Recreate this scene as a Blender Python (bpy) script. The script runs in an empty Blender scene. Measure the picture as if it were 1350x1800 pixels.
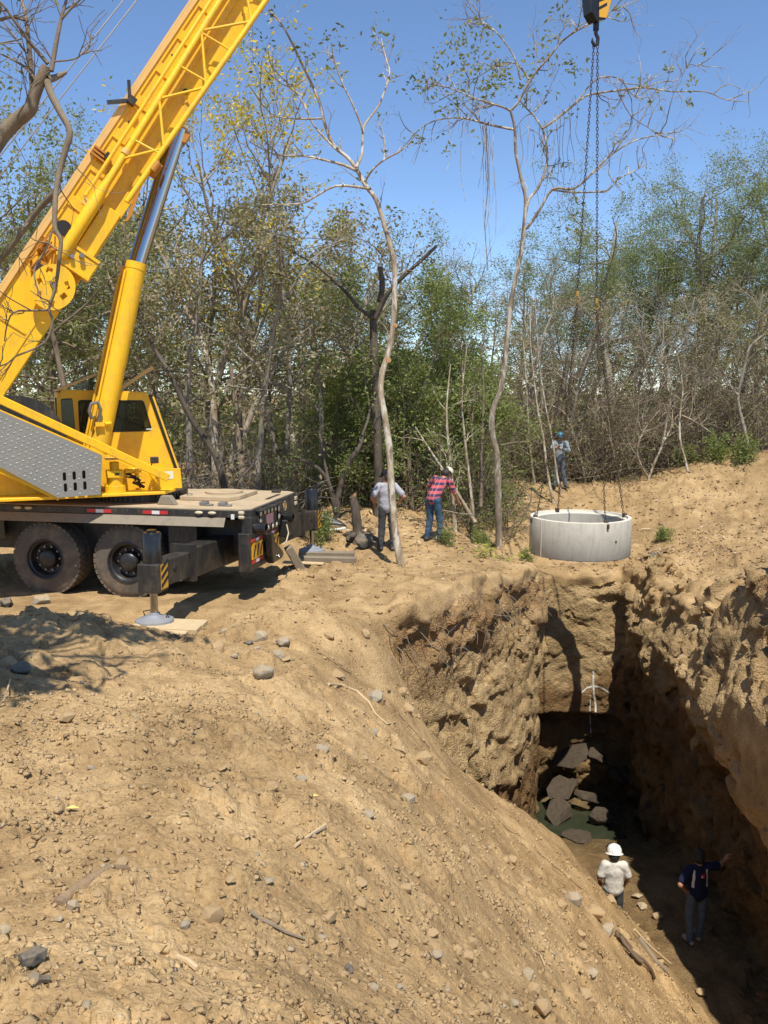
import bpy, bmesh, math, random
import numpy as np
from mathutils import Vector, Matrix, Euler
from mathutils.bvhtree import BVHTree

# ---------------------------------------------------------------- camera, sky, sun, exposure
SC_ = bpy.context.scene
CAM_H, PITCH, FPX = 3.4, math.radians(8.0), 1510.0
cam_d = bpy.data.cameras.new('camera'); cam = bpy.data.objects.new('camera', cam_d)
SC_.collection.objects.link(cam)
cam_d.sensor_fit = 'VERTICAL'; cam_d.sensor_height = 24.0; cam_d.lens = 24.0*FPX/1800.0
cam_d.clip_start = 0.05; cam_d.clip_end = 3000.0
cam.location = (0, 0, CAM_H); cam.rotation_euler = (math.radians(90)-PITCH, 0, 0)
SC_.camera = cam
SUN_EL, SUN_AZ = math.radians(64.0), math.radians(12.0)      # azimuth measured to the right of straight behind the camera
to_sun = Vector((math.sin(SUN_AZ)*math.cos(SUN_EL), -math.cos(SUN_AZ)*math.cos(SUN_EL), math.sin(SUN_EL)))
world = bpy.data.worlds.new('World'); SC_.world = world; world.use_nodes = True
wn = world.node_tree.nodes; wl = world.node_tree.links
sky = wn.new('ShaderNodeTexSky'); sky.sky_type = 'NISHITA'; sky.sun_disc = False
sky.sun_elevation = SUN_EL; sky.sun_rotation = math.atan2(to_sun.x, to_sun.y)
sky.altitude = 1200; sky.air_density = 0.92; sky.dust_density = 0.0; sky.ozone_density = 5.0
bgn = wn['Background']; bgn.inputs['Strength'].default_value = 0.15
wl.new(sky.outputs[0], bgn.inputs['Color'])
sun_d = bpy.data.lights.new('sun', 'SUN'); sun_d.energy = 4.6; sun_d.angle = math.radians(0.53)
sun_d.color = (1.0, 0.95, 0.86)
sun_o = bpy.data.objects.new('sun', sun_d); SC_.collection.objects.link(sun_o)
sun_o.rotation_euler = to_sun.to_track_quat('Z', 'Y').to_euler(); sun_o.location = to_sun*60
SC_.view_settings.view_transform = 'Standard'; SC_.view_settings.look = 'None'
SC_.view_settings.gamma = 1.0; SC_.view_settings.exposure = 0.32; SC_.view_settings.use_curve_mapping = False
SC_.cycles.max_bounces = 6; SC_.cycles.diffuse_bounces = 3; SC_.cycles.transparent_max_bounces = 8
SC_.cycles.use_denoising = True

COL = SC_.collection
random.seed(7); RNG = np.random.default_rng(7)

# ---------------------------------------------------------------- where a direction of view meets a plane
_f = np.array([0, math.cos(PITCH), -math.sin(PITCH)]); _u = np.array([0, math.sin(PITCH), math.cos(PITCH)])
def ray(px, py):
    xc = (px-675)/FPX; yc = (900-py)/FPX
    return np.array([xc, 0, 0]) + _f + yc*_u
def atY(px, py, Y):
    d = ray(px, py); return np.array([0, 0, CAM_H]) + d*(Y/d[1])
def atZ(px, py, z):
    d = ray(px, py); return np.array([0, 0, CAM_H]) + d*((z-CAM_H)/d[2])

# ---------------------------------------------------------------- object helpers
def tag(o, label=None, cat=None, group=None, kind=None):
    if label: o['label'] = label
    if cat: o['category'] = cat
    if group: o['group'] = group
    if kind or cat: o['kind'] = kind or 'thing'
    return o
def empty(name, loc=(0, 0, 0), rz=0.0, label=None, cat=None, group=None):
    o = bpy.data.objects.new(name, None); COL.objects.link(o)
    o.location = loc; o.rotation_euler = (0, 0, rz); o.empty_display_size = 0.2
    return tag(o, label, cat, group)
def mesh_np(name, V, Fq, mat=None, smooth=False, parent=None):
    """V (n,3); Fq (m,3) or (m,4) int arrays -> one mesh object"""
    V = np.asarray(V, np.float32); Fq = np.asarray(Fq, np.int32)
    me = bpy.data.meshes.new(name)
    k = Fq.shape[1]; m = len(Fq)
    me.vertices.add(len(V)); me.vertices.foreach_set('co', V.ravel())
    me.loops.add(m*k); me.loops.foreach_set('vertex_index', Fq.ravel())
    me.polygons.add(m); me.polygons.foreach_set('loop_start', np.arange(0, m*k, k, dtype=np.int32))
    me.polygons.foreach_set('use_smooth', np.full(m, smooth, dtype=bool))
    me.update(calc_edges=True); me.validate()
    o = bpy.data.objects.new(name, me); COL.objects.link(o)
    if mat: me.materials.append(mat)
    if parent: o.parent = parent
    return o
def link_copy(o, parent=None):
    c = o.copy(); COL.objects.link(c); c.parent = parent; return c
def copy_tree(o, parent=None):
    c = link_copy(o, parent)
    for ch in list(o.children): copy_tree(ch, c)
    return c

class MB:
    """collects shapes, builds them as one mesh object"""
    def __init__(self, M=None):
        self.v = []; self.f = []; self.n = 0; self.M = M
    def add(self, V, F):
        V = np.asarray(V, float)
        if self.M is not None:
            A = np.array(self.M); V = V @ A[:3, :3].T + A[:3, 3]
        self.v.append(V); self.f += [tuple(int(i)+self.n for i in f) for f in F]; self.n += len(V); return self
    def box(self, c, s, R=None):
        h = np.array(s)/2.0
        V = np.array([[x, y, z] for x in (-1, 1) for y in (-1, 1) for z in (-1, 1)], float)*h
        if R is not None: V = V @ np.array(R).T
        V = V + np.array(c)
        return self.add(V, [(0, 1, 3, 2), (4, 6, 7, 5), (0, 4, 5, 1), (2, 3, 7, 6), (0, 2, 6, 4), (1, 5, 7, 3)])
    def bar(self, a, b, w, h, up=(0, 0, 1)):
        a = np.array(a, float); b = np.array(b, float); d = b-a; L = np.linalg.norm(d); x = d/L
        y = np.cross(np.array(up, float), x); y /= np.linalg.norm(y); z = np.cross(x, y)
        return self.box((a+b)/2, (L, w, h), np.stack([x, y, z], 1))
    def tube(self, pts, rad, n=10, cap=True):
        pts = np.asarray(pts, float); k = len(pts)
        rad = np.broadcast_to(np.asarray(rad, float), (k,))
        t = np.gradient(pts, axis=0); t /= np.linalg.norm(t, axis=1)[:, None]+1e-12
        ref = np.array([0, 0, 1.0]) if abs(t[0][2]) < 0.9 else np.array([1.0, 0, 0])
        a = np.cross(t[0], ref); a /= np.linalg.norm(a)
        ang = np.arange(n)*2*math.pi/n; V = []
        for i in range(k):
            a = a - t[i]*np.dot(a, t[i]); a /= np.linalg.norm(a)+1e-12; b = np.cross(t[i], a)
            V.append(pts[i] + rad[i]*(np.cos(ang)[:, None]*a + np.sin(ang)[:, None]*b))
        V = np.concatenate(V); F = []
        for i in range(k-1):
            for j in range(n):
                j2 = (j+1) % n
                F.append((i*n+j, i*n+j2, (i+1)*n+j2, (i+1)*n+j))
        if cap: F += [tuple(range(n-1, -1, -1)), tuple((k-1)*n+j for j in range(n))]
        return self.add(V, F)
    def cyl(self, a, b, r, r2=None, n=20):
        return self.tube([a, b], [r, r if r2 is None else r2], n)
    def prism(self, poly, a, b):
        """poly: list of 3D points (planar), extruded by vector b-a (a,b offsets)"""
        P = np.array(poly, float); n = len(P); V = np.concatenate([P+np.array(a), P+np.array(b)])
        F = [tuple(range(n-1, -1, -1)), tuple(range(n, 2*n))] + [(i, (i+1) % n, n+(i+1) % n, n+i) for i in range(n)]
        return self.add(V, F)
    def lathe(self, prof, o, axis, n=32):
        """prof: (r, t) pairs along axis from o"""
        ax = np.array(axis, float); ax /= np.linalg.norm(ax)
        ref = np.array([0, 0, 1.0]) if abs(ax[2]) < .9 else np.array([1.0, 0, 0])
        a = np.cross(ax, ref); a /= np.linalg.norm(a); b = np.cross(ax, a)
        ang = np.arange(n)*2*math.pi/n; V = []
        for r, t in prof:
            V.append(np.array(o)+ax*t + r*(np.cos(ang)[:, None]*a+np.sin(ang)[:, None]*b))
        F = []
        for i in range(len(prof)-1):
            for j in range(n):
                j2 = (j+1) % n; F.append((i*n+j, i*n+j2, (i+1)*n+j2, (i+1)*n+j))
        return self.add(np.concatenate(V), F)
    def ball(self, c, r, n=12, m=8):
        r = np.broadcast_to(np.asarray(r, float), (3,))
        V = []; F = []
        for i in range(m+1):
            th = math.pi*i/m
            for j in range(n):
                ph = 2*math.pi*j/n
                V.append((c[0]+r[0]*math.sin(th)*math.cos(ph), c[1]+r[1]*math.sin(th)*math.sin(ph), c[2]+r[2]*math.cos(th)))
        for i in range(m):
            for j in range(n):
                F.append((i*n+j, (i+1)*n+j, (i+1)*n+(j+1) % n, i*n+(j+1) % n))
        return self.add(V, F)
    def build(self, name, mat, parent=None, smooth=False, bevel=0.0, label=None):
        me = bpy.data.meshes.new(name)
        me.from_pydata(np.concatenate(self.v).tolist(), [], self.f); me.update()
        bm = bmesh.new(); bm.from_mesh(me); bmesh.ops.recalc_face_normals(bm, faces=bm.faces)
        if smooth:
            for f in bm.faces: f.smooth = True
            for e in bm.edges:
                if len(e.link_faces) == 2 and e.calc_face_angle(0) > math.radians(38): e.smooth = False
        bm.to_mesh(me); bm.free()
        o = bpy.data.objects.new(name, me); COL.objects.link(o)
        if mat: me.materials.append(mat)
        if parent: o.parent = parent
        if bevel > 0:
            b = o.modifiers.new('bevel', 'BEVEL'); b.width = bevel; b.segments = 1; b.limit_method = 'ANGLE'; b.angle_limit = math.radians(50)
        if label: o['label'] = label
        return o

# ---------------------------------------------------------------- noise and surface extraction in numpy
def _hash(ix, iy, iz, seed):
    h = (ix.astype(np.uint32)*np.uint32(374761393)) ^ (iy.astype(np.uint32)*np.uint32(668265263)) ^ (iz.astype(np.uint32)*np.uint32(2147483647 & 1274126177)) ^ np.uint32((seed*974634777) & 0xffffffff)
    h = (h ^ (h >> np.uint32(13)))*np.uint32(1274126177); h = h ^ (h >> np.uint32(16))
    h = h*np.uint32(2246822519); h ^= h >> np.uint32(15)
    return h.astype(np.float32)/np.float32(4294967295.0)
def vnoise(P, seed=0):
    P = np.asarray(P, np.float32); Ff = np.floor(P); f = P-Ff; f = f*f*(np.float32(3)-np.float32(2)*f); I = Ff.astype(np.int32).astype(np.uint32)
    hx = [(I[:, 0]+np.uint32(d))*np.uint32(374761393) for d in (0, 1)]; hy = [(I[:, 1]+np.uint32(d))*np.uint32(668265263) for d in (0, 1)]
    hz = [((I[:, 2]+np.uint32(d))*np.uint32(1274126177)) ^ np.uint32((seed*974634777) & 0xffffffff) for d in (0, 1)]
    def hh(a, b, c):
        h = hx[a] ^ hy[b] ^ hz[c]; h = (h ^ (h >> np.uint32(13)))*np.uint32(1274126177); h ^= h >> np.uint32(16); return h.astype(np.float32)
    x, y, z = f[:, 0], f[:, 1], f[:, 2]; r = []
    for a in (0, 1):
        q = []
        for b in (0, 1):
            c0 = hh(a, b, 0); q.append(c0+z*(hh(a, b, 1)-c0))
        r.append(q[0]+y*(q[1]-q[0]))
    return (r[0]+x*(r[1]-r[0]))*np.float32(2/4294967295.0)-np.float32(1)
def fbm(P, sc, octv=4, seed=0, gain=0.5):
    P = np.asarray(P, np.float32)/np.float32(sc); a = 1.0; r = 0; s = 0
    for o in range(octv):
        r = r + a*vnoise(P*(2.03**o)+17.3*o, seed+o); s += a; a *= gain
    return r/s
def worley(P, sc, seed=0, flat=False):
    """distance to the nearest jittered cell point and a random value of that cell"""
    P = np.asarray(P, np.float32)/np.float32(sc); I = np.floor(P).astype(np.int32)
    best = np.full(len(P), 9.0, np.float32); second = best.copy(); val = np.zeros(len(P), np.float32)
    for dx in (-1, 0, 1):
        for dy in (-1, 0, 1):
            for dz in ((0,) if flat else (-1, 0, 1)):
                J = (I[:, 0]+dx, I[:, 1]+dy, I[:, 2]+dz)
                h0 = _hash(*J, seed); q = [J[k]+np.modf(h0*m_)[0] for k, m_ in zip(range(2 if flat else 3), (np.float32(1), np.float32(61.7), np.float32(397.3)))]
                d = sum((P[:, k]-q[k])**2 for k in range(len(q)))
                v = np.modf(h0*np.float32(1579.1))[0]
                m = d < best
                second = np.where(m, best, np.minimum(second, d)); val = np.where(m, v, val); best = np.where(m, d, best)
    return np.sqrt(best), np.sqrt(second), val
def surface_nets(D, org, h):
    """D[x,y,z] signed distance (negative is solid) -> verts, quads"""
    nx, ny, nz = D.shape; S = D < 0
    cs = np.zeros((nx-1, ny-1, nz-1), np.int8)
    for a in (0, 1):
        for b in (0, 1):
            for c in (0, 1): cs += S[a:nx-1+a, b:ny-1+b, c:nz-1+c]
    act = (cs > 0) & (cs < 8); idx = np.argwhere(act); n = len(idx)
    vid = np.full(act.shape, -1, np.int64); vid[act] = np.arange(n)
    acc = np.zeros((n, 3)); cnt = np.zeros(n)
    co = [(a, b, c) for a in (0, 1) for b in (0, 1) for c in (0, 1)]
    val = {k: D[idx[:, 0]+k[0], idx[:, 1]+k[1], idx[:, 2]+k[2]] for k in co}
    for k in co:
        for ax in range(3):
            if k[ax] == 0:
                k2 = tuple(1 if i == ax else k[i] for i in range(3)); v0, v1 = val[k], val[k2]
                m = (v0 < 0) != (v1 < 0); t = np.where(m, v0/np.where(m, v0-v1, 1), 0)
                p = np.zeros((n, 3)); p[:] = k; p[:, ax] += t
                acc += p*m[:, None]; cnt += m
    V = (idx + acc/cnt[:, None])*h + np.array(org)
    Q = []
    for ax in range(3):
        b, c = [i for i in range(3) if i != ax]
        sl0 = [slice(1, d-1) for d in D.shape]; sl1 = list(sl0)
        sl0[ax] = slice(0, D.shape[ax]-1); sl1[ax] = slice(1, D.shape[ax])
        A, Bm = S[tuple(sl0)], S[tuple(sl1)]
        e = np.argwhere(A != Bm); fl = A[tuple(e.T)]
        off = [1, 1, 1]; off[ax] = 0; e = e + np.array(off)
        def cell(db, dc):
            q = e.copy(); q[:, b] += db; q[:, c] += dc; return vid[q[:, 0], q[:, 1], q[:, 2]]
        q = np.stack([cell(-1, -1), cell(0, -1), cell(0, 0), cell(-1, 0)], 1)
        if ax == 1: fl = ~fl
        q[~fl] = q[~fl][:, ::-1]; Q.append(q)
    Q = np.concatenate(Q); Q = Q[(Q >= 0).all(1)]
    return V, Q
def sstep(a, b, x):
    t = np.clip((x-a)/(b-a), 0, 1); return t*t*(3-2*t)
# ---------------------------------------------------------------- materials
MATS = {}
def new_mat(name):
    m = bpy.data.materials.new(name); m.use_nodes = True; MATS[name] = m
    nt = m.node_tree; return m, nt.nodes, nt.links, nt.nodes['Principled BSDF']
def ramp(N, stops):
    r = N.new('ShaderNodeValToRGB'); e = r.color_ramp.elements
    while len(e) < len(stops): e.new(0.5)
    for i, (p, c) in enumerate(stops): e[i].position = p; e[i].color = (*c, 1) if len(c) == 3 else c
    return r
def noise(N, L, vec, scale, detail=6, rough=0.6, dist=0.0):
    n = N.new('ShaderNodeTexNoise'); n.inputs['Scale'].default_value = scale; n.inputs['Detail'].default_value = detail
    n.inputs['Roughness'].default_value = rough; n.inputs['Distortion'].default_value = dist
    if vec is not None: L.new(vec, n.inputs['Vector'])
    return n
def mixc(N, L, fac, a, b, mode='MIX'):
    m = N.new('ShaderNodeMix'); m.data_type = 'RGBA'; m.blend_type = mode
    for sock, v in ((m.inputs[0], fac), (m.inputs[6], a), (m.inputs[7], b)):
        if hasattr(v, 'links'): L.new(v, sock)
        elif isinstance(v, (int, float)): sock.default_value = v
        else: sock.default_value = (*v, 1)
    return m.outputs[2]
def simple(name, col, rough=0.5, metal=0.0, var=0.12, vscale=6.0, dirt=None, dirt_amt=0.35, dirt_scale=2.5, bump=0.0, bscale=60, spec=0.5, coat=0.0):
    """paint, metal, cloth...: a base colour with slight mottling, an optional coat of dirt and fine relief"""
    m, N, L, b = new_mat(name)
    tc = N.new('ShaderNodeTexCoord'); v = tc.outputs['Object']
    n1 = noise(N, L, v, vscale, 5)
    c = mixc(N, L, n1.outputs['Fac'], tuple(x*(1-var) for x in col), tuple(min(1, x*(1+var)) for x in col))
    if dirt:
        n2 = noise(N, L, v, dirt_scale, 8, 0.7); r = ramp(N, [(0.48, (0, 0, 0)), (0.72, (1, 1, 1))]); L.new(n2.outputs['Fac'], r.inputs[0])
        mm = N.new('ShaderNodeMath'); mm.operation = 'MULTIPLY'; mm.inputs[1].default_value = dirt_amt; L.new(r.outputs[0], mm.inputs[0])
        c = mixc(N, L, mm.outputs[0], c, dirt)
    L.new(c, b.inputs['Base Color']); b.inputs['Metallic'].default_value = metal
    rr = N.new('ShaderNodeMapRange'); rr.inputs['To Min'].default_value = max(0.02, rough-0.08); rr.inputs['To Max'].default_value = min(1, rough+0.12)
    L.new(n1.outputs['Fac'], rr.inputs[0]); L.new(rr.outputs[0], b.inputs['Roughness'])
    b.inputs['Specular IOR Level'].default_value = spec; b.inputs['Coat Weight'].default_value = coat
    if bump > 0:
        n3 = noise(N, L, v, bscale, 6, 0.65); bp = N.new('ShaderNodeBump'); bp.inputs['Strength'].default_value = bump; bp.inputs['Distance'].default_value = 0.02
        L.new(n3.outputs['Fac'], bp.inputs['Height']); L.new(bp.outputs[0], b.inputs['Normal'])
    return m
def soil_mat(name, pale, mid, dark, strata_shade=False, grain=1.0):
    m, N, L, b = new_mat(name)
    geo = N.new('ShaderNodeNewGeometry'); P = geo.outputs['Position']
    big = noise(N, L, P, 0.8, 3, 0.6); med = noise(N, L, P, 3.2, 4, 0.65); fine = noise(N, L, P, 30, 3, 0.75)
    r1 = ramp(N, [(0.32, dark), (0.5, mid), (0.68, pale)]); L.new(med.outputs['Fac'], r1.inputs[0])
    r2 = ramp(N, [(0.36, tuple(x*0.72 for x in mid)), (0.5, mid), (0.62, tuple(x*1.12 for x in pale))]); L.new(big.outputs['Fac'], r2.inputs[0])
    c = mixc(N, L, 0.55, r1.outputs[0], r2.outputs[0])
    r3 = ramp(N, [(0.3, (0.62, 0.58, 0.53)), (0.55, (1.0, 1.0, 1.0)), (0.75, (1.12, 1.1, 1.05))]); L.new(fine.outputs['Fac'], r3.inputs[0])
    c = mixc(N, L, 0.8, c, r3.outputs[0], 'MULTIPLY')
    # small pale pebbles and crumbs
    vo = N.new('ShaderNodeTexVoronoi'); vo.inputs['Scale'].default_value = 24; L.new(P, vo.inputs['Vector'])
    rv = ramp(N, [(0.0, (1, 1, 1)), (0.16, (1, 1, 1)), (0.2, (0, 0, 0))]); L.new(vo.outputs['Distance'], rv.inputs[0])
    sel = N.new('ShaderNodeSeparateColor'); L.new(vo.outputs['Color'], sel.inputs[0])
    gt = N.new('ShaderNodeMath'); gt.operation = 'GREATER_THAN'; gt.inputs[1].default_value = 0.86; L.new(sel.outputs[0], gt.inputs[0])
    ml = N.new('ShaderNodeMath'); ml.operation = 'MULTIPLY'; L.new(gt.outputs[0], ml.inputs[0]); L.new(rv.outputs[0], ml.inputs[1])
    ml2 = N.new('ShaderNodeMath'); ml2.operation = 'MULTIPLY'; ml2.inputs[1].default_value = 0.45; L.new(ml.outputs[0], ml2.inputs[0])
    c = mixc(N, L, ml2.outputs[0], c, (0.5, 0.44, 0.33))
    if strata_shade:
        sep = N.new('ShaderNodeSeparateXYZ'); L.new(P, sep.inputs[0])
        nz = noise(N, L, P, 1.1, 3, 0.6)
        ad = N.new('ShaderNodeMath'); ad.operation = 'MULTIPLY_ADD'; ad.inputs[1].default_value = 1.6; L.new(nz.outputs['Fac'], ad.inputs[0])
        mx_ = N.new('ShaderNodeMapRange'); mx_.inputs['From Min'].default_value = 5.2; mx_.inputs['From Max'].default_value = 6.2; mx_.inputs['To Max'].default_value = -1.0; L.new(sep.outputs[0], mx_.inputs[0])   # darkens the right bank from higher up, painting its shade into the colour
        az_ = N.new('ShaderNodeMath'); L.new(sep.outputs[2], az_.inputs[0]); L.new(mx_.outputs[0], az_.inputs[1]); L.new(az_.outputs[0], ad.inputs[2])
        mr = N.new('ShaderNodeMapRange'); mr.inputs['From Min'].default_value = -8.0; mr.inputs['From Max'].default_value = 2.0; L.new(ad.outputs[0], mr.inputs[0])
        rs = ramp(N, [(0.16, (0.42, 0.42, 0.38)), (0.27, (0.66, 0.6, 0.53)), (0.35, (0.42, 0.39, 0.35)), (0.47, (0.52, 0.42, 0.35)), (0.51, (0.95, 0.93, 0.9)), (0.72, (1.12, 1.1, 1.06)), (0.83, (0.82, 0.69, 0.6)), (0.9, (1, 1, 1))])  # soil layers by height; dark low stops also paint in the pit's shade
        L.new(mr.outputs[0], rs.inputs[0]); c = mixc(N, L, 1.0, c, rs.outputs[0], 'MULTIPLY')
    L.new(c, b.inputs['Base Color']); b.inputs['Roughness'].default_value = 0.95; b.inputs['Specular IOR Level'].default_value = 0.15
    # relief: crumbs and grains
    n4 = noise(N, L, P, 14.0*grain, 4, 0.75); v2 = N.new('ShaderNodeTexVoronoi'); v2.inputs['Scale'].default_value = 38*grain; L.new(P, v2.inputs['Vector'])
    a1 = N.new('ShaderNodeMath'); a1.operation = 'MULTIPLY_ADD'; a1.inputs[1].default_value = -0.2; L.new(v2.outputs['Distance'], a1.inputs[0]); L.new(n4.outputs['Fac'], a1.inputs[2])
    bp = N.new('ShaderNodeBump'); bp.inputs['Strength'].default_value = 0.9 if strata_shade else 0.55; bp.inputs['Distance'].default_value = 0.13 if strata_shade else 0.06
    L.new(a1.outputs[0], bp.inputs['Height']); L.new(bp.outputs[0], b.inputs['Normal'])
    return m
soil = soil_mat('soil', (0.48, 0.334, 0.168), (0.39, 0.26, 0.124), (0.255, 0.162, 0.075))
pit_soil = soil_mat('pit_soil', (0.53, 0.39, 0.21), (0.43, 0.305, 0.155), (0.28, 0.19, 0.098), strata_shade=True)
def stone_mat(name, a, bcol, dust=(0.42, 0.29, 0.15), dust_amt=0.6):
    m, N, L, b = new_mat(name)
    tc = N.new('ShaderNodeTexCoord'); oi = N.new('ShaderNodeObjectInfo')
    ad = N.new('ShaderNodeVectorMath'); ad.operation = 'MULTIPLY_ADD'; ad.inputs[1].default_value = (1, 1, 1)
    cm = N.new('ShaderNodeCombineXYZ'); mu = N.new('ShaderNodeMath'); mu.operation = 'MULTIPLY'; mu.inputs[1].default_value = 37.0
    L.new(oi.outputs['Random'], mu.inputs[0]); L.new(mu.outputs[0], cm.inputs[0]); L.new(tc.outputs['Object'], ad.inputs[0]); L.new(cm.outputs[0], ad.inputs[2])
    n1 = noise(N, L, ad.outputs[0], 5, 8, 0.7); r1 = ramp(N, [(0.35, a), (0.65, bcol)]); L.new(n1.outputs['Fac'], r1.inputs[0])
    n2 = noise(N, L, ad.outputs[0], 2.2, 6, 0.7); geo = N.new('ShaderNodeNewGeometry'); sp = N.new('ShaderNodeSeparateXYZ'); L.new(geo.outputs['Normal'], sp.inputs[0])
    ad2 = N.new('ShaderNodeMath'); ad2.operation = 'MULTIPLY_ADD'; ad2.inputs[1].default_value = 0.12; L.new(sp.outputs[2], ad2.inputs[0]); L.new(n2.outputs['Fac'], ad2.inputs[2])
    rd = ramp(N, [(0.45, (0, 0, 0)), (0.62, (dust_amt,)*3)]); L.new(ad2.outputs[0], rd.inputs[0])
    c = mixc(N, L, rd.outputs[0], r1.outputs[0], dust)
    L.new(c, b.inputs['Base Color']); b.inputs['Roughness'].default_value = 0.9; b.inputs['Specular IOR Level'].default_value = 0.25
    bp = N.new('ShaderNodeBump'); bp.inputs['Strength'].default_value = 0.5; bp.inputs['Distance'].default_value = 0.02
    n3 = noise(N, L, ad.outputs[0], 18, 8, 0.7); L.new(n3.outputs['Fac'], bp.inputs['Height']); L.new(bp.outputs[0], b.inputs['Normal'])
    return m
stone_tan = stone_mat('stone_tan', (0.33, 0.22, 0.11), (0.46, 0.33, 0.18), dust_amt=0.7)
stone_grey = stone_mat('stone_grey', (0.25, 0.235, 0.185), (0.41, 0.385, 0.31), dust_amt=0.65)
stone_dark = stone_mat('stone_dark', (0.055, 0.06, 0.06), (0.13, 0.135, 0.13), dust_amt=0.35)
stone_pale = stone_mat('stone_pale', (0.38, 0.32, 0.21), (0.5, 0.43, 0.31), dust_amt=0.55)
YEL = (0.93, 0.52, 0.012)
yellow = simple('yellow_paint', YEL, 0.42, var=0.08, vscale=2.5, dirt=(0.46, 0.27, 0.08), dirt_amt=0.42, dirt_scale=4.0, spec=0.4)
yellow_pale = simple('faded_yellow_paint', (0.78, 0.46, 0.13), 0.5, var=0.06, dirt=(0.5, 0.36, 0.2), dirt_amt=0.4)
black_paint = simple('black_paint', (0.022, 0.021, 0.019), 0.42, var=0.25, dirt=(0.16, 0.12, 0.075), dirt_amt=0.42, dirt_scale=3.5)
black_gloss = simple('black_gloss', (0.014, 0.014, 0.014), 0.22, var=0.2, dirt=(0.12, 0.09, 0.06), dirt_amt=0.25)
dusty_skirt = simple('dusty_skirt', (0.26, 0.215, 0.15), 0.8, var=0.25, vscale=5, dirt=(0.07, 0.06, 0.05), dirt_amt=0.6, dirt_scale=5)
deck_dust = simple('dusty_deck', (0.46, 0.35, 0.215), 0.9, var=0.12, vscale=4, dirt=(0.20, 0.155, 0.10), dirt_amt=0.55, dirt_scale=3, bump=0.2, bscale=30)
rubber = simple('tyre_rubber', (0.12, 0.10, 0.078), 0.9, var=0.2, dirt=(0.30, 0.225, 0.14), dirt_amt=0.8, dirt_scale=2.2, spec=0.25)
rim_black = simple('rim_black', (0.02, 0.02, 0.02), 0.38, var=0.2, dirt=(0.13, 0.10, 0.07), dirt_amt=0.35, dirt_scale=6)
chrome = simple('chrome', (0.42, 0.43, 0.45), 0.10, 1.0, var=0.04)
steel = simple('steel', (0.28, 0.27, 0.26), 0.45, 0.8, var=0.2)
rust_steel = simple('rusty_chain_steel', (0.085, 0.058, 0.042), 0.65, 0.5, var=0.35, dirt=(0.2, 0.085, 0.035), dirt_amt=0.5, dirt_scale=8)
float_steel = simple('float_steel', (0.27, 0.285, 0.31), 0.6, 0.2, var=0.25, vscale=9, dirt=(0.36, 0.27, 0.16), dirt_amt=0.6, dirt_scale=6)
red_refl = simple('red_reflector', (0.52, 0.03, 0.03), 0.3, var=0.08)
white_refl = simple('white_reflector', (0.72, 0.71, 0.67), 0.35, var=0.06)
lamp_lens = simple('lamp_lens', (0.58, 0.5, 0.33), 0.25, var=0.1, dirt=(0.4, 0.3, 0.18), dirt_amt=0.4)
hazard_yellow = simple('hazard_yellow', (0.72, 0.37, 0.02), 0.45, var=0.08, dirt=(0.3, 0.2, 0.1), dirt_amt=0.3)
cream = simple('cream_paint', (0.38, 0.33, 0.22), 0.5, var=0.1, dirt=(0.2, 0.15, 0.09), dirt_amt=0.4)
pink_label = simple('pink_label', (0.62, 0.33, 0.3), 0.6, var=0.15)
gasket = simple('black_rubber', (0.012, 0.012, 0.012), 0.6)
concrete = simple('concrete', (0.53, 0.49, 0.395), 0.9, var=0.10, vscale=3.0, dirt=(0.36, 0.33, 0.27), dirt_amt=0.5, dirt_scale=4.0, bump=0.25, bscale=70, spec=0.2)
concrete_rim = simple('concrete_rim', (0.68, 0.625, 0.5), 0.9, var=0.08, vscale=4.0, bump=0.25, bscale=50, spec=0.2)
plank_wood = simple('sawn_plank', (0.55, 0.415, 0.235), 0.8, var=0.18, vscale=9, dirt=(0.4, 0.28, 0.15), dirt_amt=0.4, bump=0.25, bscale=40)
old_wood = simple('weathered_wood', (0.25, 0.2, 0.135), 0.9, var=0.3, vscale=10, dirt=(0.12, 0.09, 0.06), dirt_amt=0.5, bump=0.4, bscale=30)
def glass_mat():
    m, N, L, b = new_mat('cab_glass')
    b.inputs['Base Color'].default_value = (0.02, 0.03, 0.025, 1); b.inputs['Roughness'].default_value = 0.04; b.inputs['Specular IOR Level'].default_value = 0.6
    tr = N.new('ShaderNodeBsdfTransparent'); tr.inputs[0].default_value = (0.7, 0.75, 0.7, 1); mx = N.new('ShaderNodeMixShader'); mx.inputs[0].default_value = 0.35
    L.new(tr.outputs[0], mx.inputs[1]); L.new(b.outputs[0], mx.inputs[2]); L.new(mx.outputs[0], N['Material Output'].inputs[0]); return m
def weather(m, amt=0.35, col=(0.36, 0.22, 0.07)):
    """rain streaks and rubbed dust over a painted surface"""
    N, L = m.node_tree.nodes, m.node_tree.links; b = N['Principled BSDF']; src = b.inputs['Base Color'].links[0].from_socket
    tc = N.new('ShaderNodeTexCoord'); mp = N.new('ShaderNodeMapping'); mp.inputs['Scale'].default_value = (9, 9, 1.1); L.new(tc.outputs['Object'], mp.inputs[0])
    n = noise(N, L, mp.outputs[0], 1.6, 6, 0.7); r = ramp(N, [(0.5, (0, 0, 0)), (0.74, (amt,)*3)]); L.new(n.outputs['Fac'], r.inputs[0])
    n2 = noise(N, L, tc.outputs['Object'], 30, 4, 0.7); r2 = ramp(N, [(0.62, (0, 0, 0)), (0.7, (0.5,)*3)]); L.new(n2.outputs['Fac'], r2.inputs[0])
    c = mixc(N, L, r.outputs[0], src, col); c = mixc(N, L, r2.outputs[0], c, tuple(x*0.5 for x in col)); L.new(c, b.inputs['Base Color'])
weather(yellow); weather(concrete, 0.5, (0.30, 0.27, 0.21)); weather(black_paint, 0.3, (0.2, 0.15, 0.1))
glass = glass_mat()
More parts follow.
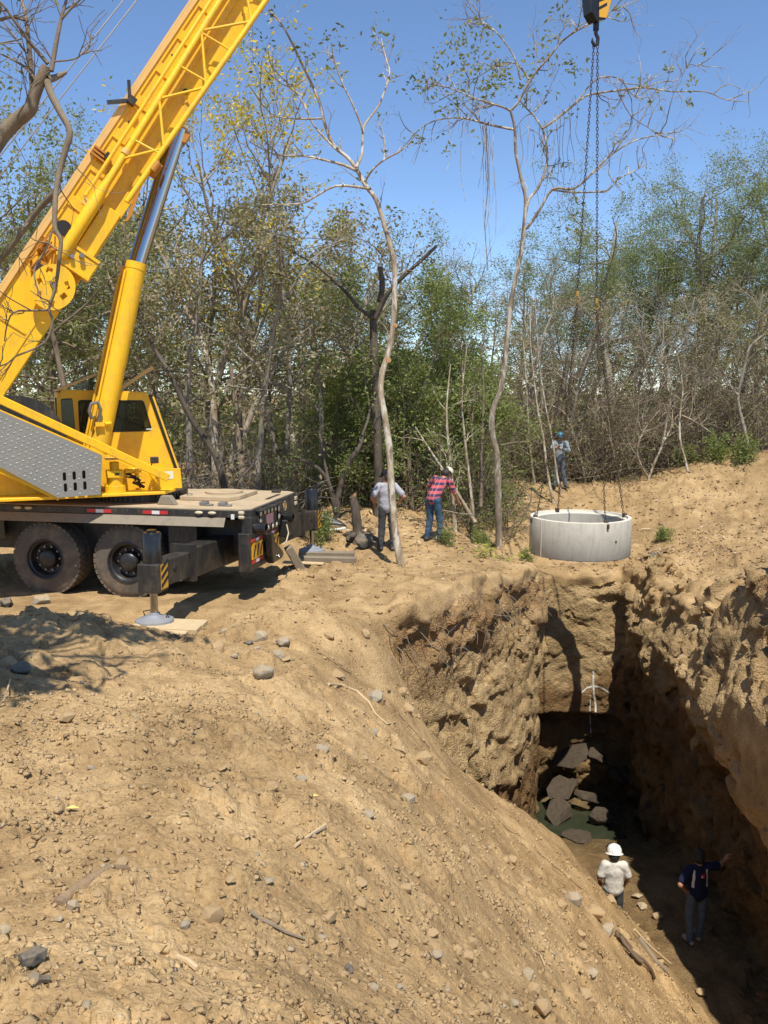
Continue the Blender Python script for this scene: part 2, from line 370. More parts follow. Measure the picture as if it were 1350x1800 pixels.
def checker_plate_mat():
    """dull aluminium; the raised lozenges are real geometry"""
    return simple('aluminium_plate', (0.30, 0.285, 0.25), 0.5, 0.35, var=0.1, vscale=2.0, dirt=(0.36, 0.31, 0.235), dirt_amt=0.45, dirt_scale=2)
alu = checker_plate_mat(); weather(alu, 0.3, (0.2, 0.17, 0.12)); alu_bright = simple('aluminium_tread', (0.42, 0.41, 0.37), 0.42, 0.4, var=0.1)
def bark_mat(name, pale, dark, patch=(0.6, 0.56, 0.48), patch_amt=0.0, sc=4.0):
    m, N, L, b = new_mat(name)
    tc = N.new('ShaderNodeTexCoord'); mp = N.new('ShaderNodeMapping'); mp.inputs['Scale'].default_value = (1, 1, 0.35); L.new(tc.outputs['Object'], mp.inputs[0]); v = mp.outputs[0]
    n1 = noise(N, L, v, sc, 7, 0.7); r1 = ramp(N, [(0.34, dark), (0.62, pale)]); L.new(n1.outputs['Fac'], r1.inputs[0]); c = r1.outputs[0]
    if patch_amt > 0:
        n2 = noise(N, L, v, sc*0.8, 5, 0.6, 0.6); r2 = ramp(N, [(0.52, (0, 0, 0)), (0.58, (patch_amt,)*3)]); L.new(n2.outputs['Fac'], r2.inputs[0]); c = mixc(N, L, r2.outputs[0], c, patch)
    L.new(c, b.inputs['Base Color']); b.inputs['Roughness'].default_value = 0.9; b.inputs['Specular IOR Level'].default_value = 0.2
    n3 = noise(N, L, v, sc*6, 7, 0.7); bp = N.new('ShaderNodeBump'); bp.inputs['Strength'].default_value = 0.6; bp.inputs['Distance'].default_value = 0.02
    L.new(n3.outputs['Fac'], bp.inputs['Height']); L.new(bp.outputs[0], b.inputs['Normal']); return m
bark_pale = bark_mat('pale_bark', (0.50, 0.41, 0.285), (0.21, 0.15, 0.09), (0.66, 0.61, 0.5), 0.8, 9)
bark_grey = bark_mat('grey_bark', (0.36, 0.31, 0.24), (0.17, 0.14, 0.105), (0.38, 0.35, 0.3), 0.4)
bark_dark = bark_mat('dark_bark', (0.15, 0.12, 0.09), (0.06, 0.048, 0.036))
bark_brown = bark_mat('brown_bark', (0.31, 0.245, 0.17), (0.14, 0.105, 0.07))
twig_grey = bark_mat('grey_twig', (0.40, 0.34, 0.265), (0.21, 0.175, 0.13), sc=2)
twig_dark = bark_mat('dark_twig', (0.12, 0.098, 0.08), (0.05, 0.042, 0.034), sc=2)
bark_mottled = bark_mat('mottled_bark', (0.37, 0.30, 0.21), (0.15, 0.11, 0.07), (0.60, 0.56, 0.46), 0.75, 7)
cut_wood = simple('cut_wood', (0.5, 0.27, 0.11), 0.8, var=0.2, vscale=12)
def leaf_mat(name, cols, trans=0.35):
    m, N, L, b = new_mat(name)
    geo = N.new('ShaderNodeNewGeometry'); n = len(cols)
    r = ramp(N, [(i/max(1, n-1), c) for i, c in enumerate(cols)]); L.new(geo.outputs['Random Per Island'], r.inputs[0])
    L.new(r.outputs[0], b.inputs['Base Color']); b.inputs['Roughness'].default_value = 0.55; b.inputs['Specular IOR Level'].default_value = 0.35
    tl = N.new('ShaderNodeBsdfTranslucent'); br = mixc(N, L, 1.0, r.outputs[0], (1.5, 1.6, 0.8), 'MULTIPLY'); L.new(br, tl.inputs[0])
    mx = N.new('ShaderNodeMixShader'); mx.inputs[0].default_value = trans; L.new(b.outputs[0], mx.inputs[1]); L.new(tl.outputs[0], mx.inputs[2]); L.new(mx.outputs[0], N['Material Output'].inputs[0])
    return m
leaf_green = leaf_mat('green_leaves', [(0.11, 0.15, 0.04), (0.19, 0.24, 0.065), (0.26, 0.31, 0.09), (0.21, 0.23, 0.075), (0.3, 0.29, 0.11)])
leaf_olive = leaf_mat('olive_leaves', [(0.13, 0.15, 0.05), (0.2, 0.215, 0.08), (0.26, 0.26, 0.11), (0.3, 0.27, 0.14)])
leaf_dry = leaf_mat('dry_leaves', [(0.2, 0.15, 0.085), (0.29, 0.225, 0.135), (0.35, 0.28, 0.18), (0.23, 0.23, 0.10), (0.27, 0.28, 0.11), (0.4, 0.33, 0.22)], 0.25)
leaf_yellow = leaf_mat('yellow_blossom', [(0.62, 0.44, 0.03), (0.72, 0.56, 0.08), (0.2, 0.22, 0.05)], 0.3)
leaf_feather = leaf_mat('feathery_leaves', [(0.15, 0.185, 0.07), (0.22, 0.25, 0.105), (0.28, 0.29, 0.14)], 0.4)
leaf_litter = leaf_mat('fallen_leaves', [(0.28, 0.17, 0.09), (0.42, 0.29, 0.17), (0.5, 0.38, 0.24), (0.2, 0.12, 0.07)], 0.0)
def water_mat():
    m, N, L, b = new_mat('pit_water'); b.inputs['Base Color'].default_value = (0.03, 0.036, 0.02, 1); b.inputs['Roughness'].default_value = 0.08
    tc = N.new('ShaderNodeTexCoord'); n = noise(N, L, tc.outputs['Object'], 5, 3); bp = N.new('ShaderNodeBump'); bp.inputs['Strength'].default_value = 0.08; L.new(n.outputs['Fac'], bp.inputs['Height']); L.new(bp.outputs[0], b.inputs['Normal']); return m
water = water_mat()
# ---------------------------------------------------------------- terrain: spoil slope, crane ground, pit
def tps_fit(pts, lam=1e-3):
    pts = np.array(pts, float); X = pts[:, :2]; n = len(X)
    r = np.linalg.norm(X[:, None]-X[None], axis=2); K = np.where(r > 0, r*r*np.log(r+1e-12), 0)+lam*np.eye(n)
    Pm = np.c_[np.ones(n), X]; A = np.block([[K, Pm], [Pm.T, np.zeros((3, 3))]])
    w = np.linalg.solve(A, np.r_[pts[:, 2], 0, 0, 0]); return X, w
def tps_eval(t, x, y):
    X, w = t; sh = np.shape(x); x = np.ravel(x).astype(float); y = np.ravel(y).astype(float); out = w[-3]+w[-2]*x+w[-1]*y
    for i, (a, b) in enumerate(X):
        r2 = (x-a)**2+(y-b)**2; out = out + w[i]*0.5*r2*np.log(r2+1e-12)
    return out.reshape(sh)
MOUND = tps_fit([(-9, -3, 1.7), (-3, -3, 1.8), (0, -3, 1.8), (3, -3, 0.6), (6, -3, -2), (-9, 2, 1.5), (-3, 1, 1.62), (0, 0.6, 1.45), (1.5, 1, 0.4), (3.2, 1, -1.4), (5, 1, -3.4),
    (-3, 3, 1.42), (-1.5, 3, 1.25), (0, 3, 0.82), (1.5, 3, -0.55), (3, 3, -2.0), (4.5, 3, -3.6), (-3, 6, 1.1), (-1.5, 6, 0.86), (0, 6, 0.2), (1.5, 6, -1.2), (3, 6, -2.7), (4.6, 6, -4.4),
    (-6, 8, 0.95), (-3, 8.5, 0.78), (-1.5, 8.5, 0.52), (0, 8.5, -0.3), (1.5, 8.5, -1.75), (3, 8.5, -3.2), (4.5, 8.5, -4.9), (5.3, 8.5, -5.8),
    (-7, 10.4, 0.68), (-5.4, 10.5, 0.62), (-4.2, 10.7, 0.55), (-3.2, 10.8, 0.42), (-2.2, 11.0, 0.22), (-1.2, 11.1, 0.1), (-0.6, 11.3, -0.1), (0, 11.2, -0.7), (1, 11.4, -1.85), (2.5, 11.8, -3.25), (3.6, 11.9, -4.4), (4.6, 11.7, -5.5),
    (-0.35, 12.3, 0.0), (0.0, 12.35, -0.35), (0.35, 12.4, -1.0), (0.85, 12.45, -2.0), (1.7, 12.5, -2.85), (2.55, 12.6, -3.45), (3.6, 12.6, -4.5), (4.1, 12.4, -4.95), (5.2, 12.2, -6.0),
    (-7, 12.0, 0.02), (-5, 12.0, 0.02), (-3.4, 12.1, 0.0), (-2, 12.3, 0.0), (-7, 13.5, 0), (-3, 13.5, 0), (-0.8, 13.2, 0.0)])
PLAT = tps_fit([(-12, 11, 0), (-7, 12.2, 0.0), (-5, 12, 0.0), (-3, 12.3, 0), (-1.5, 12.6, 0), (-9, 15, 0), (-5, 15, 0), (-2, 15, 0), (-0.3, 12.5, 0), (0.15, 12.6, 0.02), (1, 14.4, 0.02), (2, 16, -0.05), (3, 17.6, -0.2),
    (-12, 20, 0), (-6, 20, 0), (-1, 18, -0.1), (0.6, 17, -0.1), (1.2, 20, 0.1), (0.0, 22, 0.35), (1.6, 23, 0.1), (2.4, 19.4, -0.25), (-8, 26, 0.1), (-2, 27, 0.2),
    (6.0, 5, 0.5), (6.2, 8, 0.9), (6.5, 11, 1.25), (6.6, 12.6, 1.25), (6.6, 14.0, 0.85), (6.4, 15.3, -0.55), (6.5, 16.6, -0.85), (6.6, 18, -0.95), (6.6, 20, -1.1), (9, 6, 1.4), (9, 10, 1.9), (8.4, 13.5, 1.6), (8.5, 16, 0.6), (9, 18.5, -0.2), (9, 21.5, -0.35),
    (3, 20.8, -0.9), (4.5, 21, -1.15), (5.6, 21, -1.15), (7.5, 21.3, -0.75), (3.0, 23.3, -0.4), (4.6, 24.2, -0.45), (6.6, 24.4, -0.5), (8.6, 24.4, -0.25), (10.5, 24.2, 0.15), (3.4, 26.6, 0.2), (4.6, 28, 0.35), (7, 28, 0.32), (9.4, 27, 0.72), (12, 26.5, 1.25), (2.4, 27.5, 0.42), (13, 20, 0.6),
    (16, 26, 1.3), (16, 16, 1.2), (16, 8, 1.2), (-16, 20, 0), (-14, 30, 0.1), (0, 32, 0.15), (6, 32, 0.15), (12, 32, 0.8)])
PIT = np.array([(0.12, 12.62), (1.0, 14.2), (2.15, 16.0), (3.3, 17.75), (3.3, 19.0), (3.3, 20.8), (4.6, 21.15), (6.15, 20.9), (6.0, 18.6), (6.1, 16.6), (6.1, 14.6), (6.0, 13.0), (5.75, 11.0), (5.7, 8.0), (5.6, 5.0), (4.9, 5.2), (5.0, 9.0), (4.75, 11.6), (4.3, 12.5), (2.5, 12.7), (1.2, 12.55)])
def poly_sd(x, y, poly):
    """signed distance to a polygon in plan, negative inside"""
    x = np.asarray(x, np.float32); y = np.asarray(y, np.float32); d = np.full(x.shape, 1e9, np.float32); ins = np.zeros(x.shape, bool); n = len(poly)
    for i in range(n):
        ax, ay = poly[i]; bx, by = poly[(i+1) % n]; ex, ey = bx-ax, by-ay
        t = np.clip(((x-ax)*ex+(y-ay)*ey)/(ex*ex+ey*ey), 0, 1); d = np.minimum(d, (x-ax-t*ex)**2+(y-ay-t*ey)**2)
        c = ((ay > y) != (by > y)) & (x < ex*(y-ay)/(ey if abs(ey) > 1e-9 else 1e-9)+ax); ins ^= c
    d = np.sqrt(d); return np.where(ins, -d, d)
def h_base(x, y):
    """ground before the pit is cut"""
    x = np.asarray(x, float); y = np.asarray(y, float)
    xc = np.clip(x, -14, 15); yc = np.clip(y, -4, 33)
    G = tps_eval(PLAT, xc, yc); M = tps_eval(MOUND, np.clip(x, -9, 6), np.clip(y, -4, 13.6))
    k = sstep(-0.7, 0.15, x); lo = 11.7+1.25*k; hi = 12.9+0.12*k
    w = sstep(0, 1, np.clip((y-lo)/(hi-lo), 0, 1)); w = np.where(x > 5.35, 1.0, w)
    h = M*(1-w)+G*w
    far = np.maximum(sstep(31, 42, y), np.maximum(sstep(13, 22, np.abs(x)), sstep(3, 12, -y)))
    return h*(1-far)+0.25*far
def floor_z(x, y):
    return -6.0 - 1.0*sstep(15.5, 19.5, y) + 0.25*sstep(13.4, 12.4, y)*0
def clods(x, y):
    """crumbly relief of loose soil: rounded lumps of several sizes"""
    P = np.stack([x, y, np.zeros_like(x)], 1); out = 0
    for sc, hgt, sd, thr in ((0.42, 0.11, 3, 0.78), (0.18, 0.055, 5, 0.6), (0.075, 0.016, 8, 0.4)):
        d, d2, v = worley(P + 0.25*sc*np.stack([vnoise(P/sc*1.7, sd), vnoise(P/sc*1.7+9, sd+1), 0*x], 1), sc, sd, flat=True)
        r = 0.18+0.38*v; b = np.sqrt(np.clip(1-(d/r)**2, 0, 1))
        out = out + np.where(v > thr, b*hgt*(v-thr+0.15)/(1.15-thr), 0)
    return out
def relief(x, y):
    x = np.ravel(np.asarray(x, float)); y = np.ravel(np.asarray(y, float)); P = np.stack([x, y, 0*x], 1)
    loose = 1-0.75*sstep(11.6, 12.4, y)*sstep(0.0, -0.8, x)*sstep(16.5, 15.0, y)*sstep(-1.6, -2.6, x)   # wheel-packed by the crane
    pad = np.minimum(np.hypot(x+3.25, y-12.0), np.hypot(x+1.5, y-17.6)); loose = loose*(0.15+0.85*sstep(0.5, 1.1, pad))
    r = (0.17+0.1*sstep(18, 21, y))*fbm(P, 2.1, 3, 21)+(0.085+0.06*sstep(18, 21, y))*fbm(P, 0.6, 4, 31)
    rid = 1-np.abs(fbm(P*np.array([1.0, 0.55, 1]), 0.8, 4, 41)); r += 0.07*(rid-0.8)
    near = np.hypot(x, y) < 42
    c = np.zeros_like(x); c[near] = clods(x[near], y[near])
    chute = np.exp(-(((x-0.05)-(y-11.6)*0.75)/0.33)**2)*sstep(10.6, 11.4, y)*sstep(-1.1, -0.3, x)*sstep(13.0, 12.3, y)   # scraped smooth by the bucket
    return (r*loose + c*loose)*(1-0.85*chute) - 0.10*chute - 0.16*sstep(1.25, 0.7, pad)
def ground_h(x, y):
    return h_base(x, y)+relief(x, y).reshape(np.shape(x))
BX0, BX1, BY0, BY1, BZ0, BZ1, BH = -0.9, 8.3, 10.9, 22.4, -7.7, 2.1, 0.048
def build_ground():
    fine = np.arange(-33, 33.001, 0.095); co = np.arange(33, 327, 4.0)[1:]
    az = np.radians(np.r_[fine, co])
    R = [1.0]
    while R[-1] < 900:
        r = R[-1]; R.append(r+(max(0.014, r*0.0050) if r < 15 else (r*0.010 if r < 42 else r*0.09)))
    R = np.array(R); nr, na = len(R), len(az)
    X = R[:, None]*np.sin(az)[None]; Y = R[:, None]*np.cos(az)[None]
    hz = ground_h(X, Y)
    ins = poly_sd(X, Y, PIT); fz = floor_z(X, Y)
    hz = np.where(ins < -0.05, np.minimum(hz, fz), hz)
    inb = (X > BX0) & (X < BX1) & (Y > BY0) & (Y < BY1)
    hz = np.where(inb, hz-0.012, hz)
    V = np.stack([X, Y, hz], 2).reshape(-1, 3)
    V = np.r_[V, [[0, 0, float(ground_h(np.array([0.0]), np.array([0.0]))[0])]]]
    i = np.arange(nr-1)[:, None]; j = np.arange(na)[None]; j2 = (j+1) % na
    Q = np.stack([(i*na+j), (i*na+j2), ((i+1)*na+j2), ((i+1)*na+j)], 2).reshape(-1, 4)[:, ::-1]
    deep = ((V[:, 0] > BX0+0.12) & (V[:, 0] < BX1-0.12) & (V[:, 1] > BY0+0.12) & (V[:, 1] < BY1-0.12))
    Q = Q[~deep[Q].all(1)]
    T = np.stack([np.full(na, nr*na), (np.arange(na)+1) % na, np.arange(na)], 1)
    T4 = np.c_[T, T[:, 2]]
    o = mesh_np('ground', V, Q, soil, smooth=True)
    return tag(o, kind='structure')
if 'DBG' in globals(): raise SystemExit
ground_o = build_ground()

def build_pit():
    xs = np.arange(BX0, BX1, BH, dtype=np.float32); ys = np.arange(BY0, BY1, BH, dtype=np.float32); zs = np.arange(BZ0, BZ1, BH, dtype=np.float32)
    gx, gy = np.meshgrid(xs, ys, indexing='ij')
    H = ground_h(gx, gy).astype(np.float32); d2 = poly_sd(gx, gy, PIT); fz = floor_z(gx, gy).astype(np.float32)
    Z = zs[None, None]
    # walls lean and bulge: the distance to the pit outline shifts with depth
    dep = np.clip(-Z, 0, 8)
    D2 = d2[..., None]
    rightw = sstep(4.7, 5.2, gx)[..., None]*sstep(20.6, 19.8, gy)[..., None]; backw = sstep(19.6, 20.5, gy)[..., None]; leftw = ((1-sstep(2.8, 3.6, gx))*sstep(13.0, 13.7, gy))[..., None]
    shift = leftw*(0.02+0.15*np.minimum(dep, 3.2)*sstep(18.6, 17.0, gy)[..., None]) + backw*0.10*np.minimum(dep-1, 4)
    # the right bank leans back above, juts out as a lip and is undercut below it
    nearr = sstep(16.4, 15.4, gy)[..., None]
    s_near = np.interp(zs, [-7, -3.5, -2.5, -1.9, 1.2], [-0.3, -0.2, 0.45, 0.62, -0.65])[None, None]; s_far = np.interp(zs, [-7, -3, -2, 0], [-0.1, 0.0, 0.15, -0.7])[None, None]
    shift = shift + rightw*(nearr*s_near+(1-nearr)*s_far)
    under = backw*(sstep(-4.55, -4.8, Z)*(0.55))
    body = np.maximum((Z-H[..., None])*0.8, -(np.maximum(D2 + shift - under, (fz[..., None]-Z)*0.9)))
    # lobes of rock on the right wall and a gully between them
    def lobe(c, r):
        return (np.sqrt(((gx[..., None]-c[0])/r[0])**2+((gy[..., None]-c[1])/r[1])**2+((Z-c[2])/r[2])**2)-1)*min(r)
    def smin(a, b, k):
        h_ = np.clip(0.5+0.5*(b-a)/k, 0, 1); return b*(1-h_)+a*h_-k*h_*(1-h_)
    body = smin(body, lobe((6.3, 13.0, -1.6), (0.85, 0.8, 0.7)), 0.25)
    body = smin(body, lobe((6.3, 14.9, -1.7), (0.8, 0.7, 0.6)), 0.25)
    body = smin(body, lobe((7.0, 15.6, -4.6), (0.85, 3.0, 1.7)), 0.4)
    gul = lobe((6.6, 15.95, -0.2), (1.6, 0.34, 1.5)); body = np.maximum(body, -gul)
    body = body.astype(np.float32)
    m = np.abs(body) < 0.34; I = np.argwhere(m); P = np.stack([xs[I[:, 0]], ys[I[:, 1]], zs[I[:, 2]]], 1)
    dd = d2[I[:, 0], I[:, 1]]
    Hn = H[I[:, 0], I[:, 1]]
    wallw = np.maximum(sstep(0.0, -0.35, P[:, 2]-Hn), sstep(5.1, 5.6, P[:, 0])*sstep(7.6, 7.0, P[:, 0])).astype(np.float32)
    rimw = sstep(0.9, 0.1, np.abs(dd))
    Pw = P+0.25*np.stack([vnoise(P/0.7, 51), vnoise(P/0.7, 54), vnoise(P/0.7, 57)], 1)
    b1, b2, u1 = worley(Pw*np.array([0.8, 0.8, 1.3], np.float32), 0.55, 63)
    c1, c2, w1 = worley(P+0.05*np.stack([vnoise(P/0.15, 91), vnoise(P/0.15, 92), vnoise(P/0.15, 93)], 1)+1.7, 0.23, 67)
    rid = 1-np.abs(fbm(Pw, 0.8, 4, 73, 0.6)); rw_ = sstep(4.9, 5.6, P[:, 0])*0.8
    disp = (0.11+0.05*rw_)*(w1-0.5) + (0.30+0.2*rw_)*fbm(P, 1.8, 6, 71, 0.62) + (0.16+0.12*rw_)*(rid-0.75) - np.where(u1 > 0.6, (0.10+0.08*rw_)*np.minimum(1, (b2-b1)*4), 0) + np.where(u1 < 0.15, 0.07, 0)
    disp = disp*(1-0.5*sstep(19.8, 20.4, P[:, 1])*sstep(6.0, 5.6, P[:, 0])*sstep(-5.0, -4.4, P[:, 2]))
    floorw = sstep(-5.3, -5.8, P[:, 2])*sstep(-0.15, -0.45, dd)
    disp = disp*wallw*(1-floorw) + rimw*(1-wallw)*(0.08*fbm(P, 0.4, 3, 77)) + floorw*(0.14*fbm(P, 1.1, 3, 81)+0.06*fbm(P, 0.25, 3, 83))
    body[m] = body[m]+disp
    V, F = surface_nets(body, (BX0, BY0, BZ0), BH)
    vh = h_base(V[:, 0], V[:, 1]); sm = np.abs(V[:, 2]-vh) < 0.25
    for it in range(3):                                # ease the voxel steps out of the loose upper surface
        acc = np.zeros_like(V); cnt = np.zeros(len(V)); fc = V[F].mean(1)
        for c in range(4): np.add.at(acc, F[:, c], fc); np.add.at(cnt, F[:, c], 1)
        V = np.where((sm & (cnt > 2))[:, None], acc/np.maximum(cnt, 1)[:, None], V)
    # keep only the main sheet (drop the closing skirts at the volume's border)
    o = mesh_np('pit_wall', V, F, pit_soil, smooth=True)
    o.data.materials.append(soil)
    vh = h_base(V[:, 0], V[:, 1]); top = (np.abs(V[:, 2]-vh) < 0.28) & (poly_sd(V[:, 0], V[:, 1], PIT) > -0.15)
    tf = top[F].all(1); o.data.polygons.foreach_set('material_index', tf.astype(np.int32)); o.data.polygons.foreach_set('use_smooth', tf)
    return tag(o, kind='structure'), V, F
pit_o, pit_V, pit_F = build_pit()
PIT_BVH = BVHTree.FromPolygons([Vector(v) for v in pit_V.tolist()], pit_F.tolist())
def drop(x, y, z0=4.0):
    """height of whatever ground lies at x, y"""
    if BX0+0.1 < x < BX1-0.1 and BY0+0.1 < y < BY1-0.1:
        hit = PIT_BVH.ray_cast(Vector((x, y, z0)), Vector((0, 0, -1)))
        if hit[0] is not None: return hit[0].z
    return float(ground_h(np.array([x]), np.array([y]))[0])
m_ = MB(); ang = np.linspace(0, 2*math.pi, 28, endpoint=False)
m_.add([(4.25+1.35*math.cos(a)*(1+0.1*math.sin(3*a)), 18.2+2.3*math.sin(a), -6.86) for a in ang], [tuple(range(28))])
tag(m_.build('pool_water', water), kind='structure')
# ---------------------------------------------------------------- truck crane
from mathutils.geometry import delaunay_2d_cdt
def in_poly(x, y, poly):
    r = False; n = len(poly)
    for i in range(n):
        x1, y1 = poly[i]; x2, y2 = poly[(i+1) % n]
        if (y1 > y) != (y2 > y) and x < (x2-x1)*(y-y1)/(y2-y1)+x1: r = not r
    return r
def holed_plate(outer, holes, to3, thick):
    """flat plate with real openings; outer/holes are 2-D loops, to3 maps (a, b, t) to 3-D"""
    vs = []; es = []
    for loop in [outer]+holes:
        n0 = len(vs); vs += [Vector(p) for p in loop]; es += [(n0+i, n0+(i+1) % len(loop)) for i in range(len(loop))]
    r = delaunay_2d_cdt(vs, es, [], 1, 1e-6)
    P = [tuple(v) for v in r[0]]; n = len(P); F = []
    for f in r[2]:
        cx = sum(P[i][0] for i in f)/len(f); cy = sum(P[i][1] for i in f)/len(f)
        if in_poly(cx, cy, outer) and not any(in_poly(cx, cy, h) for h in holes): F.append(tuple(f))
    V = [to3(a, b, 0.0) for a, b in P]+[to3(a, b, thick) for a, b in P]
    FF = F+[tuple(i+n for i in reversed(f)) for f in F]
    cnt = {}
    for f in F:
        for i in range(len(f)):
            e = (f[i], f[(i+1) % len(f)]); cnt[e] = 1
    for (a, b) in cnt:
        if (b, a) not in cnt: FF.append((b, a, a+n, b+n))
    m = MB(); m.add(V, FF); return m
def rrect(cx, cy, w, h, r, n=4, rot=0.0):
    out = []
    for k, (sx, sy) in enumerate(((1, 1), (-1, 1), (-1, -1), (1, -1))):
        for i in range(n+1):
            a = math.pi/2*(k+i/n); out.append((cx+sx*(w/2-r)+r*math.cos(a), cy+sy*(h/2-r)+r*math.sin(a)))
    return out
CR_O = (-2.09, 13.35, 0.0); CR_A = math.radians(-11)
crane = empty('truck_crane', CR_O, CR_A, 'yellow truck crane on extended outriggers with its boom raised over the clearing', 'crane')
def part(mb, name, mat, bevel=0.0, smooth=False, parent=None, label=None):
    return mb.build(name, mat, parent or crane, smooth, bevel, label)
# --- carrier
chassis = part(MB().box((-4.6, 1.32, 1.0), (9.0, 1.5, 0.62)).box((-4.9, 1.32, 1.34), (8.2, 2.3, 0.1)), 'chassis', black_paint, 0.01)
deck = part(MB().prism([(-9.2, 0, 1.42), (-0.22, 0, 1.42), (-0.02, 0.16, 1.42), (-0.02, 2.5, 1.42), (-0.2, 2.66, 1.42), (-9.2, 2.66, 1.42)], (0, 0, 0), (0, 0, 0.115)), 'deck_edge', black_paint, 0.008)
part(MB().prism([(-9.2, 0.03, 1.535), (-0.24, 0.03, 1.535), (-0.05, 0.18, 1.535), (-0.05, 2.48, 1.535), (-0.22, 2.63, 1.535), (-9.2, 2.63, 1.535)], (0, 0, 0), (0, 0, 0.016)), 'deck_plate', deck_dust)
part(MB().prism([(0, -0.012, 1.418), (0, -0.10, 1.285), (0, -0.085, 1.28), (0, 0.005, 1.418)], (-4.55, 0, 0), (-0.42, 0, 0)), 'skirt', dusty_skirt)
rv = MB()
for u in np.arange(-4.3, -0.3, 0.2): rv.ball((u, -0.003, 1.49), 0.008, 6, 4)
tag(part(rv, 'rivet_row', steel), kind='stuff')
for u0 in (-2.79, -1.81):
    r = part(MB().box((u0+0.2, -0.006, 1.475), (0.43, 0.006, 0.055)), 'reflector_strip', red_refl)
    MB().box((u0+0.21, -0.0115, 1.475), (0.13, 0.005, 0.055)).build('white_panel', white_refl, r)
for u in (-0.86, -0.64, -4.05, -3.85):
    part(MB().ball((u, -0.02, 1.492), (0.07, 0.035, 0.028), 14, 8), 'side_marker_lamp', lamp_lens, smooth=True)
for w in (1.50, 1.43): part(MB().box((-0.17, 0.025, w), (0.10, 0.05, 0.055)), 'corner_lamp', lamp_lens, 0.015)
part(MB().box((-0.3, -0.008, 1.44), (0.055, 0.01, 0.08)), 'white_reflector', white_refl)
# hatch and lugs on the deck
part(MB().prism([(-1.62, 0.95, 1.552), (-0.75, 0.95, 1.552), (-0.62, 1.2, 1.552), (-0.62, 2.1, 1.552), (-1.62, 2.1, 1.552)], (0, 0, 0), (0, 0, 0.075)), 'hatch_box', deck_dust, 0.01)
part(MB().cyl((-1.05, 1.55, 1.63), (-1.05, 1.55, 1.66), 0.33, n=32), 'hatch_lid', deck_dust, smooth=True)
for u, v in ((-0.95, 0.42), (-0.62, 0.40)):
    part(MB().box((u, v, 1.585), (0.13, 0.12, 0.06)).box((u+0.11, v-0.02, 1.565), (0.1, 0.08, 0.025)), 'deck_lug', steel, 0.008)
part(MB().box((-0.35, 2.35, 1.58), (0.16, 0.1, 0.05)), 'deck_lug', black_paint, 0.008)
part(MB().lathe([(0.045+0.008*math.cos(a), 0.008*math.sin(a)) for a in np.linspace(0, 2*math.pi, 9)], (-1.5, 1.1, 1.64), (0.3, -0.2, 1), 16), 'lifting_eye', steel, smooth=True)
part(MB().box((-0.2, 1.7, 1.555), (0.06, 0.7, 0.012)), 'deck_slot', black_paint)
# beige equipment box of the carrier at the left
bx_ = part(MB().box((-4.95, 0.2, 1.14), (0.62, 0.5, 0.5)).prism([(-5.26, -0.05, 0.89), (-4.82, -0.05, 0.89), (-4.74, -0.05, 1.0), (-5.26, -0.05, 1.0)], (0, 0, 0), (0, 0.4, 0)), 'equipment_box', cream, 0.012)
MB().box((-5.02, -0.055, 1.22), (0.26, 0.02, 0.16)).build('vent', black_paint, bx_)
part(MB().box((-4.56, -0.01, 1.46), (0.05, 0.02, 0.04)), 'marker_lamp', red_refl)
part(MB().box((-6.6, 0.6, 1.9), (2.0, 1.2, 0.72)), 'engine_cover', black_gloss, 0.03)
part(MB().cyl((-5.3, 0.6, 1.75), (-4.4, 0.7, 1.62), 0.1, n=14), 'air_pipe', steel, smooth=True)
# mudguard
part(MB().box((-1.25, 1.3, 0.98), (0.5, 2.2, 0.7)), 'rear_frame', black_paint, 0.01)
# --- wheels
def make_wheel():
    w = empty('wheel'); w.parent = crane
    R, W = 0.62, 0.30
    prof = [(0.34, -0.02), (0.40, -0.012), (0.50, -0.006), (0.555, 0.008), (0.592, 0.03), (0.60, 0.055), (0.60, W-0.055), (0.592, W-0.03), (0.5, W), (0.34, W)]
    prof = [(r, t) for r, t in prof]
    ty = MB().lathe(prof, (0, 0, 0), (0, 1, 0), 56)
    ty.lathe([(r, t+W+0.05) for r, t in prof], (0, 0, 0), (0, 1, 0), 40)
    tyre = ty.build('tyre', rubber, w, True)
    lug = MB(); n = 40
    for k in range(n):
        for row, (y0, off) in enumerate(((0.03, 0), (0.115, 0.5), (0.20, 0))):
            a = 2*math.pi*(k+off)/n; c, s = math.cos(a), math.sin(a); Rm = np.array([[c, 0, -s], [0, 1, 0], [s, 0, c]])
            lug.box((0.602*c, y0+0.035, 0.602*s), (0.036, 0.078, 0.076), Rm)
    lug.build('tread', rubber, tyre)
    rim = MB().lathe([(0.345, -0.03), (0.335, -0.035), (0.318, -0.03), (0.312, 0.0), (0.285, 0.02), (0.275, 0.10), (0.25, 0.13), (0.17, 0.14), (0.165, 0.05), (0.15, 0.02), (0.10, -0.005), (0.0, -0.008)], (0, 0, 0), (0, 1, 0), 40).build('rim', rim_black, w, True)
    bl = MB()
    for k in range(10):
        a = 2*math.pi*k/10; bl.cyl((0.205*math.cos(a), 0.085, 0.205*math.sin(a)), (0.205*math.cos(a), 0.135, 0.205*math.sin(a)), 0.018, n=6)
    bl.build('wheel_nut', steel, rim)
    return w
wh = make_wheel(); wh.location = (-2.2, 0.12, 0.61)
for k, (u, v, fl) in enumerate(((-3.68, 0.12, 0), (-2.2, 2.54, 1), (-3.68, 2.54, 1))):
    w2 = copy_tree(wh, crane); w2.location = (u, v, 0.61); w2.rotation_euler = (0, 0.35*k, math.pi if fl else 0)
for u in (-2.2, -3.68): part(MB().cyl((u, 0.6, 0.61), (u, 2.1, 0.61), 0.12), 'axle', black_paint)
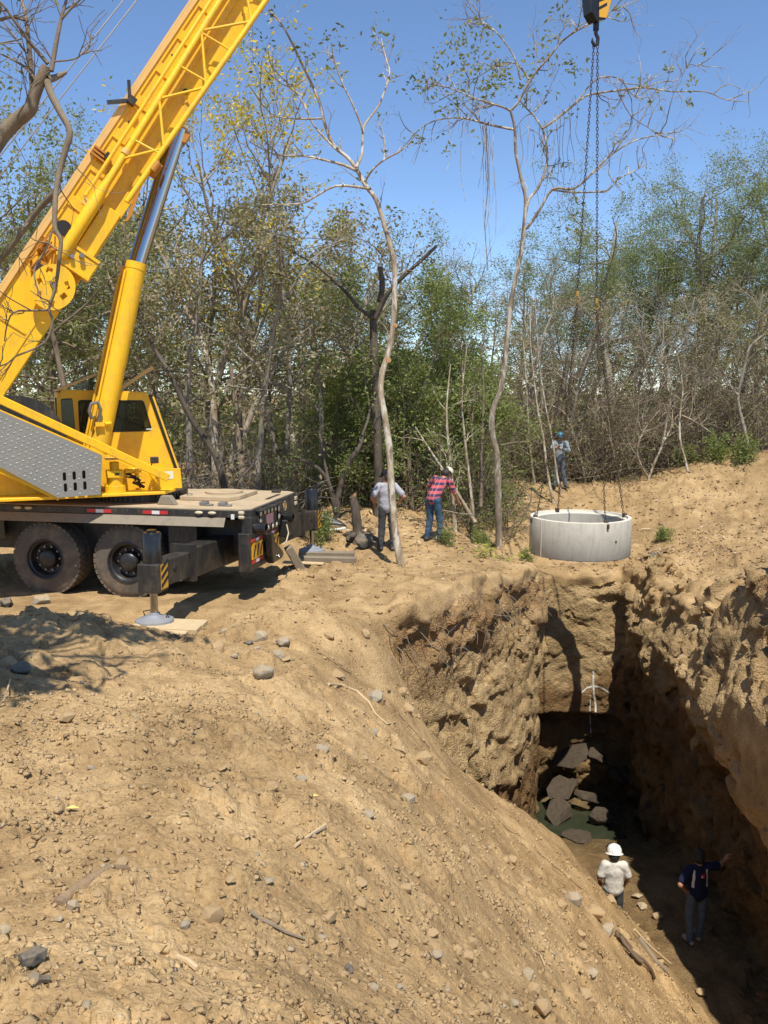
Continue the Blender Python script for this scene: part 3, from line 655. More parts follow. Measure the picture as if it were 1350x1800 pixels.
# --- outriggers (one beam pair, run out to both sides)
NJ = np.array([-0.95, -1.5]); FJ = np.array([-0.23, 4.28]); BDIR = (FJ-NJ)/np.linalg.norm(FJ-NJ)
def bp(t, w): q = NJ+BDIR*t; return (q[0], q[1], w)
LT = np.linalg.norm(FJ-NJ)
part(MB().bar(bp(0.85, 0.815), bp(LT-0.85, 0.815), 0.34, 0.46), 'outrigger_box', black_paint, 0.012)
for side in (0, 1):
    J = NJ if side == 0 else FJ; sg = 1 if side == 0 else -1; t0 = 0 if side == 0 else LT
    og = part(MB().bar(bp(t0+sg*0.16, 0.80), bp(t0+sg*1.7, 0.80), 0.27, 0.37), 'outrigger_beam', black_paint, 0.008)
    MB().bar(bp(t0+sg*0.80, 0.82), bp(t0+sg*0.88, 0.82), 0.40, 0.56).build('collar', black_paint, og)
    MB().cyl((*(J+BDIR*sg*0.36+np.array([0.13, 0])), 0.82), (*(J+BDIR*sg*0.36+np.array([0.145, 0])), 0.82), 0.05, n=16).build('pin_hole', gasket, og)
    MB().box((*(J+BDIR*sg*0.7), 0.595), (0.06, 0.08, 0.06)).build('latch', white_refl, og)
    jb = part(MB().box((J[0], J[1], 0.77), (0.32, 0.34, 0.42)), 'jack_box', black_paint, 0.015)
    MB().lathe([(0.0, 0.0), (0.135, 0.0), (0.135, 0.43), (0.12, 0.455), (0.07, 0.455), (0.07, 0.49), (0, 0.49)], (J[0], J[1], 0.96), (0, 0, 1), 24).build('jack_cylinder', black_gloss, jb, True)
    hz = MB().box((J[0]+0.162, J[1]+0.03, 0.78), (0.006, 0.22, 0.36)).build('hazard_plate', hazard_yellow, jb)
    st = MB()
    for k in range(3):
        y0 = J[1]-0.08+0.002; z0 = 0.62+k*0.12
        st.prism([(J[0]+0.166, y0, z0), (J[0]+0.166, y0+0.22, z0+0.11), (J[0]+0.166, y0+0.22, z0+0.165), (J[0]+0.166, y0, z0+0.055)], (0, 0, 0), (0.003, 0, 0))
    st.build('black_stripes', gasket, jb)
    part(MB().cyl((J[0], J[1], 0.57), (J[0], J[1], 0.20), 0.055, n=18), 'jack_rod', chrome, smooth=True)
    fz = 0.115
    ft = part(MB().lathe([(0.0, 0.13), (0.075, 0.13), (0.085, 0.10), (0.11, 0.085), (0.2, 0.055), (0.27, 0.03), (0.275, 0.0), (0, 0)], (J[0], J[1], fz), (0, 0, 1), 28), 'jack_foot', float_steel, smooth=True)
    for a in (0.3, 2.6):
        c, s = math.cos(a), math.sin(a)
        MB().tube([(J[0]+0.17*c-0.05*s, J[1]+0.17*s+0.05*c, fz+0.06), (J[0]+0.2*c-0.06*s, J[1]+0.2*s+0.06*c, fz+0.12), (J[0]+0.2*c+0.06*s, J[1]+0.2*s-0.06*c, fz+0.12), (J[0]+0.17*c+0.05*s, J[1]+0.17*s-0.05*c, fz+0.06)], 0.009, 6).build('foot_handle', black_paint, ft)
# --- tail
tail = part(MB().box((-0.1, 1.33, 1.28), (0.18, 2.55, 0.3)).box((-0.13, 0.75, 0.86), (0.2, 1.5, 0.62)), 'tail_panel', black_paint, 0.012)
part(MB().box((0.0, 0.88, 1.30), (0.03, 1.12, 0.38)).box((0.03, 0.88, 1.50), (0.10, 1.2, 0.03)), 'lamp_panel', black_paint, 0.006)
for v, w in ((0.38, 1.45), (0.59, 1.45), (0.77, 1.44), (0.95, 1.44), (1.13, 1.43), (1.32, 1.41), (1.32, 1.27), (1.18, 1.15), (0.98, 1.15), (0.74, 1.16), (0.52, 1.17), (0.38, 1.32)):
    big = 0.062 if v in (0.38, 1.32) else 0.05
    lm = part(MB().lathe([(0.0, 0.032), (big*0.6, 0.028), (big*0.92, 0.015), (big, 0.0)], (0.015, v, w), (1, 0, 0), 18), 'tail_lamp', lamp_lens, smooth=True)
    MB().lathe([(big, 0.0), (big*1.12, 0.0), (big*1.12, 0.02), (big, 0.02)], (0.015, v, w), (1, 0, 0), 18).build('bezel', chrome if big < 0.06 else black_gloss, lm, True)
part(MB().box((0.02, 0.85, 1.30), (0.012, 0.36, 0.17)), 'pink_sticker', pink_label)
for w in (1.45, 1.36): part(MB().box((0.0, 2.42, w), (0.03, 0.13, 0.07)), 'corner_lamp', lamp_lens, 0.012)
em = part(MB().lathe([(0.088, 0.0), (0.088, 0.005), (0.075, 0.005), (0.075, 0.0)], (-0.008, 1.78, 1.39), (1, 0, 0), 28), 'number_badge', lamp_lens)
def text_obj(s, size, M, mat, name, parent):
    cu = bpy.data.curves.new(name, 'FONT'); cu.body = s; cu.size = size; cu.align_x = 'CENTER'; cu.align_y = 'CENTER'; cu.extrude = 0.002
    tmp = bpy.data.objects.new(name, cu); COL.objects.link(tmp); dg = bpy.context.evaluated_depsgraph_get()
    me = bpy.data.meshes.new_from_object(tmp.evaluated_get(dg)); bpy.data.objects.remove(tmp); me.transform(M); me.materials.clear(); me.materials.append(mat)
    o = bpy.data.objects.new(name, me); COL.objects.link(o); o.parent = parent; return o
M_rear = Matrix(((0, 0, 1, -0.006), (1, 0, 0, 1.78), (0, 1, 0, 1.39), (0, 0, 0, 1)))
text_obj('03', 0.115, M_rear, hazard_yellow, 'numeral', em)
for v, w, r in ((0.2, 1.24, 0.095), (1.66, 1.2, 0.085)):
    part(MB().lathe([(r*0.72, 0.0), (r*0.72, 0.2), (r, 0.2), (r, 0.0)], (-0.02, v, w), (1, 0, 0), 24), 'tail_pipe', black_gloss, smooth=True)
part(MB().box((0.02, 1.72, 1.02), (0.18, 0.36, 0.30)), 'winch_box', black_paint, 0.02)
for v0, v1, w0, w1 in ((0.08, 0.56, 0.74, 1.0), (0.84, 1.42, 0.72, 0.97)):
    hp = part(MB().box((-0.02, (v0+v1)/2, (w0+w1)/2), (0.02, v1-v0, w1-w0)), 'hazard_plate', hazard_yellow)
    st = MB(); n = 3
    for k in range(n):
        a = v0+(v1-v0)*(k+0.15)/n; b_ = (v1-v0)/n
        st.prism([(-0.009, a, w0+0.035), (-0.009, a+b_*0.3, w0+0.035), (-0.009, a+b_*0.85, w1-0.035), (-0.009, a+b_*0.5, w1-0.035)], (0, 0, 0), (0.003, 0, 0))
    st.build('black_stripes', gasket, hp)
for v0, v1, w in ((0.05, 0.56, 1.045), (0.08, 0.56, 0.70), (0.86, 1.3, 1.03), (1.0, 1.4, 0.69)):
    rs = part(MB().box((-0.02, (v0+v1)/2, w), (0.02, v1-v0, 0.05)), 'reflector_strip', red_refl)
    MB().box((-0.0075, (v0+v1)/2, w), (0.005, 0.14, 0.05)).build('white_panel', white_refl, rs)
part(MB().prism([(0.06, 0.62, 1.08), (0.06, 0.78, 1.08), (0.06, 0.8, 0.95), (0.06, 1.2, 0.72), (0.06, 1.3, 0.62), (0.06, 1.2, 0.56), (0.06, 0.72, 0.56), (0.06, 0.66, 0.7)], (-0.06, 0, 0), (0.06, 0, 0)), 'tow_hook', black_gloss, 0.02)
part(MB().lathe([(0.03, 0), (0.03, 0.01), (0.015, 0.01), (0.015, 0)], (0.125, 0.98, 0.64), (1, 0, 0), 14), 'hook_pin', chrome)
part(MB().tube([(0.1, 1.52, 1.1), (0.14, 1.5, 0.95), (0.13, 1.4, 0.82), (0.1, 1.25, 0.78)], 0.012, 6), 'tail_hose', lamp_lens)
# --- superstructure (slewed), local frame S: x along the boom, y away, z up
M_S = Matrix.Translation((-2.5, 1.25, 0)) @ Matrix.Rotation(math.radians(35), 4, 'Z')
def SMB(): return MB(M_S)
part(SMB().cyl((0, 0, 1.55), (0, 0, 1.70), 0.80, n=48), 'slew_ring', black_paint, smooth=True)
rb = SMB()
for k in range(60):
    a = 2*math.pi*k/60; rb.box((0.81*math.cos(a), 0.81*math.sin(a), 1.62), (0.03, 0.035, 0.1), np.array([[math.cos(a), -math.sin(a), 0], [math.sin(a), math.cos(a), 0], [0, 0, 1]]))
part(rb, 'slew_teeth', black_paint)
part(MB().prism([(-1.75, 0.35, 1.552), (-1.42, 0.35, 1.552), (-1.52, 0.35, 1.70), (-1.68, 0.35, 1.70)], (0, 0, 0), (0, 0.12, 0)), 'slew_stop', dusty_skirt, 0.01)
part(SMB().prism([(-3.3, -1.12, 1.71), (0.25, -1.12, 1.71), (0.5, -0.7, 1.71), (0.62, 0.5, 1.71), (0.62, 1.3, 1.71), (-3.3, 1.3, 1.71)], (0, 0, 0), (0, 0, 0.05)), 'turntable_plate', yellow, 0.008)
# checkered side plate with six slots
outer = [(-4.6, 4.30), (-0.73, 2.39), (-0.78, 1.765), (-1.42, 1.745), (-2.22, 2.25), (-4.6, 3.7)]
slots = [rrect(-1.31+0.145*i+(0.008 if j else 0), 2.075-0.175*j+0.01*i, 0.05, 0.135, 0.024) for j in range(2) for i in range(3)]
side = part(holed_plate(outer, slots, lambda a, b, t: tuple(M_S @ Vector((a, -1.2+t, b))), 0.012), 'side_plate', alu)
tr = SMB(); ct = 0
for i in range(-60, 40):
    for j in range(-60, 60):
        ax = -1.5+0.078*i*0.9+0.078*j*0.28; bz = 2.3-0.078*i*0.44+0.066*j
        if ax > -3.2 and all(in_poly(ax+dx, bz+dz, outer) for dx in (-.03, .03) for dz in (-.03, .03)) and not any(abs(ax-s[0][0]+0.024) < 0.055 and abs(bz-(s[0][1]-0.06)) < 0.1 for s in slots):
            a = 0.5 if (i+j) % 2 else -1.0; c, s_ = math.cos(a), math.sin(a); L, W = 0.026, 0.012
            pts = [(ax+c*L, bz+s_*L), (ax-s_*W, bz+c*W), (ax-c*L, bz-s_*L), (ax+s_*W, bz-c*W)]
            tr.add([(p[0], -1.2, p[1]) for p in pts]+[(ax+0.5*(p[0]-ax), -1.206, bz+0.5*(p[1]-bz)) for p in pts], [(4, 5, 6, 7)]+[(k, (k+1) % 4, 4+(k+1) % 4, 4+k) for k in range(4)])
tag(tr.build('tread_pattern', alu_bright, side), kind='stuff')
part(SMB().box((-1.2, -0.8, 2.0), (0.7, 0.5, 0.4)), 'machine_bay', black_paint)
part(SMB().bar((-4.6, -1.13, 4.55), (0.30, -1.13, 1.985), 0.13, 0.17, up=(0, 1, 0)), 'side_beam', yellow, 0.01)
part(SMB().bar((-4.6, -1.05, 3.64), (-2.2, -1.05, 2.2), 0.2, 0.07).bar((-2.2, -1.05, 2.2), (-1.40, -1.05, 1.72), 0.2, 0.07), 'lower_beam', yellow, 0.005)
for sv in (-0.68, 0.60):
    part(SMB().prism([(-3.3, sv, 1.76), (-1.2, sv, 1.76), (0.2, sv, 1.76), (0.1, sv, 2.0), (-2.55, sv, 3.3), (-3.1, sv, 3.35), (-3.35, sv, 3.1)], (0, 0, 0), (0, 0.06, 0)), 'pivot_frame', yellow, 0.006)
part(SMB().prism([(-0.75, -0.45, 1.76), (0.58, -0.45, 1.76), (0.56, -0.45, 1.92), (-0.75, -0.45, 2.42)], (0, 0, 0), (0, 0.05, 0)), 'front_web', yellow, 0.005)
part(SMB().cyl((-1.93, -0.42, 2.6), (-1.93, 0.42, 2.6), 0.73, n=48), 'winch_drum', black_paint, smooth=True)
# slew drive gearbox and hoses in the recess
gb = part(SMB().cyl((-0.52, -0.92, 1.76), (-0.52, -0.92, 1.88), 0.17, n=24).cyl((-0.52, -0.92, 1.88), (-0.52, -0.92, 2.02), 0.13, n=24).box((-0.52, -0.95, 2.07), (0.26, 0.24, 0.12)).cyl((-0.52, -0.92, 2.12), (-0.52, -0.92, 2.26), 0.075, n=18), 'slew_gearbox', yellow, 0.006, True)
SMB().box((-0.5, -1.073, 2.07), (0.07, 0.004, 0.035)).build('maker_plate', black_paint, gb)
bo = SMB()
for k in range(14):
    a = 2*math.pi*k/14; bo.cyl((-0.52+0.15*math.cos(a), -0.92+0.15*math.sin(a), 1.88), (-0.52+0.15*math.cos(a), -0.92+0.15*math.sin(a), 1.90), 0.014, n=6)
bo.build('flange_bolt', yellow, gb)
part(SMB().cyl((-0.36, -0.92, 2.09), (-0.1, -0.9, 2.12), 0.05, n=14).cyl((-0.2, -0.91, 2.1), (-0.14, -0.91, 2.1), 0.075, n=14).box((-0.05, -0.9, 2.12), (0.1, 0.05, 0.03)), 'hydraulic_motor', yellow, 0.004, True)
hs = SMB()
for k in range(9):
    rr_ = random.Random(k); a = (-0.36+0.05*rr_.random(), -0.95, 2.0+0.08*rr_.random()); b_ = (-0.12+0.1*rr_.random(), -0.88, 1.80+0.1*rr_.random())
    hs.tube([a, (-0.2+0.1*rr_.random(), -0.99, 2.02-0.1*rr_.random()), (-0.25+0.12*rr_.random(), -1.0, 1.88+0.05*rr_.random()), b_], 0.012, 6)
part(hs, 'hydraulic_hose', gasket)
part(SMB().prism([(-0.66, -0.94, 2.33), (-0.34, -0.94, 2.33), (-0.34, -0.94, 2.30), (-0.66, -0.94, 2.30)], (0, -0.1, 0), (0, 0.15, 0)), 'gearbox_bracket', yellow_pale)
part(SMB().bar((0.02, -0.95, 2.12), (0.2, -0.9, 1.77), 0.03, 0.05).bar((0.16, -0.94, 2.12), (0.02, -0.9, 1.77), 0.03, 0.05), 'cross_brace', yellow)
part(SMB().prism([(0.05, -0.72, 1.765), (0.55, -0.72, 1.765), (0.12, -0.72, 2.08)], (0, 0, 0), (0, 0.03, 0)), 'gusset', yellow)
wl_ = part(SMB().box((0.12, -0.95, 2.27), (0.13, 0.08, 0.11)).bar((0.06, -0.95, 2.12), (0.08, -0.95, 2.25), 0.02, 0.02), 'work_lamp', black_paint, 0.01)
part(SMB().box((0.36, -0.753, 1.99), (0.19, 0.006, 0.13)), 'white_label', white_refl)
part(SMB().prism([(0.12, -0.75, 1.76), (0.6, -0.75, 1.76), (0.58, -0.75, 2.1), (0.1, -0.75, 2.1)], (0, 0, 0), (0, 0.03, 0)), 'front_panel', yellow, 0.004)
# --- operator's cab
CV0, CV1 = 0.50, 1.32
cab_out = [(-1.23, 1.76), (-1.23, 3.36), (-1.18, 3.41), (0.24, 3.37), (0.31, 3.31), (0.72, 1.99), (0.72, 1.80), (0.5, 1.80), (0.48, 1.70), (-1.2, 1.70)]
def soft(poly, r=0.05, n=3):
    out = []; m = len(poly)
    for i in range(m):
        p0, p1, p2 = Vector(poly[i-1]), Vector(poly[i]), Vector(poly[(i+1) % m]); a = p1+(p0-p1).normalized()*r; b = p1+(p2-p1).normalized()*r
        for k in range(n+1):
            t = k/n; out.append(tuple(a*(1-t)**2+p1*2*t*(1-t)+b*t*t))
    return out
win_side = soft([(-0.92, 2.68), (-0.92, 3.25), (0.2, 3.24), (0.33, 2.72), (0.28, 2.68)], 0.05)
win_rear = soft([(-1.19, 2.64), (-1.20, 3.27), (-1.01, 3.28), (-0.98, 2.60)], 0.03)
cab = part(holed_plate(cab_out, [win_side], lambda a, b, t: tuple(M_S @ Vector((a, CV0+t, b))), 0.03), 'cab', yellow)
m = holed_plate(cab_out, [win_side], lambda a, b, t: tuple(M_S @ Vector((a, CV1-t, b))), 0.03)
m.build('far_side', yellow, cab)
def wallstrip(a, b, th=0.03):
    d = np.array(b)-np.array(a); d = d/np.linalg.norm(d); nrm = np.array([d[1], -d[0]])*-th
    return SMB().prism([(a[0], CV0+0.031, a[1]), (b[0], CV0+0.031, b[1]), (b[0]+nrm[0], CV0+0.031, b[1]+nrm[1]), (a[0]+nrm[0], CV0+0.031, a[1]+nrm[1])], (0, 0, 0), (0, CV1-CV0-0.062, 0))
wallstrip((-1.2, 3.40), (0.26, 3.36)).build('roof', yellow, cab)
wallstrip((0.72, 1.80), (-1.2, 1.71)).build('floor_pan', yellow, cab)
rear = holed_plate([(CV0, 1.72), (CV1, 1.72), (CV1, 3.38), (CV0, 3.38)], [rrect((CV0+CV1)/2-0.02, 2.98, 0.56, 0.62, 0.05)], lambda a, b, t: tuple(M_S @ Vector((-1.231-t, a, b))), 0.03)
rear.build('rear_wall', yellow, cab)
SMB().box((-1.235, (CV0+CV1)/2-0.02, 2.98), (0.008, 0.55, 0.61)).build('rear_pane', glass, cab)
wallstrip((0.72, 1.99), (0.70, 1.80)).build('nose', yellow, cab)
SMB().prism([(0.29, CV0+0.04, 3.30), (0.70, CV0+0.04, 2.0), (0.69, CV0+0.04, 1.995), (0.28, CV0+0.04, 3.295)], (0, 0, 0), (0, CV1-CV0-0.08, 0)).build('windscreen', glass, cab)
SMB().bar((0.315, CV0+0.0, 3.33), (0.75, CV0+0.0, 1.93), 0.05, 0.05, up=(0, 1, 0)).build('front_pillar', gasket, cab)
SMB().bar((0.36, CV0-0.005, 3.30), (0.79, CV0-0.005, 1.90), 0.05, 0.03, up=(0, 1, 0)).bar((0.79, CV0-0.005, 1.92), (0.74, CV0-0.005, 1.80), 0.05, 0.03, up=(0, 1, 0)).build('front_rail', yellow, cab)
def ring_loop(loop, w, to3, th):
    c = Vector((sum(p[0] for p in loop)/len(loop), sum(p[1] for p in loop)/len(loop)))
    inn = [tuple(Vector(p)+(c-Vector(p)).normalized()*w) for p in loop]; return holed_plate(loop, [inn], to3, th)
for nm, wn_ in (('window', win_side), ):
    fr = ring_loop(wn_, 0.028, lambda a, b, t: tuple(M_S @ Vector((a, CV0-0.004+t, b))), 0.02).build(nm, gasket, cab)
    SMB().prism([(a, CV0+0.012, b) for a, b in wn_], (0, 0, 0), (0, 0.006, 0)).build('pane', glass, fr)
    SMB().prism([(a, CV1-0.012, b) for a, b in wn_], (0, 0, 0), (0, 0.006, 0)).build('pane', glass, fr)
rw = ring_loop(win_rear, 0.02, lambda a, b, t: tuple(M_S @ Vector((a, CV0-0.006+t, b))), 0.02).build('window', gasket, cab)
SMB().prism([(a, CV0-0.004, b) for a, b in win_rear], (0, 0, 0), (0, 0.003, 0)).build('pane', simple('green_glass', (0.05, 0.09, 0.055), 0.12, var=0.4, vscale=9), rw)
SMB().box((-0.62, 0.85, 2.75), (0.16, 0.5, 0.65)).box((-0.4, 0.85, 2.3), (0.5, 0.5, 0.16)).build('driver_seat', gasket, cab)
SMB().box((-0.08, 0.7, 2.30), (0.3, 0.2, 0.5)).build('console', black_paint, cab)
SMB().prism([(-1.25, CV0-0.02, 3.40), (-0.6, CV0-0.02, 3.67), (-0.6, CV0-0.02, 3.70), (-1.25, CV0-0.02, 3.43)], (0, 0, 0), (0, CV1-CV0, 0)).build('roof_hatch', yellow_pale, cab)
SMB().prism([(-1.0, CV0+0.05, 3.41), (-0.62, CV0+0.05, 3.41), (-0.62, CV0+0.05, 3.65), (-0.98, CV0+0.05, 3.50)], (0, 0, 0), (0, 0.01, 0)).build('hatch_pane', glass, cab)
SMB().bar((-0.1, 1.2, 3.45), (0.5, 1.25, 3.85), 0.05, 0.06).build('wiper_arm', yellow_pale, cab)
SMB().box((0.28, CV0-0.003, 2.72), (0.10, 0.004, 0.022)).build('window_sticker', white_refl, cab)
# --- lift cylinders
for k, sv in enumerate((-0.36, 0.36)):
    A_, B_, C_ = np.array([-0.76, sv, 2.2]), np.array([0.045, sv, 5.50]), np.array([0.84, sv, 7.72])
    lc = part(SMB().cyl(A_, B_, 0.165, n=28).cyl(B_-(B_-A_)*0.03, B_+(B_-A_)*0.004, 0.172, n=28), 'lift_cylinder', yellow, 0, True)
    SMB().cyl(B_-(B_-A_)*0.1, C_, 0.112, n=24).build('rod', chrome, lc, True)
    o_ = np.array([-0.165, -0.09, 0.05])
    SMB().tube([A_+(B_-A_)*0.05+o_, A_+(B_-A_)*0.3+o_, A_+(B_-A_)*0.95+o_*0.98], 0.02, 8).build('oil_pipe', yellow, lc, True)
hz_ = SMB(); hz_.tube([(-0.80, -0.56, 2.95), (-0.84, -0.58, 3.08), (-0.80, -0.6, 3.2), (-0.70, -0.6, 3.22), (-0.66, -0.58, 3.1), (-0.69, -0.56, 2.9)], 0.03, 8)
part(hz_, 'cylinder_hose', steel, smooth=True)
part(SMB().box((-0.68, -0.55, 2.86), (0.14, 0.08, 0.07)).cyl((-0.6, -0.55, 2.86), (-0.5, -0.5, 2.87), 0.03, n=10), 'hose_fitting', yellow)
# --- boom
E_ = math.radians(56.5); ce, se = math.cos(E_), math.sin(E_)
M_B = M_S @ Matrix(((ce, 0, -se, -2.87), (0, 1, 0, 0), (se, 0, ce, 2.97), (0, 0, 0, 1)))
def BMB(): return MB(M_B)
S_END, S_TIP = 9.6, 22.6
boom = part(BMB().box((S_END/2-0.2, 0, 0.0), (S_END+0.4, 0.80, 0.90)), 'boom', yellow, 0.02)
BMB().box((S_END+3.2, 0, -0.01), (6.6, 0.66, 0.76)).box((S_END+9.3, 0, -0.02), (7.4, 0.54, 0.64)).build('inner_section', yellow, boom, bevel=0.015)
BMB().box((S_END/2+0.4, 0, 0.463), (S_END-0.9, 0.90, 0.035)).build('top_flange', yellow_pale, boom)
BMB().box((S_END/2+0.4, -0.425, 0.41), (S_END-0.9, 0.05, 0.075)).build('top_rail', yellow_pale, boom, bevel=0.006)
fb = BMB().box((S_END/2+1.6, -0.413, 0.345), (S_END-3.2, 0.026, 0.06))
fb.box((S_END/2+1.7, -0.41, -0.385), (S_END-3.4, 0.04, 0.14)); fb.box((S_END/2+1.7, -0.425, -0.02), (S_END-3.2, 0.05, 0.20))
fb.build('side_rail', yellow, boom, bevel=0.004)
for s in (3.86, 4.53, 5.19, 5.85, 6.51, 7.17, 7.83, 8.5, 9.15):
    BMB().prism([(s, -0.4, 0.09), (s+0.17, -0.4, 0.09), (s+0.17, -0.4, 0.315), (s, -0.4, 0.315)], (0, 0, 0), (0, -0.026, 0)).build('stiffener', yellow, boom, bevel=0.004)
BMB().box((0.95, -0.408, -0.24), (2.2, 0.016, 0.03)).build('weld_rib', yellow, boom)
for s in (0.6, 1.75): BMB().box((s, -0.41, 0.05), (0.035, 0.02, 0.55)).build('weld_rib', yellow, boom)
BMB().lathe([(0.0, 0.0), (0.125, 0.0)], (3.5, -0.428, 0.17), (0, -1, 0), 24).build('access_hole', gasket, boom)
BMB().cyl((6.55, -0.431, -0.22), (6.55, -0.44, -0.22), 0.045, n=16).build('grease_hole', gasket, boom)
for s, n_ in ((5.55, 0.24), (6.9, 0.25), (3.45, -0.27)): BMB().cyl((s, -0.401, n_), (s, -0.408, n_), 0.014, n=10).build('bolt_hole', gasket, boom)
# collar with bevelled lip
col = BMB().box((3.14, -0.5, -0.30), (0.34, 0.22, 0.52)).build('collar', yellow, boom, bevel=0.02)
BMB().box((3.33, -0.53, -0.30), (0.05, 0.20, 0.50)).box((3.0, -0.53, -0.30), (0.04, 0.20, 0.50)).build('lip', yellow, col)
BMB().cyl((3.16, -0.60, -0.16), (3.16, -0.68, -0.16), 0.035, n=14).cyl((3.26, -0.60, -0.27), (3.26, -0.70, -0.27), 0.04, n=14).build('pin', steel, col, True)
BMB().box((3.75, -0.46, -0.28), (0.9, 0.10, 0.30)).build('lower_panel', yellow, boom, bevel=0.01)
# jib heel plate with openings
ang_ = np.linspace(0, 2*math.pi, 40, endpoint=False)
heel_out = [(2.58+0.36*math.cos(a)*(1.0 if math.cos(a) < 0 else 1.05), -0.17+0.33*math.sin(a)) for a in ang_]
def sq(cx, cy, w, h, r): c, s = math.cos(r), math.sin(r); return [(cx+c*x-s*y, cy+s*x+c*y) for x, y in ((-w, -h), (w, -h), (w, h), (-w, h))]
heel_h = [sq(2.78, 0.0, 0.045, 0.045, 0.2), sq(2.55, 0.03, 0.05, 0.035, 0.9), sq(2.38, -0.06, 0.04, 0.03, 0.5), sq(2.36, -0.28, 0.045, 0.045, 0.3), sq(2.56, -0.37, 0.05, 0.04, -0.3), sq(2.74, -0.33, 0.06, 0.03, 0.9), [(2.62+0.06*math.cos(a), -0.17+0.06*math.sin(a)) for a in ang_[::3]]]
hl = holed_plate(heel_out, heel_h, lambda a, b, t: tuple(M_B @ Vector((a, -0.62+t, b))), 0.03).build('jib_heel_plate', yellow, boom)
BMB().box((2.58, -0.51, -0.17), (0.42, 0.16, 0.36)).build('heel_block', yellow, hl)
BMB().cyl((2.62, -0.60, -0.17), (2.62, -0.66, -0.17), 0.045, n=14).build('heel_pin', steel, hl)
# swing-away lattice jib stowed along the near side
def up(s): return -0.03+(s-3.0)*0.024
def lo(s): return -0.39-(s-4.37)*0.022
ju = BMB(); ju.tube([(3.05, -0.60, up(3.05)), (3.12, -0.60, up(3.1)), (4.2, -0.60, up(4.2)), (4.5, -0.60, up(4.5)), (16, -0.62, up(16))], [0.085, 0.105, 0.10, 0.055, 0.05], 14)
jib = ju.build('jib_chord', yellow, boom, True)
BMB().tube([(4.1, -0.58, 0.16), (9.0, -0.57, 0.22), (16, -0.57, 0.30)], 0.03, 8).build('hose_pipe', yellow, boom, True)
BMB().tube([(4.37, -0.76, lo(4.37)), (16, -0.76, lo(16))], 0.045, 12).build('lower_chord', yellow, jib, True)
nod = [(4.93, 'u'), (5.45, 'l'), (6.10, 'u'), (6.70, 'l'), (7.45, 'u'), (8.08, 'l'), (8.75, 'u'), (9.4, 'l'), (10.1, 'u'), (10.8, 'l'), (11.5, 'u'), (12.2, 'l'), (12.9, 'u')]
def npt(s, k): return (s, -0.62, up(s)) if k == 'u' else (s, -0.76, lo(s))
for (a, ka), (b_, kb) in zip(nod[:-1], nod[1:]):
    BMB().tube([npt(a, ka), npt(b_, kb)], 0.022, 8).build('lattice_brace', yellow, jib, True)
for s in (5.3, 6.75, 7.42): BMB().tube([(s, -0.62, up(s)), (s+0.04, -0.76, lo(s))], 0.018, 8).build('lattice_brace', yellow, jib, True)
BMB().cyl((5.02, -0.6, up(5.02)), (5.1, -0.6, up(5.1)), 0.072, n=16).build('clamp', yellow_pale, jib, True)
BMB().box((5.1, -0.66, -0.47), (0.22, 0.2, 0.16)).cyl((5.02, -0.76, -0.45), (5.2, -0.76, -0.46), 0.07, n=12).build('jib_clamp', simple('orange_primer', (0.5, 0.2, 0.02), 0.6), boom, bevel=0.01)
BMB().box((4.55, -0.55, -0.47), (0.8, 0.06, 0.06), np.array([[0.97, 0, -0.22], [0, 1, 0], [0.22, 0, 0.97]])).build('jib_rest', MATS['orange_primer'], boom)
# side brackets, marker mast, valve cluster
for k in range(3): BMB().box((4.75+0.06*k, -0.46, 0.30-0.0*k), (0.03, 0.10, 0.30)).build('hose_bracket', MATS['orange_primer'], boom)
BMB().box((4.86, -0.5, 0.2), (0.10, 0.09, 0.10)).build('hose_clip', black_paint, boom)
BMB().box((4.02, -0.53, 0.09), (0.09, 0.08, 0.13)).cyl((4.0, -0.58, 0.02), (4.1, -0.58, 0.18), 0.02, n=8).build('latch', yellow_pale, boom)
mast = BMB().box((5.83, -0.50, 0.36), (0.12, 0.10, 0.12)).bar((5.86, -0.5, 0.42), (6.06, -0.52, 0.56), 0.05, 0.05).bar((5.8, -0.5, 0.40), (5.55, -0.52, 0.64), 0.035, 0.06).build('angle_sensor', black_paint, boom)
vc = BMB(); rr = random.Random(5)
for k in range(9):
    s = 2.62+0.5*rr.random(); n_ = 0.1+0.2*rr.random()
    vc.tube([(s, -0.41, n_), (s+0.05, -0.52, n_+0.05), (s+0.15+0.1*rr.random(), -0.54, n_+0.03), (s+0.25, -0.42, n_-0.02)], 0.014, 6)
vc.box((2.75, -0.46, 0.16), (0.22, 0.10, 0.16)).box((3.1, -0.45, 0.2), (0.2, 0.06, 0.02)).box((3.1, -0.45, 0.3), (0.2, 0.06, 0.02)).box((3.0, -0.45, 0.25), (0.02, 0.06, 0.1))
vc.build('valve_cluster', MATS['orange_primer'], boom)
BMB().box((2.72, -0.52, 0.14), (0.16, 0.04, 0.1)).build('valve_block', black_paint, boom)
BMB().prism([(5.75, -0.45, -0.45), (6.1, -0.45, -0.45), (6.02, -0.45, -0.66), (5.84, -0.45, -0.66)], (0, 0, 0), (0, 0.9, 0)).build('rod_clevis', MATS['orange_primer'], boom, bevel=0.02)
BMB().box((S_TIP-0.1, 0, 0.02), (0.9, 0.6, 0.7)).build('boom_head', yellow, boom, bevel=0.02)
for sv in (-0.12, 0.12):
    BMB().cyl((S_TIP+0.1, sv-0.04, -0.05), (S_TIP+0.1, sv+0.04, -0.05), 0.3, n=24).build('head_sheave', steel, boom, True)
for k, (sv, n0) in enumerate(((0.18, 1.42), (0.26, 1.22))):
    BMB().tube([(1.2, sv, n0+0.28+0.02*k), (S_TIP, sv*0.6, 0.35-0.05*k)], 0.011, 6).build('hoist_rope', steel, boom)
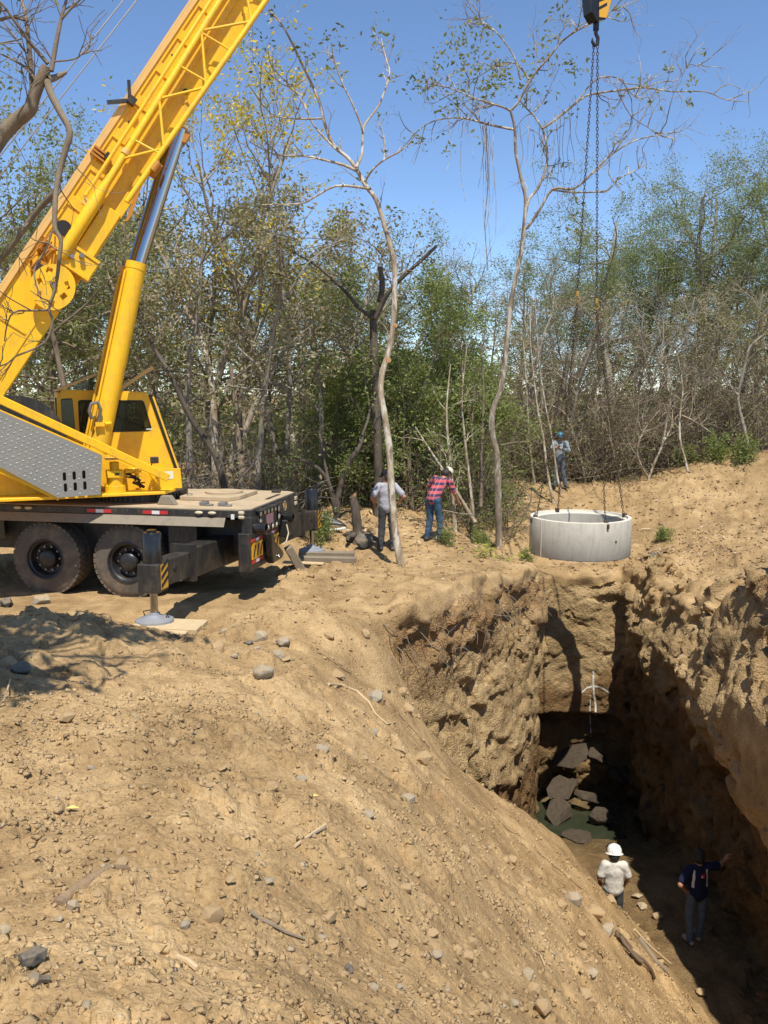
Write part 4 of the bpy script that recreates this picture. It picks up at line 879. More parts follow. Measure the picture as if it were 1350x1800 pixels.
# ---------------------------------------------------------------- hook block, chains, concrete ring
HX, HY = 4.30, 18.62
hb = empty('hook_block', (HX, HY, 10.55), math.radians(28), 'black crane hook block with yellow hazard stripes hanging above the bare tree', 'hook block')
cheek = [(-0.30, 1.3), (0.30, 1.3), (0.32, 0.75), (0.16, 0.30), (-0.10, 0.22), (-0.24, 0.36), (-0.32, 0.8)]
MB().prism([(a, -0.13, b) for a, b in cheek], (0, 0, 0), (0, 0.26, 0)).build('block_body', black_gloss, hb, bevel=0.02)
hp = MB().prism([(-0.10, -0.137, 1.28), (0.27, -0.137, 1.28), (0.29, -0.137, 0.76), (0.15, -0.137, 0.32), (-0.04, -0.137, 0.30)], (0, 0, 0), (0, 0.006, 0)).build('hazard_plate', hazard_yellow, hb)
st = MB()
for k in range(6):
    z0 = 0.42+k*0.15; x1 = 0.15+min(0.14, k*0.05)
    st.prism([(-0.07, -0.140, z0), (x1, -0.140, z0+0.13), (x1, -0.140, z0+0.19), (-0.07, -0.140, z0+0.06)], (0, 0, 0), (0, 0.002, 0))
st.build('black_stripes', gasket, hp)
MB().cyl((0, -0.06, 0.9), (0, 0.06, 0.9), 0.27, n=24).build('sheave', steel, hb, True)
MB().cyl((0, 0, 0.28), (0, 0, 0.10), 0.06, n=16).tube([(0, 0, 0.14), (0.0, 0, 0.04), (0.06, 0, -0.04), (0.05, 0, -0.15), (-0.03, 0, -0.19), (-0.09, 0, -0.13), (-0.085, 0, -0.06)], [0.04, 0.04, 0.038, 0.042, 0.038, 0.028, 0.01], 12).build('hook', black_gloss, hb, True)
for k, sv in enumerate((-0.09, 0.09)):
    p = M_B @ Vector((S_TIP+0.1, sv*1.2, -0.3)); pw = Matrix.Translation(CR_O) @ Matrix.Rotation(CR_A, 4, 'Z') @ p
    q = hb.matrix_basis.inverted() @ pw
    MB().tube([(sv, 0, 1.2), tuple(q)], 0.011, 6).build('fall_rope', steel, hb)
def chain(mb, a, b, pitch=0.066, r=0.009, wid=0.021):
    a = np.array(a, float); b = np.array(b, float); d = b-a; L = np.linalg.norm(d); n = max(2, int(L/pitch)); x = d/L
    y = np.cross(x, [0.3, 0.9, 0.1]); y /= np.linalg.norm(y); z = np.cross(x, y); th = np.linspace(0, 2*math.pi, 9)[:-1]
    for k in range(n):
        c = a+d*((k+0.5)/n); p, q = (y, z) if k % 2 else (z, y)
        loop = [c + x*math.copysign(abs(math.cos(t))**0.7, math.cos(t))*pitch*0.62 + p*math.sin(t)*wid for t in th]
        V = []; F = []
        for i, pt in enumerate(loop):
            o = (pt-c)/np.linalg.norm(pt-c)
            for w1, w2 in ((1, 0), (0, 1), (-1, 0), (0, -1)): V.append(pt+o*r*w1+q*r*w2)
        for i in range(8):
            for j in range(4): F.append((i*4+j, i*4+(j+1) % 4, ((i+1) % 8)*4+(j+1) % 4, ((i+1) % 8)*4+j))
        mb.add(V, F)
    return mb
RZ0, RZ1, RR = -0.115, 0.695, 1.09
ring = empty('concrete_ring', (HX, HY, RZ0), 0, 'grey precast concrete ring hanging from chains over the pit', 'concrete ring')
Hh = RZ1-RZ0
MB().lathe([(RR-0.012, 0.0), (RR, 0.02), (RR, Hh-0.02), (RR-0.012, Hh)], (0, 0, 0), (0, 0, 1), 96).build('outer_wall', concrete, ring, True)
MB().lathe([(RR-0.012, Hh), (RR-0.075, Hh+0.004), (RR-0.085, Hh-0.05), (RR-0.14, Hh-0.055), (RR-0.15, Hh-0.075)], (0, 0, 0), (0, 0, 1), 96).build('rim', concrete_rim, ring, True)
MB().lathe([(RR-0.15, Hh-0.075), (RR-0.15, 0.0), (RR-0.012, 0.0)], (0, 0, 0), (0, 0, 1), 96).build('inner_wall', concrete, ring, True)
MB().box((RR*math.cos(-2.62), RR*math.sin(-2.62), Hh*0.5), (0.012, 0.012, Hh*0.96)).build('mould_seam', concrete_rim, ring)
MB().ball((RR*math.cos(-1.05), RR*math.sin(-1.05), 0.40), (0.022, 0.022, 0.03), 8, 6).build('cast_hole', gasket, ring)
grab_m = simple('worn_yellow_steel', (0.36, 0.22, 0.04), 0.6, var=0.3)
sling = empty('chain_sling', (HX, HY, RZ1), 0, 'rusty lifting chains running from the hook to the concrete ring', 'chain')
hk = [np.array([-0.21, 0.0, 4.75]), np.array([0.2, 0.0, 4.6])]
top = [np.array([-0.03, 0, 9.74]), np.array([0.04, 0, 9.74])]
for k in range(2):
    for off in (0.0,):
        chain(MB(), top[k]+[off, 0, 0], hk[k]+[off, 0, 0.05]).build('strand', rust_steel, sling)
    MB().box(hk[k], (0.055, 0.04, 0.11)).tube([hk[k]+[0, 0, -0.05], hk[k]+[0.06, 0, -0.13], hk[k]+[0.0, 0, -0.2], hk[k]+[-0.06, 0, -0.14]], [0.018, 0.018, 0.015, 0.008], 8).build('grab_hook', grab_m, sling)
for k, (a_, h) in enumerate(((math.radians(188), 0), (math.radians(108), 0), (math.radians(-72), 1), (math.radians(8), 1))):
    e = np.array([(RR-0.10)*math.cos(a_), (RR-0.10)*math.sin(a_), 0.0]); p_up = hk[h]+np.array([0, 0, -0.18])
    chain(MB(), p_up, e+[0, 0, 0.03], 0.06, 0.008, 0.019).build('leg', rust_steel, sling)
    MB().box((e[0]*1.03, e[1]*1.03, -0.01), (0.09, 0.09, 0.11)).box((e[0]*1.115, e[1]*1.115, -0.07), (0.05, 0.05, 0.10)).build('rim_clamp', rust_steel, sling, bevel=0.01)
# ---------------------------------------------------------------- vegetation
class Wood:
    def __init__(self): self.V = []; self.F = []; self.n = 0
    def tube(self, P, R, n=5):
        P = np.asarray(P, float); k = len(P); R = np.asarray(R, float)
        t = np.gradient(P, axis=0); t /= np.linalg.norm(t, axis=1)[:, None]+1e-9
        ref = np.array([0.31, 0.95, 0.05]) if abs(t[0][1]) < 0.85 else np.array([1.0, 0, 0])
        a = np.cross(t, ref); a /= np.linalg.norm(a, axis=1)[:, None]+1e-9; b = np.cross(t, a)
        ang = np.arange(n)*2*math.pi/n; c, s = np.cos(ang), np.sin(ang)
        V = P[:, None]+R[:, None, None]*(c[None, :, None]*a[:, None]+s[None, :, None]*b[:, None])
        i = np.arange(k-1)[:, None]; j = np.arange(n)[None]; j2 = (j+1) % n
        self.F.append((np.stack([i*n+j, i*n+j2, (i+1)*n+j2, (i+1)*n+j], 2).reshape(-1, 4)+self.n))
        self.V.append(V.reshape(-1, 3)); self.n += k*n
    def build(self, name, mat, parent=None):
        return mesh_np(name, np.concatenate(self.V), np.concatenate(self.F), mat, True, parent)
class Leaves:
    def __init__(self): self.C = []; self.S = []; self.D = []
    def add(self, C, size, droop=None):
        C = np.atleast_2d(C); self.C.append(C); self.S.append(np.full(len(C), size)); self.D.append(np.zeros(len(C)) if droop is None else np.full(len(C), droop))
    def build(self, name, mat, parent=None, aspect=0.45, rng=None):
        rng = rng or RNG
        C = np.concatenate(self.C); S = np.concatenate(self.S)*rng.uniform(0.6, 1.35, len(C)); n = len(C)
        d = rng.normal(size=(n, 3)); d[:, 2] = d[:, 2]*0.6-0.35; d /= np.linalg.norm(d, axis=1)[:, None]
        w = np.cross(d, rng.normal(size=(n, 3))); w /= np.linalg.norm(w, axis=1)[:, None]
        nn = np.cross(d, w)
        L = S[:, None]; a = C; b = C+d*L*0.5+w*L*aspect*0.5+nn*L*0.06; c = C+d*L; e = C+d*L*0.5-w*L*aspect*0.5+nn*L*0.06
        V = np.stack([a, b, c, e], 1).reshape(-1, 3); F = np.arange(n*4).reshape(-1, 4)
        return mesh_np(name, V, F, mat, False, parent)
def unit(v): return v/(np.linalg.norm(v)+1e-9)
def polyline(rng, p, d, L, k, wig, trop):
    P = [np.array(p, float)]; d = unit(np.array(d, float))
    for i in range(k):
        d = unit(d+rng.normal(size=3)*wig+np.array([0, 0, trop])); P.append(P[-1]+d*L/k)
    return np.array(P), d
def sprout(W, LV, rng, p, d, L, r, lev, cf):
    """a branch and everything that grows from it"""
    k = 6 if lev <= 1 else (4 if lev == 2 else 3)
    P, d2 = polyline(rng, p, d, L, k, cf['wig'], cf['trop'])
    R = np.linspace(r, max(r*0.35, 0.0025), k+1); W.tube(P, R, 6 if lev <= 1 else (4 if lev == 2 else 3))
    if lev < cf['lev']:
        m = cf['kids'][min(lev, len(cf['kids'])-1)]
        for q in range(m):
            t = rng.uniform(0.28, 1.0); i = min(k-1, int(t*k)); f = t*k-i; pp = P[i]*(1-f)+P[i+1]*f; dd = unit(P[i+1]-P[i])
            side = unit(np.cross(dd, rng.normal(size=3))); a = rng.uniform(0.4, 1.05)
            sprout(W, LV, rng, pp, dd*math.cos(a)+side*math.sin(a), L*cf['ratio']*rng.uniform(0.6, 1.15), R[i]*rng.uniform(0.42, 0.62), lev+1, cf)
    if lev >= cf['lev']-1 and LV is not None and rng.random() < cf['leafy']:
        m = cf['nleaf']; t = rng.uniform(0.25, 1.0, m)*k; i = np.minimum(k-1, t.astype(int)); f = (t-i)[:, None]
        LV.add(P[i]*(1-f)+P[i+1]*f+rng.normal(size=(m, 3))*cf['spread'], cf['lsize'])
def make_tree(seed, H, r, cf, lean=(0, 0), first=0.35, nstem=1):
    rng = np.random.default_rng(seed); W = Wood(); LV = Leaves(); LV.add(np.zeros((1, 3))+[0, 0, H*0.6], 0.01)
    for s in range(nstem):
        base = np.array([rng.normal()*0.12*(nstem > 1), rng.normal()*0.12*(nstem > 1), -0.25]); hh = H*(1 if s == 0 else rng.uniform(0.65, 0.95))
        P, d = polyline(rng, base, (lean[0]+rng.normal()*0.12*(s > 0), lean[1]+rng.normal()*0.12*(s > 0), 1), hh, 9, cf.get('twig', 0.10), 0.03)
        R = np.linspace(r, r*0.25, 10)*(1 if s == 0 else 0.75); R[0] *= 1.35; W.tube(P, R, 8)
        for q in range(cf['limbs']):
            t = rng.uniform(first, 1.0)*9; i = min(8, int(t)); f = t-i; pp = P[i]*(1-f)+P[i+1]*f
            az = rng.uniform(0, 2*math.pi); el = rng.uniform(*cf['elev'])
            sprout(W, LV, rng, pp, (math.cos(az)*math.cos(el), math.sin(az)*math.cos(el), math.sin(el)), hh*cf['limb']*rng.uniform(0.6, 1.2)*(1.15-0.5*t/9), R[i]*0.55, 1, cf)
    return W, LV
BARE = dict(wig=0.22, trop=0.05, lev=3, kids=[5, 5, 5], ratio=0.55, leafy=0.0, nleaf=0, spread=0.05, lsize=0.05, limbs=11, limb=0.36, elev=(0.2, 1.2))
DRY = dict(wig=0.2, trop=0.02, lev=3, kids=[5, 4, 4], ratio=0.55, leafy=0.9, nleaf=14, spread=0.13, lsize=0.13, limbs=10, limb=0.36, elev=(0.0, 1.1))
GREEN = dict(wig=0.2, trop=0.0, lev=3, kids=[5, 5, 4], ratio=0.55, leafy=0.95, nleaf=17, spread=0.14, lsize=0.10, limbs=13, limb=0.32, elev=(-0.1, 1.0))
FEATH = dict(wig=0.18, trop=-0.01, lev=3, kids=[5, 5, 5], ratio=0.55, leafy=0.95, nleaf=38, spread=0.14, lsize=0.075, limbs=11, limb=0.38, elev=(0.1, 0.9))
OLIVE = dict(wig=0.2, trop=0.0, lev=3, kids=[5, 4, 4], ratio=0.55, leafy=0.9, nleaf=20, spread=0.14, lsize=0.11, limbs=11, limb=0.36, elev=(0.0, 1.1))
BLOOM = dict(wig=0.2, trop=0.03, lev=3, kids=[5, 5, 4], ratio=0.55, leafy=0.7, nleaf=9, spread=0.08, lsize=0.10, limbs=11, limb=0.4, elev=(0.3, 1.2))
BUSH = dict(wig=0.25, trop=0.0, lev=2, kids=[5, 5], ratio=0.55, leafy=0.9, nleaf=9, spread=0.08, lsize=0.09, limbs=9, limb=0.5, elev=(0.1, 1.2))
protos = {}
for key, seeds, H, r, cf, bark, lm, kw in (
        ('bare', (1, 2, 3), 8.0, 0.10, BARE, twig_grey, None, dict(first=0.25)),
        ('dry', (11, 12, 13), 8.0, 0.11, DRY, bark_grey, leaf_dry, dict(first=0.3)),
        ('green', (21, 22, 23), 6.0, 0.08, GREEN, bark_brown, leaf_green, dict(first=0.15, nstem=2)),
        ('feather', (31, 32), 9.5, 0.13, FEATH, bark_grey, leaf_feather, dict(first=0.45)),
        ('olive', (41, 42), 8.5, 0.12, OLIVE, bark_brown, leaf_olive, dict(first=0.3)),
        ('bloom', (51,), 8.5, 0.10, BLOOM, twig_grey, leaf_yellow, dict(first=0.4))):
    for sd in seeds:
        W, LV = make_tree(sd, H, r, cf, **kw)
        t = W.build('trunk', bark); parts = [t.data]; COL.objects.unlink(t); bpy.data.objects.remove(t)
        if lm:
            c = LV.build('crown', lm, rng=np.random.default_rng(sd)); parts.append(c.data); COL.objects.unlink(c); bpy.data.objects.remove(c)
        else: parts.append(None)
        protos.setdefault(key, []).append(parts)
def plant(name, key, var, loc, sc, rz, label, group, cat='tree', lean=(0, 0)):
    t = empty(name, loc, rz, label, cat, group); t.scale = sc if hasattr(sc, '__len__') else (sc, sc, sc); t.rotation_euler = (lean[0], lean[1], rz)
    ps = protos[key][var % len(protos[key])]
    o = bpy.data.objects.new('trunk', ps[0]); COL.objects.link(o); o.parent = t
    if ps[1]: o = bpy.data.objects.new('crown', ps[1]); COL.objects.link(o); o.parent = t
    return t
rr = random.Random(99)
ORD = ['first', 'second', 'third', 'fourth', 'fifth', 'sixth', 'seventh', 'eighth', 'ninth', 'tenth', 'eleventh', 'twelfth', 'thirteenth', 'fourteenth', 'fifteenth', 'sixteenth', 'seventeenth']
def place(lst, name, key, label_, group):
    lst = sorted(lst)
    for k, (px, Y, sc) in enumerate(lst):
        label = label_+(', leftmost of its row' if k == 0 else ', rightmost of its row' if k == len(lst)-1 else ', %s from the left' % ORD[k])
        x = (px-675)/FPX*Y*1.005; z = float(ground_h(np.array([x]), np.array([float(Y)]))[0])
        plant(name, key, k+rr.randrange(3), (x, Y, z), (sc*rr.uniform(0.9, 1.1), sc*rr.uniform(0.9, 1.1), sc), rr.uniform(0, 6.28), label, group, lean=(rr.uniform(-0.07, 0.07), rr.uniform(-0.07, 0.07)))
place([(-40, 21, 1.15), (60, 23, 1.05), (150, 21.5, 0.95), (235, 24, 1.1)], 'olive_tree', 'olive', 'olive-leaved tree seen past the raised boom', 'trees behind the boom')
place([(330, 22, 0.95), (400, 25, 1.0), (455, 21.5, 0.9), (505, 24, 0.98), (560, 23, 0.9), (300, 27, 1.05)], 'dry_tree', 'dry', 'half-bare brown-leaved tree behind the crane tail', 'dry-leaved trees behind the crane')
place([(368, 24, 1.22), (430, 25.5, 1.15), (500, 25, 1.12)], 'flowering_tree', 'bloom', 'bare tree with yellow blossom above the crane cab', 'yellow-blossomed trees')
place([(620, 23.5, 0.85), (655, 25.5, 1.0), (715, 23, 0.9), (760, 25, 0.95), (800, 27, 1.0), (840, 25.5, 0.9), (590, 27, 0.95)], 'leafy_tree', 'green', 'bushy green tree behind the two standing workers', 'green trees behind the workers')
place([(880, 29, 0.85), (940, 31, 0.8), (720, 30, 0.9), (560, 31, 1.0), (820, 33, 0.85)], 'bare_tree', 'bare', 'leafless grey tree in the middle of the wood', 'bare trees in the middle of the wood')
place([(1010, 30, 0.72), (1060, 32, 0.75), (1110, 30, 0.7), (1165, 31.5, 0.75), (1215, 30, 0.7), (1270, 32, 0.75), (1330, 30, 0.72), (985, 33, 0.8)], 'bare_tree', 'bare', 'leafless tree in the brush right of the ring', 'bare trees right of the ring')
place([(1085, 35, 0.95), (1150, 37, 1.05), (1225, 36, 1.05), (1295, 37, 1.2), (1365, 35, 1.25), (1020, 38, 0.9), (960, 37, 0.8)], 'feathery_tree', 'feather', 'feathery green tree behind the dry brush', 'feathery trees at the right')
place([(1310, 31, 0.62), (1390, 29, 0.7), (1250, 33, 0.6)], 'olive_tree', 'olive', 'olive-green tree at the right above the bank', 'olive trees at the right edge')
place([(100, 29, 1.0), (200, 31, 1.05), (20, 27, 1.0), (270, 33, 1.05), (420, 34, 1.0), (520, 35, 0.95), (640, 35, 0.95), (700, 37, 0.9), (770, 36, 0.85)], 'feathery_tree', 'feather', 'thin-crowned green tree far left of centre', 'far trees left of centre')

rf = random.Random(12)
place([(x, rf.uniform(38, 52), rf.uniform(0.85, 1.2)) for x in range(-150, 620, 48)], 'far_tree', 'olive', 'far olive-green tree closing the wood behind the crane', 'far trees behind the crane')
place([(x, rf.uniform(36, 50), rf.uniform(0.85, 1.15)) for x in range(640, 960, 40)], 'far_tree', 'olive', 'far olive-green tree behind the two slender trees', 'far trees in the middle')
place([(x, rf.uniform(38, 48), rf.uniform(0.9, 1.25)) for x in range(970, 1500, 44)], 'far_tree', 'feather', 'far green tree closing the wood behind the brush', 'far trees at the right')
place([(x, rf.uniform(24, 34), rf.uniform(0.85, 1.1)) for x in range(20, 620, 85)], 'thin_tree', 'dry', 'thin brown-leaved tree filling the wood behind the crane', 'filling trees behind the crane')
place([(x, rf.uniform(29, 36), rf.uniform(0.62, 0.85)) for x in range(880, 1400, 58)], 'thin_tree', 'dry', 'low brown-leaved tree in the brush behind the ring', 'filling trees behind the ring')
place([(x, rf.uniform(33, 37), rf.uniform(0.95, 1.2)) for x in range(1080, 1420, 85)], 'feathery_tree', 'feather', 'tall feathery tree rising above the dry brush', 'feathery trees above the brush')
# traced trunks ------------------------------------------------------------------
def trace(pts, Y, dy=0.0, seed=0, jit=0.0):
    """a limb followed through the photograph, standing at distance Y"""
    rng = np.random.default_rng(seed); out = []
    for i, (a, b) in enumerate(pts): out.append(atY(a, b, Y+dy*i/max(1, len(pts)-1)+rng.normal()*jit))
    P = np.array(out); n = len(P); t = np.linspace(0, n-1, (n-1)*3+1); Q = []
    for u in t:                                   # Catmull-Rom
        i = min(int(u), n-2); f = u-i; p0, p1, p2, p3 = P[max(i-1, 0)], P[i], P[i+1], P[min(i+2, n-1)]
        Q.append(0.5*((2*p1)+(-p0+p2)*f+(2*p0-5*p1+4*p2-p3)*f*f+(-p0+3*p1-3*p2+p3)*f**3))
    return np.array(Q)
def limb(W, pts, Y, r0, r1, dy=0.0, seed=0, n=7, knots=0.0, k=1.0):
    Q = trace(pts, Y, dy, seed); R = np.linspace(r0, r1, len(Q))*k
    if knots: R = R*(1+knots*np.random.default_rng(seed).normal(size=len(Q)))
    W.tube(Q, R, n); return Q
def twigs(W, LV, Q, rng, m, L, r, cf, lo_=0.35, dirup=0.3):
    for q in range(m):
        i = int(rng.uniform(lo_, 1)*(len(Q)-2)); d = unit(Q[i+1]-Q[i]); side = unit(np.cross(d, rng.normal(size=3)))
        sprout(W, LV, rng, Q[i], d*0.6+side*0.8+np.array([0, 0, dirup]), L*rng.uniform(0.5, 1.2), r, 2, cf)
def traced_tree(name, label, base, Y, limbs, bark, leafm, tw, rng_seed, leaf_tips=None, group=None, cut=None, lasp=0.45):
    b = atY(base[0], base[1], Y); T = empty(name, tuple(b), 0, label, 'tree', group)
    W = Wood(); LV = Leaves(); rng = np.random.default_rng(rng_seed); Qs = []
    for k, (pts, r0, r1, dy, ntw) in enumerate(limbs):
        Q = limb(W, pts, Y, r0, r1, dy, rng_seed+k, 9 if r0 > 0.06 else 6, 0.05 if r0 > 0.05 else 0.0, 0.64 if r0 > 0.05 else (0.85 if r0 > 0.03 else 1.0)); Qs.append(Q)
        if ntw: twigs(W, LV, Q, rng, ntw, tw['L'], tw['r'], tw['cf'])
    o = W.build('trunk', bark); o.data.transform(Matrix.Translation(-Vector(b))); o.parent = T
    if leaf_tips:
        for px, py, m, sp, sz in leaf_tips: LV.add(atY(px, py, Y)+rng.normal(size=(m, 3))*np.array([sp, sp*0.8, sp]), sz)
    if LV.C and leafm:
        c = LV.build('crown', leafm, aspect=lasp, rng=rng); c.data.transform(Matrix.Translation(-Vector(b))); c.parent = T
    if cut:
        for (a, r) in cut:
            p = atY(a[0], a[1], Y); d = unit(np.array(a[2])); MB().cyl(p-b-d*0.01, p-b+d*0.02, r, n=10).build('cut_face', cut_wood, T)
    return T
TW1 = dict(L=0.55, r=0.011, cf=dict(BARE, lev=3, kids=[3, 3, 2], leafy=0.10, nleaf=5, lsize=0.10, spread=0.05))
TW2 = dict(L=0.95, r=0.013, cf=dict(BARE, wig=0.34, trop=-0.03, lev=3, kids=[4, 4, 3], leafy=0.06, nleaf=4, lsize=0.12, spread=0.06, ratio=0.6))
traced_tree('slender_tree', 'slender pale-barked crooked tree in front of the man in the grey shirt', (706, 1012), 16.75, [
    ([(706, 1020), (703, 985), (694, 930), (688, 860), (685, 800), (678, 740), (669, 692), (672, 655), (684, 615), (692, 560), (694, 500), (692, 457), (678, 405), (661, 351), (641, 324), (626, 296), (610, 276), (586, 255), (571, 218), (563, 184), (549, 150), (532, 116), (513, 75), (491, 37), (471, 17)], 0.125, 0.022, 0.8, 10),
    ([(626, 294), (636, 272), (638, 232), (644, 215), (665, 187), (675, 163), (685, 129), (678, 102), (670, 68)], 0.035, 0.012, 0.5, 6),
    ([(638, 236), (634, 218), (617, 177), (600, 143), (586, 99), (583, 75)], 0.022, 0.008, -0.4, 4),
    ([(641, 320), (652, 302), (672, 283), (709, 262), (730, 238)], 0.025, 0.009, -0.4, 3),
    ([(675, 280), (675, 245), (668, 215)], 0.014, 0.007, 0.2, 2),
    ([(626, 300), (604, 290), (569, 281), (535, 274), (484, 272), (440, 250)], 0.030, 0.011, 0.4, 5),
    ([(566, 208), (540, 209), (508, 208), (474, 198), (440, 153)], 0.020, 0.008, -0.3, 4),
    ([(590, 262), (552, 221), (532, 180), (505, 146), (477, 116), (471, 85)], 0.020, 0.008, 0.3, 3),
    ([(651, 332), (638, 330), (590, 327), (552, 347), (528, 358), (460, 360)], 0.034, 0.012, 0.2, 4),
    ([(540, 135), (520, 150), (495, 148), (467, 123)], 0.013, 0.006, 0.2, 2)],
    bark_pale, leaf_olive, TW1, 5, [(472, 20, 16, 0.10, 0.11), (470, 68, 16, 0.12, 0.10), (455, 112, 10, 0.10, 0.10), (583, 72, 21, 0.14, 0.10), (600, 76, 14, 0.10, 0.10), (535, 82, 14, 0.10, 0.10), (560, 115, 14, 0.13, 0.10), (590, 126, 10, 0.12, 0.10), (668, 58, 21, 0.16, 0.10), (690, 62, 10, 0.08, 0.10), (686, 136, 10, 0.08, 0.10), (707, 95, 7, 0.08, 0.09), (716, 245, 9, 0.07, 0.09), (732, 243, 7, 0.06, 0.09), (670, 205, 9, 0.08, 0.10), (690, 380, 5, 0.08, 0.09), (735, 415, 5, 0.05, 0.10), (652, 318, 10, 0.12, 0.08), (625, 330, 21, 0.25, 0.08), (610, 350, 18, 0.25, 0.08)], cut=[((683, 633, (0.3, -1, 0)), 0.05), ((695, 572, (0.5, -1, 0)), 0.04)])
vines = [([(a+rr.uniform(-6, 6), b-18), (a, b), (a+rr.uniform(-5, 5), (b*2+c)/3), (a+rr.uniform(-5, 5), (b+c*2)/3), (a+rr.uniform(-8, 8), c)], 0.007, 0.004, rr.uniform(-.5, .5), 0) for a, b, c in
         [(854, 232, 475), (857, 235, 470), (852, 228, 460), (856, 240, 400), (848, 225, 300), (860, 226, 350), (851, 240, 440), (868, 215, 420), (866, 280, 380), (813, 222, 355), (788, 215, 300), (845, 225, 330), (972, 215, 330), (985, 205, 320), (992, 210, 350), (1000, 200, 300), (962, 230, 345), (940, 250, 360), (930, 215, 300), (1005, 190, 330), (915, 240, 330), (1015, 185, 260), (978, 220, 395), (1090, 285, 345), (1136, 285, 320), (1186, 246, 300), (1316, 178, 207)]]
vines[0] = (vines[0][0], 0.013, 0.010, 0.2, 0)
traced_tree('vine_hung_tree', 'slender mottled tree with wide bare vine-hung crown beside the hanging ring', (877, 952), 19.9, [
    ([(877, 962), (877, 930), (876, 890), (875, 840), (873, 797), (865, 764), (866, 722), (880, 684), (889, 619), (896, 548), (906, 490), (913, 460), (919, 420), (924, 356), (919, 327), (907, 270), (905, 226), (897, 193)], 0.135, 0.04, -0.5, 3),
    ([(922, 385), (930, 350), (945, 332), (958, 300), (962, 279), (960, 250), (953, 224)], 0.055, 0.035, 0.4, 8),
    ([(920, 405), (931, 395), (950, 366), (972, 332), (1008, 332), (1037, 308), (1066, 279), (1109, 250), (1157, 238), (1186, 246)], 0.045, 0.010, -0.6, 12),
    ([(972, 334), (1008, 338), (1066, 335), (1085, 315), (1114, 301), (1136, 289)], 0.022, 0.008, 0.5, 8),
    ([(953, 226), (974, 212), (998, 193), (1032, 168), (1085, 159), (1133, 154), (1181, 161), (1239, 161), (1278, 176), (1316, 178)], 0.036, 0.008, 0.6, 14),
    ([(1010, 185), (1047, 140), (1085, 137), (1109, 164), (1128, 178)], 0.018, 0.007, -0.4, 8),
    ([(1133, 154), (1162, 144), (1191, 140), (1215, 113), (1244, 128)], 0.014, 0.006, 0.3, 5),
    ([(897, 195), (912, 178), (936, 135), (965, 101), (989, 72), (1027, 46), (1075, 19), (1128, -2)], 0.036, 0.010, -0.6, 16),
    ([(905, 228), (859, 219), (806, 207), (748, 219), (700, 270)], 0.030, 0.006, 0.5, 12),
    ([(897, 195), (883, 188), (835, 173), (787, 154), (729, 144)], 0.026, 0.006, -0.5, 14),
    ([(930, 140), (908, 112), (878, 113), (840, 135), (800, 150)], 0.020, 0.006, 0.5, 10),
    ([(915, 140), (902, 96), (869, 53), (844, 34), (837, -5)], 0.020, 0.006, 0.2, 9),
    ([(953, 226), (940, 205), (925, 190), (905, 165)], 0.022, 0.010, 0.3, 6),
    ([(1085, 159), (1110, 205), (1150, 232), (1160, 262)], 0.012, 0.005, 0.3, 5)]+vines,
    bark_mottled, leaf_olive, TW2, 15, [(775, 92, 28, 0.16, 0.12), (800, 68, 40, 0.18, 0.12), (826, 50, 40, 0.22, 0.12), (850, 55, 36, 0.2, 0.12), (838, 95, 28, 0.16, 0.12), (825, 118, 32, 0.18, 0.12), (850, 130, 68, 0.26, 0.12), (870, 140, 68, 0.24, 0.12), (890, 128, 52, 0.2, 0.12), (830, 160, 52, 0.24, 0.12), (765, 135, 40, 0.2, 0.12), (745, 150, 28, 0.16, 0.11), (720, 142, 16, 0.1, 0.11), (785, 185, 28, 0.16, 0.12), (940, 100, 36, 0.2, 0.12), (965, 60, 28, 0.18, 0.12), (990, 20, 32, 0.2, 0.12), (1005, 110, 28, 0.16, 0.12), (1012, 125, 16, 0.12, 0.12), (930, 160, 20, 0.2, 0.11), (960, 165, 16, 0.14, 0.11), (1010, 195, 12, 0.08, 0.10), (1065, 198, 10, 0.08, 0.10), (1090, 240, 18, 0.12, 0.11), (1125, 148, 16, 0.12, 0.10), (1178, 125, 8, 0.06, 0.10), (1215, 145, 18, 0.12, 0.11), (1212, 176, 16, 0.06, 0.11), (790, 265, 14, 0.08, 0.11), (735, 243, 12, 0.08, 0.10), (1012, 410, 32, 0.18, 0.11), (1005, 395, 20, 0.15, 0.11)])
DRYTW = dict(L=0.9, r=0.014, cf=dict(DRY, lev=3, kids=[4, 4, 3], leafy=0.55, nleaf=7, lsize=0.13))
GRTW = dict(L=0.8, r=0.012, cf=dict(GREEN, lev=3, kids=[4, 4, 3], leafy=0.7, nleaf=9, lsize=0.10))
BRTW = dict(L=0.8, r=0.012, cf=dict(BARE, lev=3, kids=[4, 4, 3]))
def simple_tree(name, label, base, Y, limbs, bark, leafm, tw, seed, group=None):
    return traced_tree(name, label, base, Y, limbs, bark, leafm, tw, seed, None, group)
simple_tree('dark_forked_tree', 'dark trunk forking low in the wood just behind the far outrigger', (592, 928), 20.8, [
    ([(592, 935), (592, 890), (600, 850), (612, 815), (632, 785), (638, 762)], 0.14, 0.07, 0.4, 5), ([(590, 900), (578, 850), (560, 825), (535, 810), (510, 800), (490, 790)], 0.11, 0.04, -0.3, 6),
    ([(578, 850), (568, 800), (560, 760), (530, 720)], 0.05, 0.02, 0.6, 8), ([(637, 765), (650, 720), (640, 660), (655, 600)], 0.06, 0.02, 0.6, 9)], bark_dark, leaf_green, GRTW, 71)
